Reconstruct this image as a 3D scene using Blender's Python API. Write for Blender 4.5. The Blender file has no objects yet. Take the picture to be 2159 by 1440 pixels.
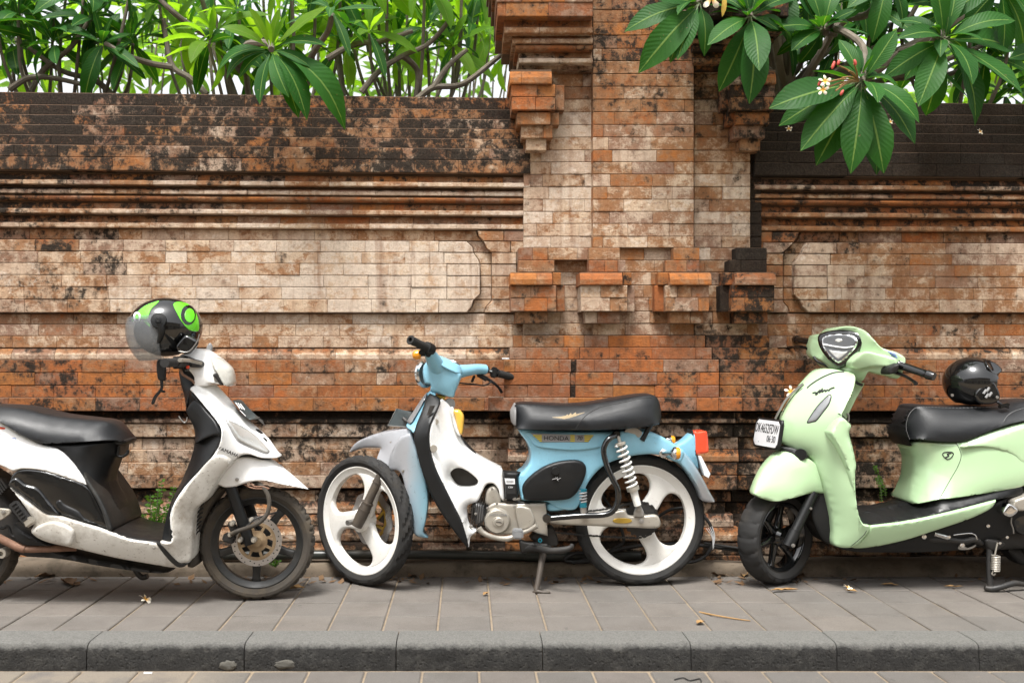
import bpy, bmesh, math, random
import numpy as np
from mathutils import Vector, Matrix, noise
from mathutils.geometry import delaunay_2d_cdt
R = math.radians
random.seed(7)
S = bpy.context.scene
COL = S.collection
F, CU, CV, CZ = 2090.0, 983.0, 745.0, 1.03     # focal length and principal point measured on the photograph, eye height

# ---------------------------------------------------------------- camera
cam = bpy.data.cameras.new('camera'); camo = bpy.data.objects.new('camera', cam); COL.objects.link(camo)
camo.location = (0, 0, CZ); camo.rotation_euler = (R(90), 0, 0)
cam.sensor_width = 36; cam.lens = 36*F/2159
cam.shift_x = (1079.5-CU)/2159; cam.shift_y = (CV-720)/2159
cam.clip_start = .05; cam.clip_end = 900
cam.dof.use_dof = True; cam.dof.focus_distance = 4.45; cam.dof.aperture_fstop = 2.8
S.camera = camo
# ---------------------------------------------------------------- sky, sun, exposure
SUN_EL, SUN_ROT = 66, 200
W = bpy.data.worlds.new('World'); S.world = W; W.use_nodes = True
wn = W.node_tree; bgn = wn.nodes['Background']
sky = wn.nodes.new('ShaderNodeTexSky'); sky.sky_type = 'NISHITA'; sky.sun_disc = False
sky.sun_elevation = R(SUN_EL); sky.sun_rotation = R(SUN_ROT); sky.dust_density = 4; sky.air_density = 1.2
hs = wn.nodes.new('ShaderNodeHueSaturation'); hs.inputs['Saturation'].default_value = .12
wn.links.new(sky.outputs[0], hs.inputs['Color']); wn.links.new(hs.outputs[0], bgn.inputs['Color'])
bgn.inputs['Strength'].default_value = .095
sl = bpy.data.lights.new('sun', 'SUN'); sl.energy = 1.5; sl.angle = R(15); sl.color = (1, .97, .925)
so = bpy.data.objects.new('sun', sl); COL.objects.link(so)
sd = Vector((math.sin(R(SUN_ROT))*math.cos(R(SUN_EL)), math.cos(R(SUN_ROT))*math.cos(R(SUN_EL)), math.sin(R(SUN_EL))))
so.rotation_euler = sd.to_track_quat('Z', 'Y').to_euler(); so.location = (0, 0, 6)
S.view_settings.view_transform = 'Standard'; S.view_settings.look = 'None'
S.view_settings.exposure = 1.72; S.view_settings.gamma = 1; S.view_settings.use_curve_mapping = False

# ---------------------------------------------------------------- helpers
def P(u, v, Y): return Vector(((u-CU)*Y/F, Y, CZ-(v-CV)*Y/F))      # a measured point at distance Y
def lerp(a, b, t): return a+(b-a)*t
def empty(name, loc, label=None, cat=None, group=None, parent=None):
    o = bpy.data.objects.new(name, None); COL.objects.link(o); o.empty_display_size = .1
    if parent: o.parent = parent; o.location = Vector(loc)-wloc(parent)
    else: o.location = loc
    return tag(o, label, cat, group)
def tag(o, label=None, cat=None, group=None, kind=None):
    for k, x in (('label', label), ('category', cat), ('group', group), ('kind', kind)):
        if x: o[k] = x
    return o
def wloc(o):
    l = Vector((0, 0, 0))
    while o: l += o.location; o = o.parent
    return l
LAST = [None]
def link(name, me, mat=None, parent=None, origin=None):
    """link a mesh given in world coordinates; children keep their parent's origin"""
    o = LAST[0] = bpy.data.objects.new(name, me); COL.objects.link(o)
    if mat and not me.materials: me.materials.append(mat)
    org = wloc(parent) if parent else Vector(origin or (0, 0, 0))
    if org.length > 0: me.transform(Matrix.Translation(-org))
    if parent: o.parent = parent
    else: o.location = org
    return o
def mesh(name, vs, fs, smooth=None, mats=None, fm=None):
    me = bpy.data.meshes.new(name); me.from_pydata([tuple(v) for v in vs], [], fs); me.update()
    if smooth is not None:
        me.polygons.foreach_set('use_smooth', [True]*len(me.polygons)); me.set_sharp_from_angle(angle=R(smooth))
    if mats:
        for m in mats: me.materials.append(m)
        if fm: me.polygons.foreach_set('material_index', fm)
    return me
class MB:
    """collects shapes that become ONE mesh"""
    def __init__(s): s.v = []; s.f = []; s.m = []; s.cm = 0
    def add(s, vs, fs):
        b = len(s.v); s.v += [tuple(v) for v in vs]; s.f += [tuple(i+b for i in f) for f in fs]; s.m += [s.cm]*len(fs); return s
    def box(s, c, size, M=None, ch=.0):
        sx, sy, sz = (x/2 for x in size); c = Vector(c); ch = min(ch, sx*.6, sy*.6, sz*.6)
        if ch <= 0:
            vs = [Vector((x*sx, y*sy, z*sz)) for z in (-1, 1) for x, y in ((-1, -1), (1, -1), (1, 1), (-1, 1))]
            fs = [(3, 2, 1, 0), (4, 5, 6, 7)]+[(i, (i+1) % 4, (i+1) % 4+4, i+4) for i in range(4)]
        else:
            bm = bmesh.new(); bmesh.ops.create_cube(bm, size=2)
            for v in bm.verts: v.co = Vector((v.co.x*sx, v.co.y*sy, v.co.z*sz))
            bmesh.ops.bevel(bm, geom=bm.edges[:], offset=ch, segments=2, affect='EDGES')
            bm.verts.index_update(); vs = [v.co.copy() for v in bm.verts]; fs = [tuple(v.index for v in f.verts) for f in bm.faces]; bm.free()
        if M: vs = [M @ v for v in vs]
        return s.add([v+c for v in vs], fs)
    def tube(s, pts, r, seg=10, sub=6, cap=True):
        pts = [Vector(p) for p in pts]
        rr = r if isinstance(r, (list, tuple)) else [r]*len(pts)
        if sub > 1 and len(pts) > 2: pts, rr = cr(pts, rr, sub)
        n = len(pts); t0 = (pts[1]-pts[0]).normalized()
        a = t0.orthogonal().normalized(); vs = []; fs = []
        for i, p in enumerate(pts):
            t = (pts[min(i+1, n-1)]-pts[max(i-1, 0)])
            t = t.normalized() if t.length > 1e-9 else t0
            a = (a-t*a.dot(t)).normalized(); b = t.cross(a)
            for k in range(seg):
                w = 2*math.pi*k/seg; vs.append(p+(a*math.cos(w)+b*math.sin(w))*rr[i])
        for i in range(n-1):
            for k in range(seg):
                k2 = (k+1) % seg; fs.append((i*seg+k, i*seg+k2, (i+1)*seg+k2, (i+1)*seg+k))
        if cap: fs += [tuple(range(seg-1, -1, -1)), tuple(range((n-1)*seg, n*seg))]
        return s.add(vs, fs)
    def lathe(s, prof, c, axis, seg=32, fr=None, close=False, a0=0, a1=2*math.pi):
        """prof: (radius, along axis); fr(k, i) -> radius offset"""
        ax = Vector(axis).normalized(); up = Vector((0, 0, 1)) if abs(ax.z) < .9 else Vector((1, 0, 0))
        e1 = up.cross(ax).normalized(); e2 = ax.cross(e1); c = Vector(c); full = abs(a1-a0-2*math.pi) < 1e-6
        n = len(prof); vs = []; fs = []; ns = seg if full else seg+1
        for k in range(ns):
            w = a0+(a1-a0)*k/seg; d = e1*math.cos(w)+e2*math.sin(w)
            for i, (r, h) in enumerate(prof): vs.append(c+d*(r+(fr(k, i) if fr else 0))+ax*h)
        for k in range(seg):
            k2 = (k+1) % ns
            for i in range(n if close else n-1):
                j = (i+1) % n
                fs.append((k*n+i, k2*n+i, k2*n+j, k*n+j))
        return s.add(vs, fs)
    def ball(s, c, r, M=None, seg=16, rings=10):
        r = (r, r, r) if isinstance(r, (int, float)) else r; vs = []; fs = []
        for i in range(rings+1):
            p = math.pi*i/rings
            for k in range(seg):
                w = 2*math.pi*k/seg; q = Vector((r[0]*math.sin(p)*math.cos(w), r[1]*math.sin(p)*math.sin(w), r[2]*math.cos(p)))
                vs.append((M @ q if M else q)+Vector(c))
        for i in range(rings):
            for k in range(seg): fs.append((i*seg+k, (i+1)*seg+k, (i+1)*seg+(k+1) % seg, i*seg+(k+1) % seg))
        return s.add(vs, fs)
    def build(s, name, mat, parent=None, smooth=40, origin=None):
        mats = mat if isinstance(mat, list) else [mat]
        me = bpy.data.meshes.new(name); me.from_pydata(s.v, [], s.f)
        bm = bmesh.new(); bm.from_mesh(me); bmesh.ops.remove_doubles(bm, verts=bm.verts, dist=1e-6); bmesh.ops.recalc_face_normals(bm, faces=bm.faces)
        if len(bm.faces) == len(s.f):
            for f, m in zip(bm.faces, s.m): f.material_index = m
        bm.to_mesh(me); bm.free()
        for m in mats: me.materials.append(m)
        if smooth: me.polygons.foreach_set('use_smooth', [True]*len(me.polygons)); me.set_sharp_from_angle(angle=R(smooth))
        return link(name, me, None, parent, origin)
def cr(pts, rr, sub, closed=False):
    """Catmull-Rom through pts (a doubled point makes a corner)"""
    n = len(pts); op = []; orr = []
    for i in range(n if closed else n-1):
        g = (lambda k: pts[k % n]) if closed else (lambda k: pts[min(max(k, 0), n-1)])
        p0, p1, p2, p3 = g(i-1), g(i), g(i+1), g(i+2)
        if (p2-p1).length < 1e-7: continue
        for k in range(sub):
            t = k/sub
            op.append(.5*((2*p1)+(p2-p0)*t+(2*p0-5*p1+4*p2-p3)*t*t+(3*p1-p0-3*p2+p3)*t**3))
            orr.append(lerp(rr[i % n], rr[(i+1) % n], t))
    if not closed: op.append(pts[-1]); orr.append(rr[-1])
    return op, orr
def smooth2(pts, sub=6):
    p = [Vector(tuple(a)+(0,)*(4-len(a))) for a in pts]
    return [tuple(q) for q in cr(p, [0]*len(p), sub, True)[0]]
def inside(px, pz, poly):
    x, z = np.asarray(px), np.asarray(pz); r = np.zeros(x.shape, bool); n = len(poly)
    for i in range(n):
        (x1, z1), (x2, z2) = poly[i][:2], poly[(i+1) % n][:2]
        if z1 == z2: continue
        r ^= ((z1 > z) != (z2 > z)) & (x < (x2-x1)*(z-z1)/(z2-z1)+x1)
    return r
def seg_dist(px, pz, segs):
    d = np.full(len(px), 1e9)
    for p1, p2 in segs:
        (x1, z1), (x2, z2) = p1[:2], p2[:2]; dx, dz = x2-x1, z2-z1; L = dx*dx+dz*dz+1e-12
        t = np.clip(((px-x1)*dx+(pz-z1)*dz)/L, 0, 1)
        d = np.minimum(d, np.hypot(px-x1-t*dx, pz-z1-t*dz))
    return d
def relief(name, pts, mat, parent, Y, H=.05, r=.04, holes=(), sp=.012, yc=0.0, sub=6, crisp=40, flat=0.0, crown=0.0):
    """solid with the outline pts (x, z): rounded by r towards its edges, half thickness H, mid plane at Y+yc.
    a control point may carry its own half width and mid-plane offset; crown: slow extra swelling"""
    loops = [smooth2(pts, sub)]+[smooth2(h, sub) for h in holes]
    bl = []; segs = []
    for L in loops:
        out = []
        for i in range(len(L)):
            a, b = L[i], L[(i+1) % len(L)]; k = max(1, int(math.hypot(b[0]-a[0], b[1]-a[1])/sp+.5))
            for j in range(k): out.append(tuple(lerp(a[q], b[q], j/k) for q in range(4)))
        o2 = [out[0]]
        for q in out[1:]:
            if math.hypot(q[0]-o2[-1][0], q[1]-o2[-1][1]) > sp*.3: o2.append(q)
        bl.append(o2); segs += [(o2[i], o2[(i+1) % len(o2)]) for i in range(len(o2))]
    xs = [p[0] for p in bl[0]]; zs = [p[1] for p in bl[0]]; cand = []; rows = int((max(zs)-min(zs))/(sp*.87))+1
    for j in range(rows):
        z = min(zs)+(j+.5)*sp*.87
        for i in range(int((max(xs)-min(xs))/sp)+2): cand.append((min(xs)+(i+.5*(j % 2))*sp, z, sp*.55, 0))
    for L in bl:
        n = len(L)
        for i in range(n):
            tx, tz = L[(i+1) % n][0]-L[i-1][0], L[(i+1) % n][1]-L[i-1][1]; l = math.hypot(tx, tz)+1e-9
            for rid, dd in enumerate((.0012, .0035, .0065, .25*r, .6*r)):
                if dd > r*1.01 or (rid > 2 and dd < .0085): continue
                for sg in (1, -1): cand.append((L[i][0]-sg*tz/l*dd, L[i][1]+sg*tx/l*dd, dd*.96, rid+1))
    c = np.array(cand); ins = inside(c[:, 0], c[:, 1], bl[0])
    for h in bl[1:]: ins &= ~inside(c[:, 0], c[:, 1], h)
    c = c[ins]; d = seg_dist(c[:, 0], c[:, 1], segs); c = c[d > c[:, 2]]
    vin = []; ein = []
    for L in bl:
        b = len(vin); vin += [Vector(p[:2]) for p in L]; ein += [(b+i, b+(i+1) % len(L)) for i in range(len(L))]
    # thin out near duplicates
    cell = {}
    for x, z, m, rid in c[np.argsort(c[:, 2])] if len(c) else []:
        q = sp*(.34 if rid in (0, 4, 5) else .12); k = (min(int(rid), 4) if rid not in (0, 4, 5) else 0, int(x/q), int(z/q))
        if k in cell: continue
        cell[k] = 1; vin.append(Vector((x, z)))
    ov, oe, of, *_ = delaunay_2d_cdt(vin, ein, [], 0, 1e-6)
    px = np.array([v.x for v in ov]); pz = np.array([v.y for v in ov])
    tri = np.array([f for f in of if len(f) == 3]); cx = px[tri].mean(1); cz = pz[tri].mean(1)
    k = inside(cx, cz, bl[0])
    for h in bl[1:]: k &= ~inside(cx, cz, h)
    tri = tri[k]; d = seg_dist(px, pz, segs); d[d < 2e-5] = 0
    arc = lambda q: np.sqrt(np.clip(1-(1-np.minimum(d/q, 1))**2, 0, 1))
    rnd = lambda HH: flat+(HH-flat)*(.38*arc(min(.0065, r))+.62*arc(r))+crown*np.minimum(d/max(d.max(), 1e-6), 1)**.8
    # the skin is worked out on a regular grid, so that it stays fair whatever the triangles are
    bp = np.array([p for L in bl for p in L]); g = max(sp*.5, .004); x0, z0 = bp[:, 0].min()-2*g, bp[:, 1].min()-2*g
    nx, nz = int((bp[:, 0].max()-x0)/g)+4, int((bp[:, 1].max()-z0)/g)+4
    GX, GZ = np.meshgrid(x0+g*np.arange(nx), z0+g*np.arange(nz)); fx, fz = GX.ravel(), GZ.ravel()
    gi = inside(fx, fz, bl[0])
    for h in bl[1:]: gi &= ~inside(fx, fz, h)
    gd = np.where(gi, seg_dist(fx, fz, segs), 0); q0 = d
    d = gd; GH = rnd(H).reshape(nz, nx); d = q0; fr = (gi & (gd > g)).reshape(nz, nx)
    def relaxed(col):
        if np.abs(bp[:, col]).max() == 0: return np.zeros((nz, nx))
        o = np.zeros(len(fx))
        for a in range(0, len(fx), 600):
            q = (fx[a:a+600, None]-bp[None, :, 0])**2+(fz[a:a+600, None]-bp[None, :, 1])**2; q = 1/(q+1e-8)**1.6
            o[a:a+600] = (q*bp[None, :, col]).sum(1)/q.sum(1)
        o = o.reshape(nz, nx)
        for _ in range(700):
            m = o.copy(); m[1:-1, 1:-1] = (o[:-2, 1:-1]+o[2:, 1:-1]+o[1:-1, :-2]+o[1:-1, 2:])/4; o = np.where(fr, m, o)
        return o
    GW, GY = relaxed(2), relaxed(3); GT = GH+GW; fi = (gi & (gd > max(.009, 1.6*g))).reshape(nz, nx)
    for _ in range(14 if r > .015 else 0):
        m = GT.copy(); m[1:-1, 1:-1] = (GT[:-2, 1:-1]+GT[2:, 1:-1]+GT[1:-1, :-2]+GT[1:-1, 2:])/4; GT = np.where(fi, m, GT)
    ux, uz = np.clip((px-x0)/g, 0, nx-1.001), np.clip((pz-z0)/g, 0, nz-1.001); ix, iz = ux.astype(int), uz.astype(int); ax, az = ux-ix, uz-iz
    samp = lambda G: G[iz, ix]*(1-ax)*(1-az)+G[iz, ix+1]*ax*(1-az)+G[iz+1, ix]*(1-ax)*az+G[iz+1, ix+1]*ax*az
    t_ = np.clip((d-.007)/.010, 0, 1); hF = hB = (rnd(H)+samp(GW))*(1-t_)+samp(GT)*t_; y0 = samp(GY)
    yo = y0
    n = len(px); vs = [(px[i], Y+yc+yo[i]-hF[i], pz[i]) for i in range(n)]+[(px[i], Y+yc+yo[i]+hB[i], pz[i]) for i in range(n)]
    fs = [tuple(t) for t in tri]+[(t[2]+n, t[1]+n, t[0]+n) for t in tri]
    cnt = {}
    for t in tri:
        for a, b in ((t[0], t[1]), (t[1], t[2]), (t[2], t[0])): cnt[(min(a, b), max(a, b))] = cnt.get((min(a, b), max(a, b)), [])+[(a, b)]
    for e, l in cnt.items():
        if len(l) == 1: a, b = l[0]; fs.append((b, a, a+n, b+n))
    me = bpy.data.meshes.new(name); me.from_pydata([tuple(map(float, v)) for v in vs], [], [tuple(map(int, f)) for f in fs])
    bm = bmesh.new(); bm.from_mesh(me); bmesh.ops.remove_doubles(bm, verts=bm.verts, dist=2e-5)
    loose = [v for v in bm.verts if not v.link_faces]; bmesh.ops.delete(bm, geom=loose, context='VERTS')
    bmesh.ops.recalc_face_normals(bm, faces=bm.faces); bm.to_mesh(me); bm.free()
    me.polygons.foreach_set('use_smooth', [True]*len(me.polygons)); me.set_sharp_from_angle(angle=R(crisp))
    return link(name, me, mat, parent)
ZR_ = {'W': (2.057, 0, 600), 'F': (2.4, 640, 680), 'R': (2.881, 1020, 780), 'G': (2.322, 1520, 660), 'H': (5.76, 820, 690), 'E': (4.8, 1000, 960),
       'N': (4.8, 360, 700), 'T': (4.8, 400, 980), 'V': (3.6, 0, 840), 'K': (5.142, 1540, 960), 'Q': (4.8, 1860, 960), 'A': (4.8, 1580, 680), 'P': (1, 0, 0)}
def zp(reg, x, y, Y):
    """measured point of a detail sheet, at distance Y"""
    s, ox, oy = ZR_[reg]; return P(ox+x/s, oy+y/s, Y)
def rel(name, reg, pts, mat, parent, Y, yc=0.0, holes=(), **k):
    """relief whose control points (x, y, half width, mid-plane offset) were measured on a detail sheet"""
    def cv(L):
        o = []
        for p in L:
            w = p[2] if len(p) > 2 else 0; yo = p[3] if len(p) > 3 else 0
            q = zp(reg, p[0], p[1], Y+yc+yo-w); o.append((q.x, q.z, w, yo))
        return o
    return relief(name, cv(pts), mat, parent, Y, yc=yc, holes=[cv(h) for h in holes], **k)
def rel_local(name, pts, mat, parent, origin, th, tilt=0.0, **k):
    """relief drawn in its own upright plane (metres), turned by th about the vertical, set at origin"""
    o = relief(name, pts, mat, None, 0.0, **k)
    o.data.transform(Matrix.Translation(Vector(origin)-(wloc(parent) if parent else Vector((0, 0, 0)))) @ Matrix.Rotation(th, 4, 'Z') @ Matrix.Rotation(tilt, 4, 'X'))
    if parent: o.parent = parent
    return o
from mathutils.bvhtree import BVHTree
def bvh(*objs):
    vs = []; fs = []
    for o in objs:
        b = len(vs); w = wloc(o); vs += [v.co+w for v in o.data.vertices]; fs += [tuple(i+b for i in p.vertices) for p in o.data.polygons]
    return BVHTree.FromPolygons(vs, fs)
EYE = Vector((0, 0, CZ))
def wrap(o, B, Yg, lift=.0015, only=True):
    """lay a thin piece that was drawn on the plane Yg onto the surface B it is stuck to"""
    w = wloc(o); last = None
    for v in o.data.vertices:
        p = v.co+w; h = Yg-p.y; d = (Vector((p.x, Yg, p.z))-EYE).normalized(); hit, n, *_ = B.ray_cast(EYE, d)
        if hit is None: hit, n, *_ = B.find_nearest(Vector((p.x, Yg, p.z)))
        if n.dot(d) > 0: n = -n
        v.co = hit+n*(h+lift)-w
    o.data.update(); return o
def text_mesh(s, size, origin, xdir, zdir, mat, name, parent, depth=.0006, shear=0, squash=1.0, spacing=1.0):
    cu = bpy.data.curves.new(name, 'FONT'); cu.body = s; cu.size = size; cu.extrude = depth; cu.align_x = 'CENTER'; cu.align_y = 'CENTER'
    cu.shear = shear; cu.space_character = spacing; cu.resolution_u = 3
    o = bpy.data.objects.new(name, cu); COL.objects.link(o); bpy.context.view_layer.update()
    me = bpy.data.meshes.new_from_object(o.evaluated_get(bpy.context.evaluated_depsgraph_get()))
    bpy.data.objects.remove(o); bpy.data.curves.remove(cu)
    x = Vector(xdir).normalized(); z = Vector(zdir).normalized(); y = -x.cross(z)
    M = Matrix(((x.x*squash, z.x, -y.x, origin[0]), (x.y*squash, z.y, -y.y, origin[1]), (x.z*squash, z.z, -y.z, origin[2]), (0, 0, 0, 1)))
    me.transform(M); me.materials.clear(); me.name = name
    return link(name, me, mat, parent)

# ---------------------------------------------------------------- materials
class NT:
    def __init__(s, name):
        s.m = bpy.data.materials.new(name); s.m.use_nodes = True; s.t = s.m.node_tree; s.t.nodes.clear()
        s.out = s.t.nodes.new('ShaderNodeOutputMaterial')
    def n(s, ty, inp=None, **kw):
        o = s.t.nodes.new('ShaderNode'+ty)
        for k, v in kw.items(): setattr(o, k, v)
        for k, v in (inp or {}).items():
            sk = o.inputs[k]
            if hasattr(v, 'is_output'): s.t.links.new(v, sk)
            else: sk.default_value = v
        return o
    def math(s, op, a, b=0, c=0, clamp=False): return s.n('Math', {0: a, 1: b, 2: c}, operation=op, use_clamp=clamp).outputs[0]
    def noise(s, vec, scale, detail=4, rough=.55, dist=0): return s.n('TexNoise', {'Vector': vec, 'Scale': scale, 'Detail': detail, 'Roughness': rough, 'Distortion': dist}).outputs['Fac']
    def ramp(s, x, a, b, c=0, d=1): return s.n('MapRange', {0: x, 1: a, 2: b, 3: c, 4: d}).outputs[0]
    def mix(s, f, a, b, blend='MIX'):
        o = s.n('Mix', {0: f, 6: a, 7: b}, data_type='RGBA', blend_type=blend); return o.outputs[2]
    def pos(s, sc=(1, 1, 1)):
        g = s.n('NewGeometry').outputs['Position']
        return g if sc == (1, 1, 1) else s.n('VectorMath', {0: g, 1: sc}, operation='MULTIPLY').outputs[0]
    def bsdf(s, **k):
        k = {a.replace('_', ' '): v for a, v in k.items()}
        b = s.n('BsdfPrincipled', k); s.t.links.new(b.outputs[0], s.out.inputs[0]); return b
    def bump(s, h, strength, dist): return s.n('Bump', {'Height': h, 'Strength': strength, 'Distance': dist}).outputs[0]
def C(r, g=None, b=None): return (r, r, r, 1) if g is None else (r, g, b, 1)
def paint(name, col, rough=.35, metal=0, dirt=.25, dcol=(.16, .12, .08), dscale=5, coat=0, spots=.3, bump=.06, bscale=400, ior=1.5, lo=.48, hi=.72, spec=.5):
    """paint, plastic, metal: colour, patches of grime, specks, fine relief, uneven gloss"""
    t = NT(name); p = t.pos()
    a = t.noise(p, dscale, 6, .65); m = t.ramp(a, lo, hi, 0, dirt)
    sp = t.ramp(t.noise(p, 90, 3, .6), .62, .72, 0, spots)
    v = t.ramp(t.noise(p, 2.5, 2), .3, .7, 1-.14*min(1, dirt*2.2), 1+.08*min(1, dirt*2.2))
    c = t.mix(1, C(*col), t.n('CombineColor', {0: v, 1: v, 2: v}).outputs[0], 'MULTIPLY')
    c = t.mix(m, c, C(*dcol)); c = t.mix(sp, c, C(*[x*.8 for x in dcol]))
    ro = t.math('ADD', t.ramp(t.noise(p, 14, 5, .6), .3, .7, rough*.8, rough*1.25), t.math('MULTIPLY', t.math('ADD', m, sp), .45), clamp=True)
    t.bsdf(Base_Color=c, Roughness=ro, Metallic=metal, Coat_Weight=coat, Coat_Roughness=.06, IOR=ior, Specular_IOR_Level=spec, Normal=t.bump(t.noise(p, bscale, 2), bump, .002))
    return t.m
# ---------------------------------------------------------------- brick material (stains run across the courses, in world space)
def brick_material(name):
    t = NT(name); p = t.pos(); at = t.n('Attribute', attribute_name='tone')
    sep = t.n('SeparateColor', {0: at.outputs['Color']}); rnd, pale, soot = sep.outputs[0], sep.outputs[1], sep.outputs[2]
    two = lambda v, a, b, k, ro: t.math('ADD', t.math('MULTIPLY', t.noise(v, a, 7, ro, .4), 1-k), t.math('MULTIPLY', t.noise(v, b, 7, ro, .3), k))
    n1 = t.ramp(two(t.pos((1, 1, 1.15)), 8.5, 23, .5, .66), .38, .62)
    n2 = t.ramp(two(t.pos((1.1, 1.1, 1)), 7.5, 19, .62, .70), .38, .62)
    n5 = two(t.pos((1, 1, 1.3)), 11, 29, .45, .74)
    n3 = t.noise(p, 3.1, 5, .6, .3); n4 = t.noise(t.pos((3.2, 3.2, .45)), 4.6, 5, .6)
    fine = t.noise(p, 120, 4, .7); mid = t.noise(p, 34, 5, .65)
    o = t.mix(t.ramp(n3, .36, .66), C(.35, .108, .031), C(.215, .083, .032))
    o = t.mix(t.math('MULTIPLY', t.ramp(rnd, .0, .35, 1, 0), .5), o, C(.38, .155, .036))
    o = t.mix(t.math('MULTIPLY', t.ramp(rnd, .65, 1), .7), o, C(.165, .075, .048))
    o = t.mix(t.ramp(mid, .45, .75, 0, .5), o, C(.13, .055, .024))
    tan = t.mix(t.ramp(n4, .36, .64), C(.315, .175, .092), C(.235, .112, .050))
    tan = t.mix(t.math('MULTIPLY', t.ramp(rnd, .5, .9), .7), tan, C(.235, .155, .118))
    pc = t.mix(t.ramp(n4, .38, .62), C(.55, .43, .31), C(.44, .30, .195))
    pc = t.mix(t.math('MULTIPLY', t.ramp(rnd, .35, .8), .6), pc, C(.43, .335, .26))
    pc = t.mix(t.ramp(mid, .5, .78, 0, .5), pc, C(.27, .16, .095))
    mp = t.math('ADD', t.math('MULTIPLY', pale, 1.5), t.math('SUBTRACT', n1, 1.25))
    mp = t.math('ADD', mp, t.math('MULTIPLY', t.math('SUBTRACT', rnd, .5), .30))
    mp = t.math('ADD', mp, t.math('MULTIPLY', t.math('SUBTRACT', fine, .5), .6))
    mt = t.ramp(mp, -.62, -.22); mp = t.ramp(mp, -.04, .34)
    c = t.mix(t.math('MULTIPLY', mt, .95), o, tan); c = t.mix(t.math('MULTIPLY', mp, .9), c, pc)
    lw = t.math('MULTIPLY', t.ramp(t.math('ADD', n5, t.math('MULTIPLY', t.math('SUBTRACT', pale, .78), .42)), .52, .575), .5); c = t.mix(lw, c, C(.62, .54, .45))
    # brown rain streaks
    st = t.ramp(t.noise(t.pos((6, 6, .35)), 3.2, 6, .65, .25), .52, .72, 0, .6)
    c = t.mix(st, c, C(.175, .078, .038))
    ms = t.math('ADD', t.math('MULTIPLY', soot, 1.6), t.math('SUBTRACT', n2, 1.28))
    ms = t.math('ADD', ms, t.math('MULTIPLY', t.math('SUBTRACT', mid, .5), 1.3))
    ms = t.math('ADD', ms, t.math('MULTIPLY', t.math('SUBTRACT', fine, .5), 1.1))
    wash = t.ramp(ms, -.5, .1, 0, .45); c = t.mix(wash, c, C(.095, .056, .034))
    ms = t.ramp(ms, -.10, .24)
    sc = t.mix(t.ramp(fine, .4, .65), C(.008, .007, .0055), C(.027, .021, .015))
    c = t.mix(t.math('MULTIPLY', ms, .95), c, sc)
    gr = t.ramp(fine, .3, .7, .78, 1.16); c = t.mix(1, c, t.n('CombineColor', {0: gr, 1: gr, 2: gr}).outputs[0], 'MULTIPLY')
    pit = t.ramp(t.n('TexVoronoi', {'Vector': p, 'Scale': 85}).outputs['Distance'], .0, .32)
    h = t.math('ADD', t.math('ADD', t.math('MULTIPLY', mid, .8), t.math('MULTIPLY', fine, .45)), t.math('MULTIPLY', pit, .35))
    h = t.math('ADD', h, t.math('MULTIPLY', mp, .25))
    t.bsdf(Base_Color=c, Roughness=.93, Specular_IOR_Level=.25, Normal=t.bump(h, .75, .006))
    return t.m
M_BRICK = brick_material('weathered_brick')
M_MORTAR = paint('mortar', (.15, .095, .06), .95, dirt=.5, dcol=(.02, .016, .012), bump=.6, bscale=150)

# ---------------------------------------------------------------- wall data, measured in photograph pixels at its left edge
Y0 = 4.80
def slope(v): return max(0.0, (660-v)/465*.0118)       # the courses of the wall are not quite level
FLAT = ((-.0016, 0), (0, .05), (0, .95), (-.0016, 1))
LIP = ((-.003, 0), (0, .06), (0, .34), (-.022, .52), (-.03, 1))
TORUS = ((-.014, 0), (-.003, .2), (0, .5), (-.003, .8), (-.014, 1))
CAPT = ((-.002, 0), (0, .08), (0, .45), (-.012, .8), (-.026, 1))
CYMA = ((-.03, 0), (-.02, .3), (-.004, .6), (0, .75), (0, .94), (-.004, 1))
# (v top, v bottom, projection, profile, pale, soot)
ROWS = [(195, 220, .0, FLAT, .34, .66), (220.6, 241, .02, FLAT, .34, .66), (241.6, 262, .035, FLAT, .36, .65), (262.6, 283.6, .048, FLAT, .36, .64),
 (284.2, 304.4, .06, FLAT, .36, .64), (305, 329.6, .082, FLAT, .36, .64), (330.2, 357.7, .086, FLAT, .42, .58),
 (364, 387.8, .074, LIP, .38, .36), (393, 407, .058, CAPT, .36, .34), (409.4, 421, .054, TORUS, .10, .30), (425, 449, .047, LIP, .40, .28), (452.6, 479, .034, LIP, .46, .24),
 (482, 504.3, .0, FLAT, .55, .16), (505, 529, .036, FLAT, 0.77, .15), (529.6, 554, .036, FLAT, 0.81, .1), (554.6, 579.2, .036, FLAT, 0.83, .06), (579.8, 604.4, .036, FLAT, 0.85, .06),
 (605, 630.6, .036, FLAT, 0.85, .06), (631.2, 659, .036, FLAT, 0.83, .08),
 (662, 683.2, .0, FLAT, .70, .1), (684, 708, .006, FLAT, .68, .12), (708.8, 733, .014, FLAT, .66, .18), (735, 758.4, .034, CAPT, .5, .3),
 (759.2, 785.2, .046, FLAT, .16, .16), (786, 812, .046, FLAT, .12, .14), (812.8, 838, .046, FLAT, .12, .16), (839, 866.5, .076, FLAT, .14, .22),
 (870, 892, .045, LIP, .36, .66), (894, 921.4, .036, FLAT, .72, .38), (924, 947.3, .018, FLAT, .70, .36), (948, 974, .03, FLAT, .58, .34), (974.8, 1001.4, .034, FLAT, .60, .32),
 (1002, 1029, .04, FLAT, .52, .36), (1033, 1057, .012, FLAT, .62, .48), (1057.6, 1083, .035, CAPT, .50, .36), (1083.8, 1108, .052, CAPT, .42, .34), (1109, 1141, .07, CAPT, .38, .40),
 (1142, 1170, .085, CAPT, .30, .5), (1171, 1200, .09, FLAT, .2, .6)]
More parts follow.
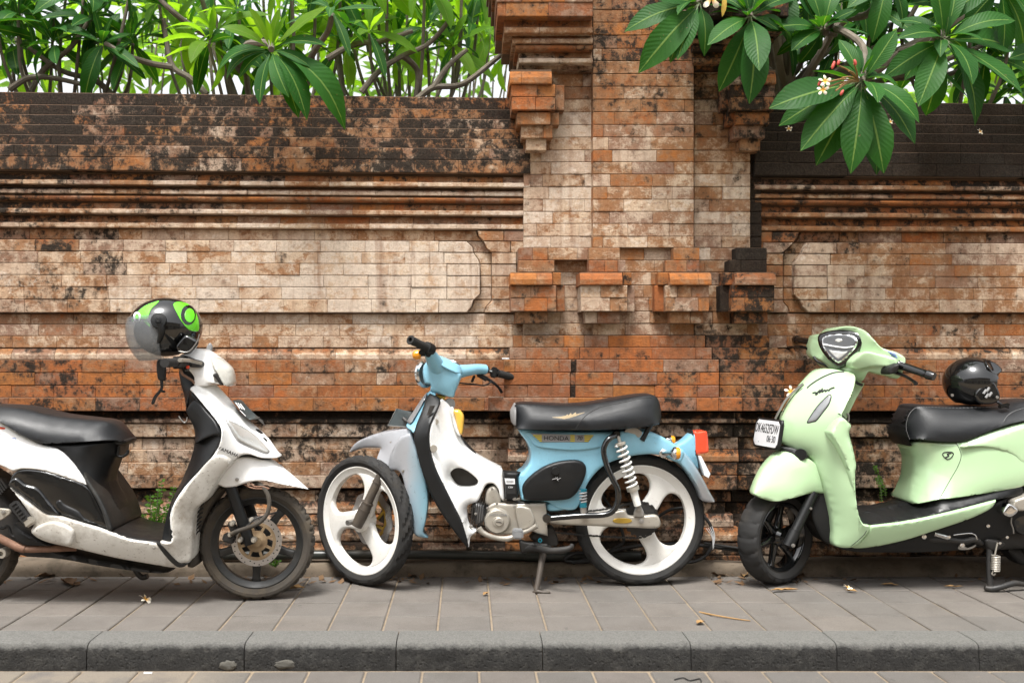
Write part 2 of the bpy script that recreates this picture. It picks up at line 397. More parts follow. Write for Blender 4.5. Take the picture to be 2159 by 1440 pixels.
def fbm(x, z, s=1.0): return noise.fractal(Vector((x*s, 3.7, z*s)), 1.0, 2.0, 4)

class Wall:
    def __init__(s): s.items = []; s.core = MB()
    def row_brick(s, ua, ub, v0, v1, proj, prof, pale, soot, show, sl=slope, area=None):
        """one brick: front polyline of its profile swept from ua to ub, ends chamfered"""
        Yf = Y0-proj-random.uniform(-.0018, .0022); k = Yf/F; c = .0018
        xa, xb = (ua-CU)*k+.0004, (ub-CU)*k-.0004; rot = random.uniform(-.0012, .0012)
        if xb-xa < .012: return
        gapz = random.uniform(.12, .42)
        def z(t, x):
            v = lerp(v1-gapz*.4, v0+gapz*.4, t); return CZ-(v+sl(v)*(x/k+CU)-CV)*k
        vs = []; jt = [random.uniform(-.0012, .0012) for _ in range(4)]
        np_ = len(prof)
        secs = ((xa, -c), (xa+c, 0), (xb-c, 0), (xb, -c))
        for i, (x, dy) in enumerate(secs):
            for p, t in prof: vs.append((x, Yf-p-dy+rot*(1 if i > 1 else -1)+jt[i]*(t-.5), z(t, x)))
            vs.append((x, Y0+.06, z(1, x))); vs.append((x, Y0+.06, z(0, x)))
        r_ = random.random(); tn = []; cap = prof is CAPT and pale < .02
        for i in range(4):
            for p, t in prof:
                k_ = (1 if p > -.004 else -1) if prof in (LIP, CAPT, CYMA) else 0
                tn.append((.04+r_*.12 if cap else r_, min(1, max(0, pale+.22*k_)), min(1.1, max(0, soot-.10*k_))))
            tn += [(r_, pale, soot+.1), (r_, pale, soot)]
        n = np_+2; fs = []
        for i in range(3):
            for j in range(n): a = i*n+j; b = i*n+(j+1) % n; fs.append((a, a+n, b+n, b))
        fs += [tuple(range(n)), tuple(range(4*n-1, 3*n-1, -1))]
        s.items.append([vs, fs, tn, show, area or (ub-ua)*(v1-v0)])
    def poly_brick(s, uv, proj, pale, soot, show, sl=slope):
        Yf = Y0-proj-random.uniform(-.0015, .002); k = Yf/F
        q = [((u-CU)*k, CZ-(v+sl(v)*u-CV)*k) for u, v in uv]; cx = sum(a for a, _ in q)/len(q); cz = sum(b for _, b in q)/len(q)
        def inset(a, b):
            l = math.hypot(a-cx, b-cz); f = 1-.004/max(l, .01); return (cx+(a-cx)*f, cz+(b-cz)*f)
        n = len(q); vs = [(a, Yf, b) for a, b in [inset(*w) for w in q]]+[(a, Yf+.004, b) for a, b in q]+[(a, Y0+.06, b) for a, b in q]
        fs = [tuple(range(n))]+[(i, i+n, (i+1) % n+n, (i+1) % n) for i in range(n)]+[(i+n, i+2*n, (i+1) % n+2*n, (i+1) % n+n) for i in range(n)]
        s.items.append([vs, fs, (random.random(), pale, soot), show, 1500])
    def core_box(s, ua, ub, v0, v1, proj, sl=slope):
        Yf = Y0-proj; k = (Y0-proj)/F; vs = []
        for u in (ua, ub):
            for v in (v1, v0):
                for y in (Yf, Y0+.28): vs.append(((u-CU)*k, y, CZ-(v+sl(v)*u-CV)*k))
        s.core.add(vs, [(0, 1, 3, 2), (4, 6, 7, 5), (0, 2, 6, 4), (1, 5, 7, 3), (2, 3, 7, 6), (0, 4, 5, 1)])
    def finish(s, root, limit=296):
        s.core.build('mortar_core', M_MORTAR, root, smooth=None)
        vis = sorted([i for i in s.items if i[3]], key=lambda i: -i[4]); keep = vis[:limit]; rest = vis[limit:]+[i for i in s.items if not i[3]]
        def mk(name, items):
            vs = []; fs = []; tn = []
            for v, f, t, *_ in items: b = len(vs); vs += v; fs += [tuple(x+b for x in q) for q in f]; tn += [y for q in (t if isinstance(t, list) else [t]*len(v)) for y in q+(1,)]
            me = bpy.data.meshes.new(name); me.from_pydata(vs, [], fs)
            bm = bmesh.new(); bm.from_mesh(me); bmesh.ops.recalc_face_normals(bm, faces=bm.faces); bm.to_mesh(me); bm.free()
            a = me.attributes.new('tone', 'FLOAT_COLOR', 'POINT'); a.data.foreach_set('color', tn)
            return link(name, me, M_BRICK, root)
        for it in keep: mk('brick', [it])
        if rest: tag(mk('brickwork', rest), kind='stuff')
OCC = [(0, 860, 560, 1200), (1090, 850, 1390, 1130), (1900, 860, 2159, 1180), (880, 860, 1010, 1130), (1590, 900, 1760, 1040), (280, 640, 430, 780), (1720, 800, 1800, 1100)]
def seen(u0, u1, v0, v1):
    if u1 < 0 or u0 > 2159 or v1 < 0: return False
    c = (u0+u1)/2, (v0+v1)/2
    return not any(a < c[0] < b and e < c[1] < f for a, e, b, f in OCC)
def bond(u0, u1, L=91.5, phase=None):
    x = u0-(random.uniform(.1, .9)*L if phase is None else phase*L); cuts = []
    while x < u1:
        if u0+16 < x < u1-16: cuts.append(x)
        x += L*(random.uniform(.96, 1.04) if random.random() > .07 else random.uniform(.45, .6))
    e = [u0]+cuts+[u1]
    return list(zip(e[:-1], e[1:]))

def tones(u, v, pale, soot, side):
    x = u/200; z = v/200
    a = fbm(x, z, .8); b = fbm(x+40, z, .6)
    if side == 0:
        if 480 < v < 735: pale += .10*min(1, (u-330)/400) if u > 330 else -.22*(330-u)/330
        if 455 < v < 640 and u < 260: soot += .22*(1 if (u//60) % 2 else .3)
        if 735 < v < 870 and u < 420: soot += .26
        if 735 < v < 812 and u > 480: pale += .12
        if v < 300 and u < 160: soot += .14
        if 360 < v < 480: pale += .16*(u/1100); soot += .15*(1-u/600) if u < 600 else -.06
    elif side == 1:
        if v < 362: soot += .75; pale -= .2  # coping: black mould plus foliage shade, both put into the tone
        elif v < 455: pale -= .22; soot += .1
        elif v < 735: pale -= .22; soot += .06
        elif v < 870: soot += .10
        else: soot += .10; pale -= .05
    if v > 892: soot += .02; pale += .10
    g_ = random.gauss(0, .11 if side == 2 else .08)
    return min(1, max(0, pale+a*.2+g_)), min(1.1, max(0, soot+b*.14+random.gauss(0, .06)))

def straight_wall(wall, ua, ub, side):
    ends_l = [(985, 507), (997, 519), (998, 530), (1008, 545), (1012, 556), (1012, 619), (998, 633), (994, 646), (985, 659)]
    outer_l = [(1007, 481), (1010, 494), (1021, 507), (1025, 519), (1037, 530), (1037, 633), (1026, 646), (1021, 660)]
    ends_r = [(1700, 507), (1694, 519), (1690, 530), (1677, 548), (1675, 556), (1675, 619), (1688, 635), (1692, 646), (1706, 659)]
    outer_r = [(1684, 484), (1680, 496), (1671, 507), (1654, 525), (1651, 535), (1651, 636), (1660, 646), (1664, 660)]
    ins, out = (ends_l, outer_l) if side == 0 else (ends_r, outer_r)
    def at(poly, v):
        for (u1, v1), (u2, v2) in zip(poly[:-1], poly[1:]):
            if v1 <= v <= v2: return lerp(u1, u2, (v-v1)/(v2-v1))
        return poly[0][0] if v < poly[0][1] else poly[-1][0]
    cut = lambda poly, v0, v1: [(at(poly, v), v) for v in [v0]+[q[1] for q in poly if v0+1 < q[1] < v1-1]+[v1]]
    for i, (v0, v1, pr, prof, pale, soot) in enumerate(ROWS):
        # measured right-hand v values already include the slope of the courses
        sh = slope((v0+v1)/2)*1000
        wall.core_box(ua, ub, v0-.8, v1+.8, pr+min(p for p, _ in prof)-.006 if not 480 < v0 < 660 else -.012)
        panel = 480 < v0 < 655
        if not panel:
            for a, b in bond(ua, ub):
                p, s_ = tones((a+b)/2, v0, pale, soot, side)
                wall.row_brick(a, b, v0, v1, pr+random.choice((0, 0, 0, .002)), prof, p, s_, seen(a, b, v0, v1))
            continue
        groove = pr < .01
        e = at(ins, v0+12); o = at(outer_l if side == 0 else outer_r, v0+12)
        far = [q for q in bond(ua, e-70, phase=(.1 if i % 2 else .6))] if side == 0 else [q for q in bond(e+70, ub)]
        for a, b in far:
            p, s_ = tones((a+b)/2, v0, pale, soot, side); wall.row_brick(a, b, v0, v1, pr, prof, p, s_, seen(a, b, v0, v1))
        g = .7; sg = 1 if side == 0 else -1; edge_in = cut(ins, v0+.5, v1-.5); edge_out = cut(out, v0+.5, v1-.5)
        p, s_ = tones(e, v0, pale, soot, side)
        if groove:
            q = edge_out; wall.poly_brick([(e-70*sg+g*sg, v0+.5), (e-70*sg+g*sg, v1-.5)]+[(u-3*sg, v) for u, v in reversed(q)], 0, p*.8, s_, True)
        else:
            wall.poly_brick([(e-70*sg+g*sg, v0+.5), (e-70*sg+g*sg, v1-.5)]+list(reversed(edge_in)), .036, p, s_, True)
            wall.poly_brick([(u+1*sg, v) for u, v in edge_in]+[(u-1*sg, v) for u, v in reversed(edge_out)], -.004, p*.8, s_, True)
        stop = ub if side == 0 else ua
        wall.poly_brick([(u, v) for u, v in edge_out]+[(o+52*sg, v1-.5), (o+52*sg, v0+.5)], .030, p*.75, s_, True)
        a, b = sorted((o+53*sg, stop)); 
        if b-a > 14: wall.row_brick(a, b, v0, v1, .029, FLAT, p*.6, s_, True)

root_left = empty('brick_wall', P(400, 1215, Y0)*1, 'long weathered brick wall with pale recessed panel behind the white scooter', 'wall')
WL = Wall(); straight_wall(WL, -1000, 1118, 0); WL.finish(root_left)
root_right = empty('brick_wall', P(1900, 1215, Y0), 'brick wall with soot black top behind the green scooter, right of the pillar', 'wall')
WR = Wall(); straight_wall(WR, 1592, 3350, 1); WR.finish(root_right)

# ---------------------------------------------------------------- pillar between the walls
root_pillar = empty('brick_pillar', P(1350, 1215, Y0), 'tall stepped brick pillar with orange cap stones behind the pale blue moped', 'pillar')
WP = Wall(); flat0 = lambda v: 0.0
ROWP = [-112, -85, -58, -32, -5.5, 21, 48, 75, 103, 129, 156.5, 183, 210, 237, 263.5, 290, 317, 342, 368, 394, 421, 446.7, 472, 499, 522.7, 549, 574.5, 601.7, 628, 656.7, 682, 707, 733, 758, 785, 812, 838.5]
LO = [(838.5, 867), (870, 892), (894, 921), (922, 947), (948, 974), (975, 1001), (1002, 1033), (1034, 1057), (1058, 1083), (1084, 1112), (1113, 1141), (1142, 1170), (1171, 1200)]
def seg(v0, v1, u0, u1, proj, pale, soot, prof=FLAT, L=91, core=True):
    if core: WP.core_box(u0+1.5, u1-1.5, v0-.4, v1+.4, proj+min(p for p, _ in prof)-.006, flat0)
    for a, b in bond(u0, u1, L):
        p, s_ = tones((a+b)/2+3000, v0, pale, soot, 2)
        WP.row_brick(a, b, v0, v1, proj+random.choice((0, 0, .001, .003)), prof, p, s_, seen(a, b, v0, v1), flat0)
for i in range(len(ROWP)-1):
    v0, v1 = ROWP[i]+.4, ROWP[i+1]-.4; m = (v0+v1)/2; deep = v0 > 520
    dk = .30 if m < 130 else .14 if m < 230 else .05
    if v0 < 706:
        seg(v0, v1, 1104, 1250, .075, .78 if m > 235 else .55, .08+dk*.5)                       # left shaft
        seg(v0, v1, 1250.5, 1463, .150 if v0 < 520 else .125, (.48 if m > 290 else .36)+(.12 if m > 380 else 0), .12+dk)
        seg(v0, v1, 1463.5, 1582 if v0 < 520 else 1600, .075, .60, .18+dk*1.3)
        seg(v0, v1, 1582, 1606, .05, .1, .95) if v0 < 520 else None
def mirror(u): return 2712-u
def blocks(v0, v1, u0, u1, proj, pale, soot, prof=FLAT, L=91, both=True, dark=0):
    seg(v0, v1, u0, u1, proj, pale, soot, prof, L)
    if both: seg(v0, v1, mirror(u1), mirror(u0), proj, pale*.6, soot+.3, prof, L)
for v0, v1, u0, pr, pf, pl, st in [(-112, -88, 1030, .36, FLAT, .2, .4), (-85, -60, 1034, .34, FLAT, .2, .4), (-58, -33, 1040, .31, FLAT, .3, .35), (-32, 5, 1047, .30, FLAT, .25, .34), (5, 35, 1049, .295, FLAT, .22, .36),
        (38, 70, 1063, .26, LIP, .42, .3), (73, 91, 1080, .22, CAPT, .4, .3), (93, 105, 1087, .205, TORUS, .15, .3), (107, 133, 1094, .18, LIP, .5, .28), (134, 147, 1101, .125, FLAT, .6, .3)]:
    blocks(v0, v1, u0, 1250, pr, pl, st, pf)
for v0, v1, u0, u1, pr, pf, pl, st, tw in [(148, 177, 1075, 1164, .235, CAPT, .0, .22, 1), (179, 204.5, 1078, 1171, .215, FLAT, .25, .32, 1), (205.3, 232, 1079, 1171, .215, FLAT, .22, .3, 1), (180, 232, 1171, 1190, .16, FLAT, .4, .25, 1),
        (237, 263, 1090, 1161, .19, FLAT, .55, .22, 1), (238, 264, 1161, 1179, .15, FLAT, .55, .2, 1), (264.5, 291.5, 1099, 1165, .17, FLAT, .55, .2, 1), (292, 317.5, 1109, 1152, .15, FLAT, .75, .15, 1)]:
    blocks(v0, v1, u0, u1, pr, pl, st, pf, 60)
NB = [  # (v0, v1, u0, u1, proj, profile, pale, soot)
 (523, 548.4, 1093, 1155, .15, FLAT, .35, .2), (523, 548.4, 1155, 1241, .12, FLAT, .35, .15), (523, 548.4, 1242, 1307, 0.190, FLAT, .45, .2), (523, 548.4, 1420, 1475, 0.190, FLAT, .45, .2), (523, 548.4, 1552, 1617, .155, FLAT, .25, .8),
 (549, 574, 1093, 1169, .155, FLAT, .12, .28), (549, 574, 1242, 1319, 0.195, FLAT, .2, .3), (549, 574, 1403, 1475, 0.195, FLAT, .3, .25), (549, 574, 1537, 1617, .16, FLAT, .1, .85),
 (574.6, 601, 1076, 1165, .21, CAPT, .0, .16), (575, 601, 1165, 1183, .165, FLAT, .3, .2), (574.6, 601, 1223, 1313, 0.250, CAPT, .0, .16), (575, 601, 1313, 1332, 0.200, FLAT, .1, .5), (575, 601, 1388, 1413, 0.200, FLAT, .1, .5), (574.6, 601, 1413, 1501, 0.250, CAPT, .0, .16), (575, 601, 1525, 1550, .165, FLAT, .3, .55), (574.6, 601, 1550, 1637, .215, CAPT, .0, .22),
 (602, 627.6, 1077, 1173, .19, FLAT, .2, .3), (628.2, 656.4, 1077, 1173, .19, FLAT, .28, .3), (602, 656.4, 1173, 1191, .15, FLAT, .1, .25), (602, 627.6, 1225, 1323, 0.230, FLAT, .62, .2), (628.2, 656.4, 1225, 1323, 0.230, FLAT, .7, .18),
 (602, 656.4, 1323, 1338, 0.180, FLAT, .55, .25), (602, 656.4, 1380, 1403, 0.180, FLAT, .1, .25), (602, 627.6, 1403, 1495, 0.230, FLAT, .66, .24), (628.2, 656.4, 1403, 1495, 0.230, FLAT, .66, .24), (602, 656.4, 1518, 1542, .15, FLAT, .1, .9), (602, 627.6, 1542, 1633, .195, FLAT, .1, .66), (628.2, 656.4, 1542, 1633, .195, FLAT, .15, .5),
 (657.4, 681.6, 1087, 1155, .155, FLAT, .5, .25), (657.4, 681.6, 1234, 1307, 0.195, FLAT, .55, .22), (657.4, 681.6, 1412, 1483, 0.195, FLAT, .6, .2), (657.4, 681.6, 1548, 1619, .16, FLAT, .3, .5)]
for v0, v1, u0, u1, pr, pf, pl, st in NB: seg(v0, v1, u0, u1, pr, pl, st, pf, 95 if pf is CAPT else 50)
for v0, v1, a, m1, m2, b, pr in [(707.5, 732.5, 1083, 1232.5, 1487, 1623, .12), (733.3, 757.6, 1075, 1222.5, 1501, 1640, .14), (758.4, 784.6, 1063, 1208, 1516, 1654, .155), (785.4, 811.6, 1063, 1206, 1516, 1654, .155), (812.4, 838, 1063, 1206, 1516, 1654, .155)]:
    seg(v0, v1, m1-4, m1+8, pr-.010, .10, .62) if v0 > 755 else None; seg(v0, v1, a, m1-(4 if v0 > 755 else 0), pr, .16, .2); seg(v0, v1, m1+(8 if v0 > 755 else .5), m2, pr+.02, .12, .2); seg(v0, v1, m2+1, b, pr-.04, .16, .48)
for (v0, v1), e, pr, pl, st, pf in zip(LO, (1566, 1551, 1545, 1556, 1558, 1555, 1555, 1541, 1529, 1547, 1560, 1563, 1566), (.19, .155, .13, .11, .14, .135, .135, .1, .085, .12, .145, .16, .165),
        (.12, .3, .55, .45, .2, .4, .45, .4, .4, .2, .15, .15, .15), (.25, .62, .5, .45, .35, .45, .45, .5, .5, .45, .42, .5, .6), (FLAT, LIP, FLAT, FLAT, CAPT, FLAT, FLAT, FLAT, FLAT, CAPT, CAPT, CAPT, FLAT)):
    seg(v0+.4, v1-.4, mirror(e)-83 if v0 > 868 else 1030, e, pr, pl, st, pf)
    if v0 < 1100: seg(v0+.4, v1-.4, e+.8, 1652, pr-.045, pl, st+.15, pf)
WP.finish(root_pillar)
# ---------------------------------------------------------------- ground, pavement, kerb, road
def slab_material(name, c1, c2, cement=0.0, soot=.3):
    t = NT(name); p = t.pos(); at = t.n('Attribute', attribute_name='tone'); rnd = t.n('SeparateColor', {0: at.outputs['Color']}).outputs[0]
    c = t.mix(rnd, C(*c1), C(*c2)); f = t.noise(p, 260, 3, .7); m = t.noise(p, 6, 6, .65); w = t.noise(p, 1.3, 4)
    c = t.mix(t.ramp(m, .45, .75, 0, .5), c, C(.07, .06, .05)); c = t.mix(t.ramp(w, .45, .65, 0, .35), c, C(.105, .10, .092))
    c = t.mix(t.ramp(t.noise(p, 38, 4, .7), .62, .75, 0, .5), c, C(.25, .20, .15))
    c = t.mix(t.ramp(t.noise(p, 23, 2, .5), .70, .74, 0, soot), c, C(.03, .03, .03))
    if cement:
        x = t.n('SeparateXYZ', {0: p}).outputs[0]
        k = t.math('MULTIPLY', t.ramp(x, -.98, -.72, 1, 0), t.ramp(t.noise(p, 5, 6, .7), .34, .5, 0, cement)); c = t.mix(k, c, C(.22, .185, .14))
    g = t.ramp(f, .3, .7, .78, 1.2); c = t.mix(1, c, t.n('CombineColor', {0: g, 1: g, 2: g}).outputs[0], 'MULTIPLY')
    t.bsdf(Base_Color=c, Roughness=.88, Specular_IOR_Level=.3, Normal=t.bump(t.math('ADD', f, t.math('MULTIPLY', m, 1.5)), .5, .003))
    return t.m
M_TILE = slab_material('paving_tile', (.155, .137, .120), (.134, .122, .110))
M_PAVER = slab_material('road_paver', (.135, .118, .104), (.118, .110, .100), cement=.6)
M_SAND = paint('joint_sand', (.235, .185, .13), .95, dirt=.6, dcol=(.12, .085, .05), dscale=20, bump=.6, bscale=250)
M_SOIL = paint('soil', (.10, .075, .05), .95, dirt=.5, bump=.6, bscale=60)
def kerb_material():
    t = NT('kerb_concrete'); p = t.pos(); nz = t.n('SeparateXYZ', {0: t.n('NewGeometry').outputs['Normal']}).outputs[2]
    f = t.noise(p, 150, 4, .75); m = t.noise(p, 28, 6, .7); v = t.n('TexVoronoi', {'Vector': p, 'Scale': 60}).outputs['Distance']
    z = t.n('SeparateXYZ', {0: p}).outputs[2]
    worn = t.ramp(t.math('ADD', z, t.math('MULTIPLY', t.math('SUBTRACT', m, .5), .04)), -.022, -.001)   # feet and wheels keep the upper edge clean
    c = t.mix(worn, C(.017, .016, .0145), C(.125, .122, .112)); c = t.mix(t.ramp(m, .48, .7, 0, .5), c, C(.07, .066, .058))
    c = t.mix(t.ramp(t.noise(p, 11, 6, .7), .62, .72, 0, .45), c, C(.12, .11, .095))
    g = t.ramp(f, .3, .7, .6, 1.35); c = t.mix(1, c, t.n('CombineColor', {0: g, 1: g, 2: g}).outputs[0], 'MULTIPLY')
    h = t.math('ADD', t.math('MULTIPLY', f, .6), t.math('ADD', m, t.math('MULTIPLY', t.ramp(v, 0, .35), .5)))
    h = t.math('MULTIPLY', h, t.ramp(worn, 0, 1, 1, .3))
    t.bsdf(Base_Color=c, Roughness=.92, Normal=t.bump(h, .9, .009)); return t.m
M_KERB = kerb_material()
M_CONC = paint('footing_concrete', (.16, .125, .09), .95, dirt=.75, dcol=(.035, .03, .02), dscale=9, spots=.5, bump=.9, bscale=70)
def tone_attr(me, r):
    a = me.attributes.new('tone', 'FLOAT_COLOR', 'POINT'); a.data.foreach_set('color', [r, .5, .5, 1]*len(me.vertices))
ZR = -.093
tag(link('ground', mesh('ground', [(-150, -150, ZR-.03), (150, -150, ZR-.03), (150, 150, ZR-.03), (-150, 150, ZR-.03)], [(0, 1, 2, 3)]), M_SOIL), kind='structure')
pav = tag(MB().box((.4, 4.25, -.056), (12, 1.145, .1)).build('pavement', M_SAND, smooth=None), kind='structure')
road = tag(MB().box((.4, -1.0, ZR-.02), (30, 9.046, .03)).build('road', M_SAND, smooth=None), kind='structure')
gard = tag(MB().box((.4, 12, -.05), (30, 13.8, .1)).build('garden_soil', M_SOIL, smooth=None), kind='structure')
def slab(name, x0, x1, y0, y1, z, th, parent, mat, ch=.004, tilt=.0015):
    vs = []; rz = [random.uniform(-tilt, tilt) for _ in range(4)]; o = random.uniform(-.001, .001)
    q = [(x0, y0), (x1, y0), (x1, y1), (x0, y1)]; cx, cy = (x0+x1)/2, (y0+y1)/2
    vs += [(x-math.copysign(ch, x-cx), y-math.copysign(ch, y-cy), z+o+rz[i]) for i, (x, y) in enumerate(q)]
    vs += [(x, y, z-ch*.8+o+rz[i]) for i, (x, y) in enumerate(q)]+[(x, y, z-th) for x, y in q]
    fs = [(0, 1, 2, 3)]+[(i, i+4, (i+1) % 4+4, (i+1) % 4) for i in range(4)]+[(i+4, i+8, (i+1) % 4+8, (i+1) % 4+4) for i in range(4)]
    me = mesh(name, vs, fs); bm = bmesh.new(); bm.from_mesh(me); bmesh.ops.recalc_face_normals(bm, faces=bm.faces); bm.to_mesh(me); bm.free()
    tone_attr(me, random.random()); return link(name, me, mat, parent)
TP = .2043; x00 = (1038-CU)*3.68/F
for i in range(-22, 27):
    for k in range(5):
        y = 3.684+k*.2085; g = .0038
        if k == 4 and y > 4.55: continue
        slab('paving_tile', x00+i*TP+g, x00+(i+1)*TP-g, y+.0024, y+.2085-.0024, 0, .03, pav, M_TILE)
kerb = tag(MB().box((.4, 3.61, -.09), (12, .11, .12)).build('kerb', M_SAND, smooth=None), kind='structure')
kj = [183-320*4, 183-320*3, 183-320*2, 183-320, 183, 515, 835, 1144, 1457, 1765, 2065, 2370, 2680, 2990, 3300, 3610]
for a, b in zip(kj[:-1], kj[1:]):
    k = 3.525/F; xa, xb = (a-CU)*k+.0018, (b-CU)*k-.0018; yf, yb = 3.522, 3.681; zb = ZR-.02
    prof = [(yf, zb), (yf-.001, -.075), (yf, -.055), (yf+.0005, -.034), (yf+.003, -.018), (yf+.009, -.008), (yf+.019, -.002), (yf+.032, .0005), (yf+.07, .0012), (yb, .001), (yb, zb)]
    vs = []; fs = []; n = len(prof); NS = 26
    for s in range(NS+1):
        x = lerp(xa, xb, s/NS); e = .0022 if s in (0, NS) else 0
        for j, (y, z) in enumerate(prof):
            w = fbm(x, z*2+y, 9)*.0045 if 0 < j < 7 else 0
            vs.append((x, y+w+(e if j < 7 else 0), z-e*(1 if 3 < j < n-1 else 0)+w*.3))
    for s in range(NS):
        for j in range(n-1): fs.append((s*n+j, s*n+j+1, (s+1)*n+j+1, (s+1)*n+j))
    fs += [tuple(range(n)), tuple(range((NS+1)*n-1, NS*n-1, -1))]
    me = mesh('kerb_stone', vs, fs, 50); bm = bmesh.new(); bm.from_mesh(me); bmesh.ops.recalc_face_normals(bm, faces=bm.faces); bm.to_mesh(me); bm.free()
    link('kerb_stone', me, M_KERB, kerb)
xr0 = (1011-CU)*3.377/F
for i in range(-20, 22):
    for k in range(3):
        y1 = 3.505-k*.206
        slab('road_paver', xr0+i*.2+.004, xr0+(i+1)*.2-.004, y1-.206+.003, y1-.003, ZR, .02, road, M_PAVER, .005)
# concrete strip at the foot of the walls
vs = []; fs = []; NS = 250
for s in range(NS+1):
    x = lerp(-4.6, 5.6, s/NS)
    for j, (y, z) in enumerate([(4.575, -.02), (4.572, .02), (4.577, .044), (4.592, .058), (4.62, .062), (4.70, .064), (4.85, .066)]):
        w = fbm(x*1.3, y*3+z*5, 4)*(.011 if 0 < j < 6 else 0)+fbm(x+9, z, 1.1)*(.01 if j else 0); vs.append((x, y+w, z+w*.5))
for s in range(NS):
    for j in range(6): fs.append((s*7+j, s*7+j+1, (s+1)*7+j+1, (s+1)*7+j))
tag(link('wall_footing', mesh('wall_footing', vs, fs, 60), M_CONC), kind='structure')
M_PIPE = paint('pipe_plastic', (.030, .033, .028), .38, dirt=.55, dcol=(.10, .085, .06), dscale=6)
pp = empty('pipe', (-.3, 4.62, .09), 'long dark grey pipe lying on the footing along the wall behind the wheels', 'pipe')
q = MB(); q.tube([P(430, 1171, 4.615), P(700, 1169, 4.61), P(900, 1169, 4.61), P(1100, 1171, 4.612), P(1125, 1173, 4.61), P(1350, 1171, 4.615)], .0215, 14, 10); q.build('pipe_length', M_PIPE, pp)
q = MB(); q.tube([P(1228, 1171.5, 4.61), P(1262, 1171.5, 4.61)], .025, 14, 1); q.build('pipe_sleeve', M_PIPE, pp)

# ---------------------------------------------------------------- trees: leaves, rosettes, branches
def leaf_material(name, c1, c2, trans):
    t = NT(name); uv = t.n('UVMap').outputs[0]; s = t.n('SeparateXYZ', {0: uv}); u, v = s.outputs[0], s.outputs[1]
    a = t.math('ABSOLUTE', t.math('SUBTRACT', u, .5)); rib = t.ramp(a, .018, .04, 1, 0)
    w = t.math('SINE', t.math('MULTIPLY', t.math('SUBTRACT', v, t.math('MULTIPLY', a, .35)), 105)); vein = t.ramp(w, .72, 1, 0, 1)
    rnd = t.n('ObjectInfo').outputs['Random']; p = t.pos()
    c = t.mix(rnd, C(*c1), C(*c2)); c = t.mix(t.ramp(t.noise(p, 12, 4), .35, .7, 0, .35), c, C(c1[0]*.5, c1[1]*.62, c1[2]*.5))
    c = t.mix(t.math('MULTIPLY', vein, .10), c, C(c2[0]*1.5, c2[1]*1.3, c2[2]*1.3)); c = t.mix(t.math('MULTIPLY', rib, .8), c, C(.16, .27, .06))
    c = t.mix(t.ramp(t.noise(p, 55, 3, .6), .70, .74, 0, .7), c, C(.16, .12, .05))
    h = t.math('SUBTRACT', t.math('MULTIPLY', t.math('SINE', t.math('MULTIPLY', t.math('SUBTRACT', v, t.math('MULTIPLY', a, .35)), 105)), -.4), t.math('MULTIPLY', rib, 2))
    b = t.n('BsdfPrincipled', {'Base Color': c, 'Roughness': t.ramp(t.noise(p, 9, 3), .3, .7, .42, .62), 'Specular IOR Level': .22, 'Normal': t.bump(h, .22, .004)})
    tc = t.mix(1, c, C(2.6, 2.2, .7), 'MULTIPLY'); tr = t.n('BsdfTranslucent', {'Color': tc})
    m = t.n('MixShader', {0: trans, 1: b.outputs[0], 2: tr.outputs[0]}); t.t.links.new(m.outputs[0], t.out.inputs[0]); return t.m
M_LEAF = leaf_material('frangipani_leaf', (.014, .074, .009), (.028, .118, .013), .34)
M_LEAF2 = leaf_material('frangipani_leaf_light', (.085, .215, .018), (.15, .30, .026), .6)  # backlit glow put into the brighter yellow-green; young leaves use it too
M_BARK = paint('frangipani_bark', (.15, .125, .095), .85, dirt=.5, dcol=(.05, .04, .028), dscale=14, bump=.5, bscale=60)
M_BARKL = paint('pale_bark', (.24, .19, .14), .85, dirt=.5, dcol=(.09, .07, .05), dscale=12, bump=.5, bscale=60)
M_TWIG = paint('green_twig', (.10, .13, .055), .7, dirt=.3)
def leaf_mesh(W, bend, fold, curl, tw, seed):
    rr = random.Random(seed); n = 9; vs = []; fs = []; uvs = []; x = z = 0; ang = .12
    prof = [.05, .30, .62, .86, .98, 1.0, .86, .54, .02]
    for i in range(n):
        t = i/(n-1); hw = W/2*prof[i]
        tt = tw*t; ww = rr.uniform(.95, 1.05)
        for sgn in (-1, 0, 1):
            y = sgn*hw*ww*math.cos(tt); dz = abs(sgn)*hw*fold+sgn*hw*math.sin(tt)+(rr.uniform(-1, 1)*.010 if sgn else 0)
            vs.append((x-dz*math.sin(-ang)*0, y, z+dz)); uvs.append(((sgn+1)/2*1.0, t))
        st = 1/(n-1); x += st*math.cos(ang); z += st*math.sin(ang); ang -= bend/(n-1)*(1.3 if i < 5 else .7)+curl*(t > .6)
    for i in range(n-1):
        for k in (0, 1): a = i*3+k; fs.append((a, a+1, a+4, a+3))
    me = bpy.data.meshes.new('leaf'); me.from_pydata(vs, [], fs); uvl = me.uv_layers.new(name='UVMap')
    for l in me.loops: uvl.data[l.index].uv = uvs[l.vertex_index]
    me.polygons.foreach_set('use_smooth', [True]*len(me.polygons)); return me
LV = {}
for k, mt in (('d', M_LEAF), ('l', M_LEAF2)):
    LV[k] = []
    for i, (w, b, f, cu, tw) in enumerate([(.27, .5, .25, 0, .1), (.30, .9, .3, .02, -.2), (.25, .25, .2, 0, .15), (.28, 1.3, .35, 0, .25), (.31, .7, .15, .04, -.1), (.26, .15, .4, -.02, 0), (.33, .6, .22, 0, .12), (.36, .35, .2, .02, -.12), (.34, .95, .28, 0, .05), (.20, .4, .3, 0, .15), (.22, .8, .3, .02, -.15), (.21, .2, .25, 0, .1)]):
        me = leaf_mesh(w, b, f, cu, tw, i); me.materials.append(mt); LV[k].append(me)
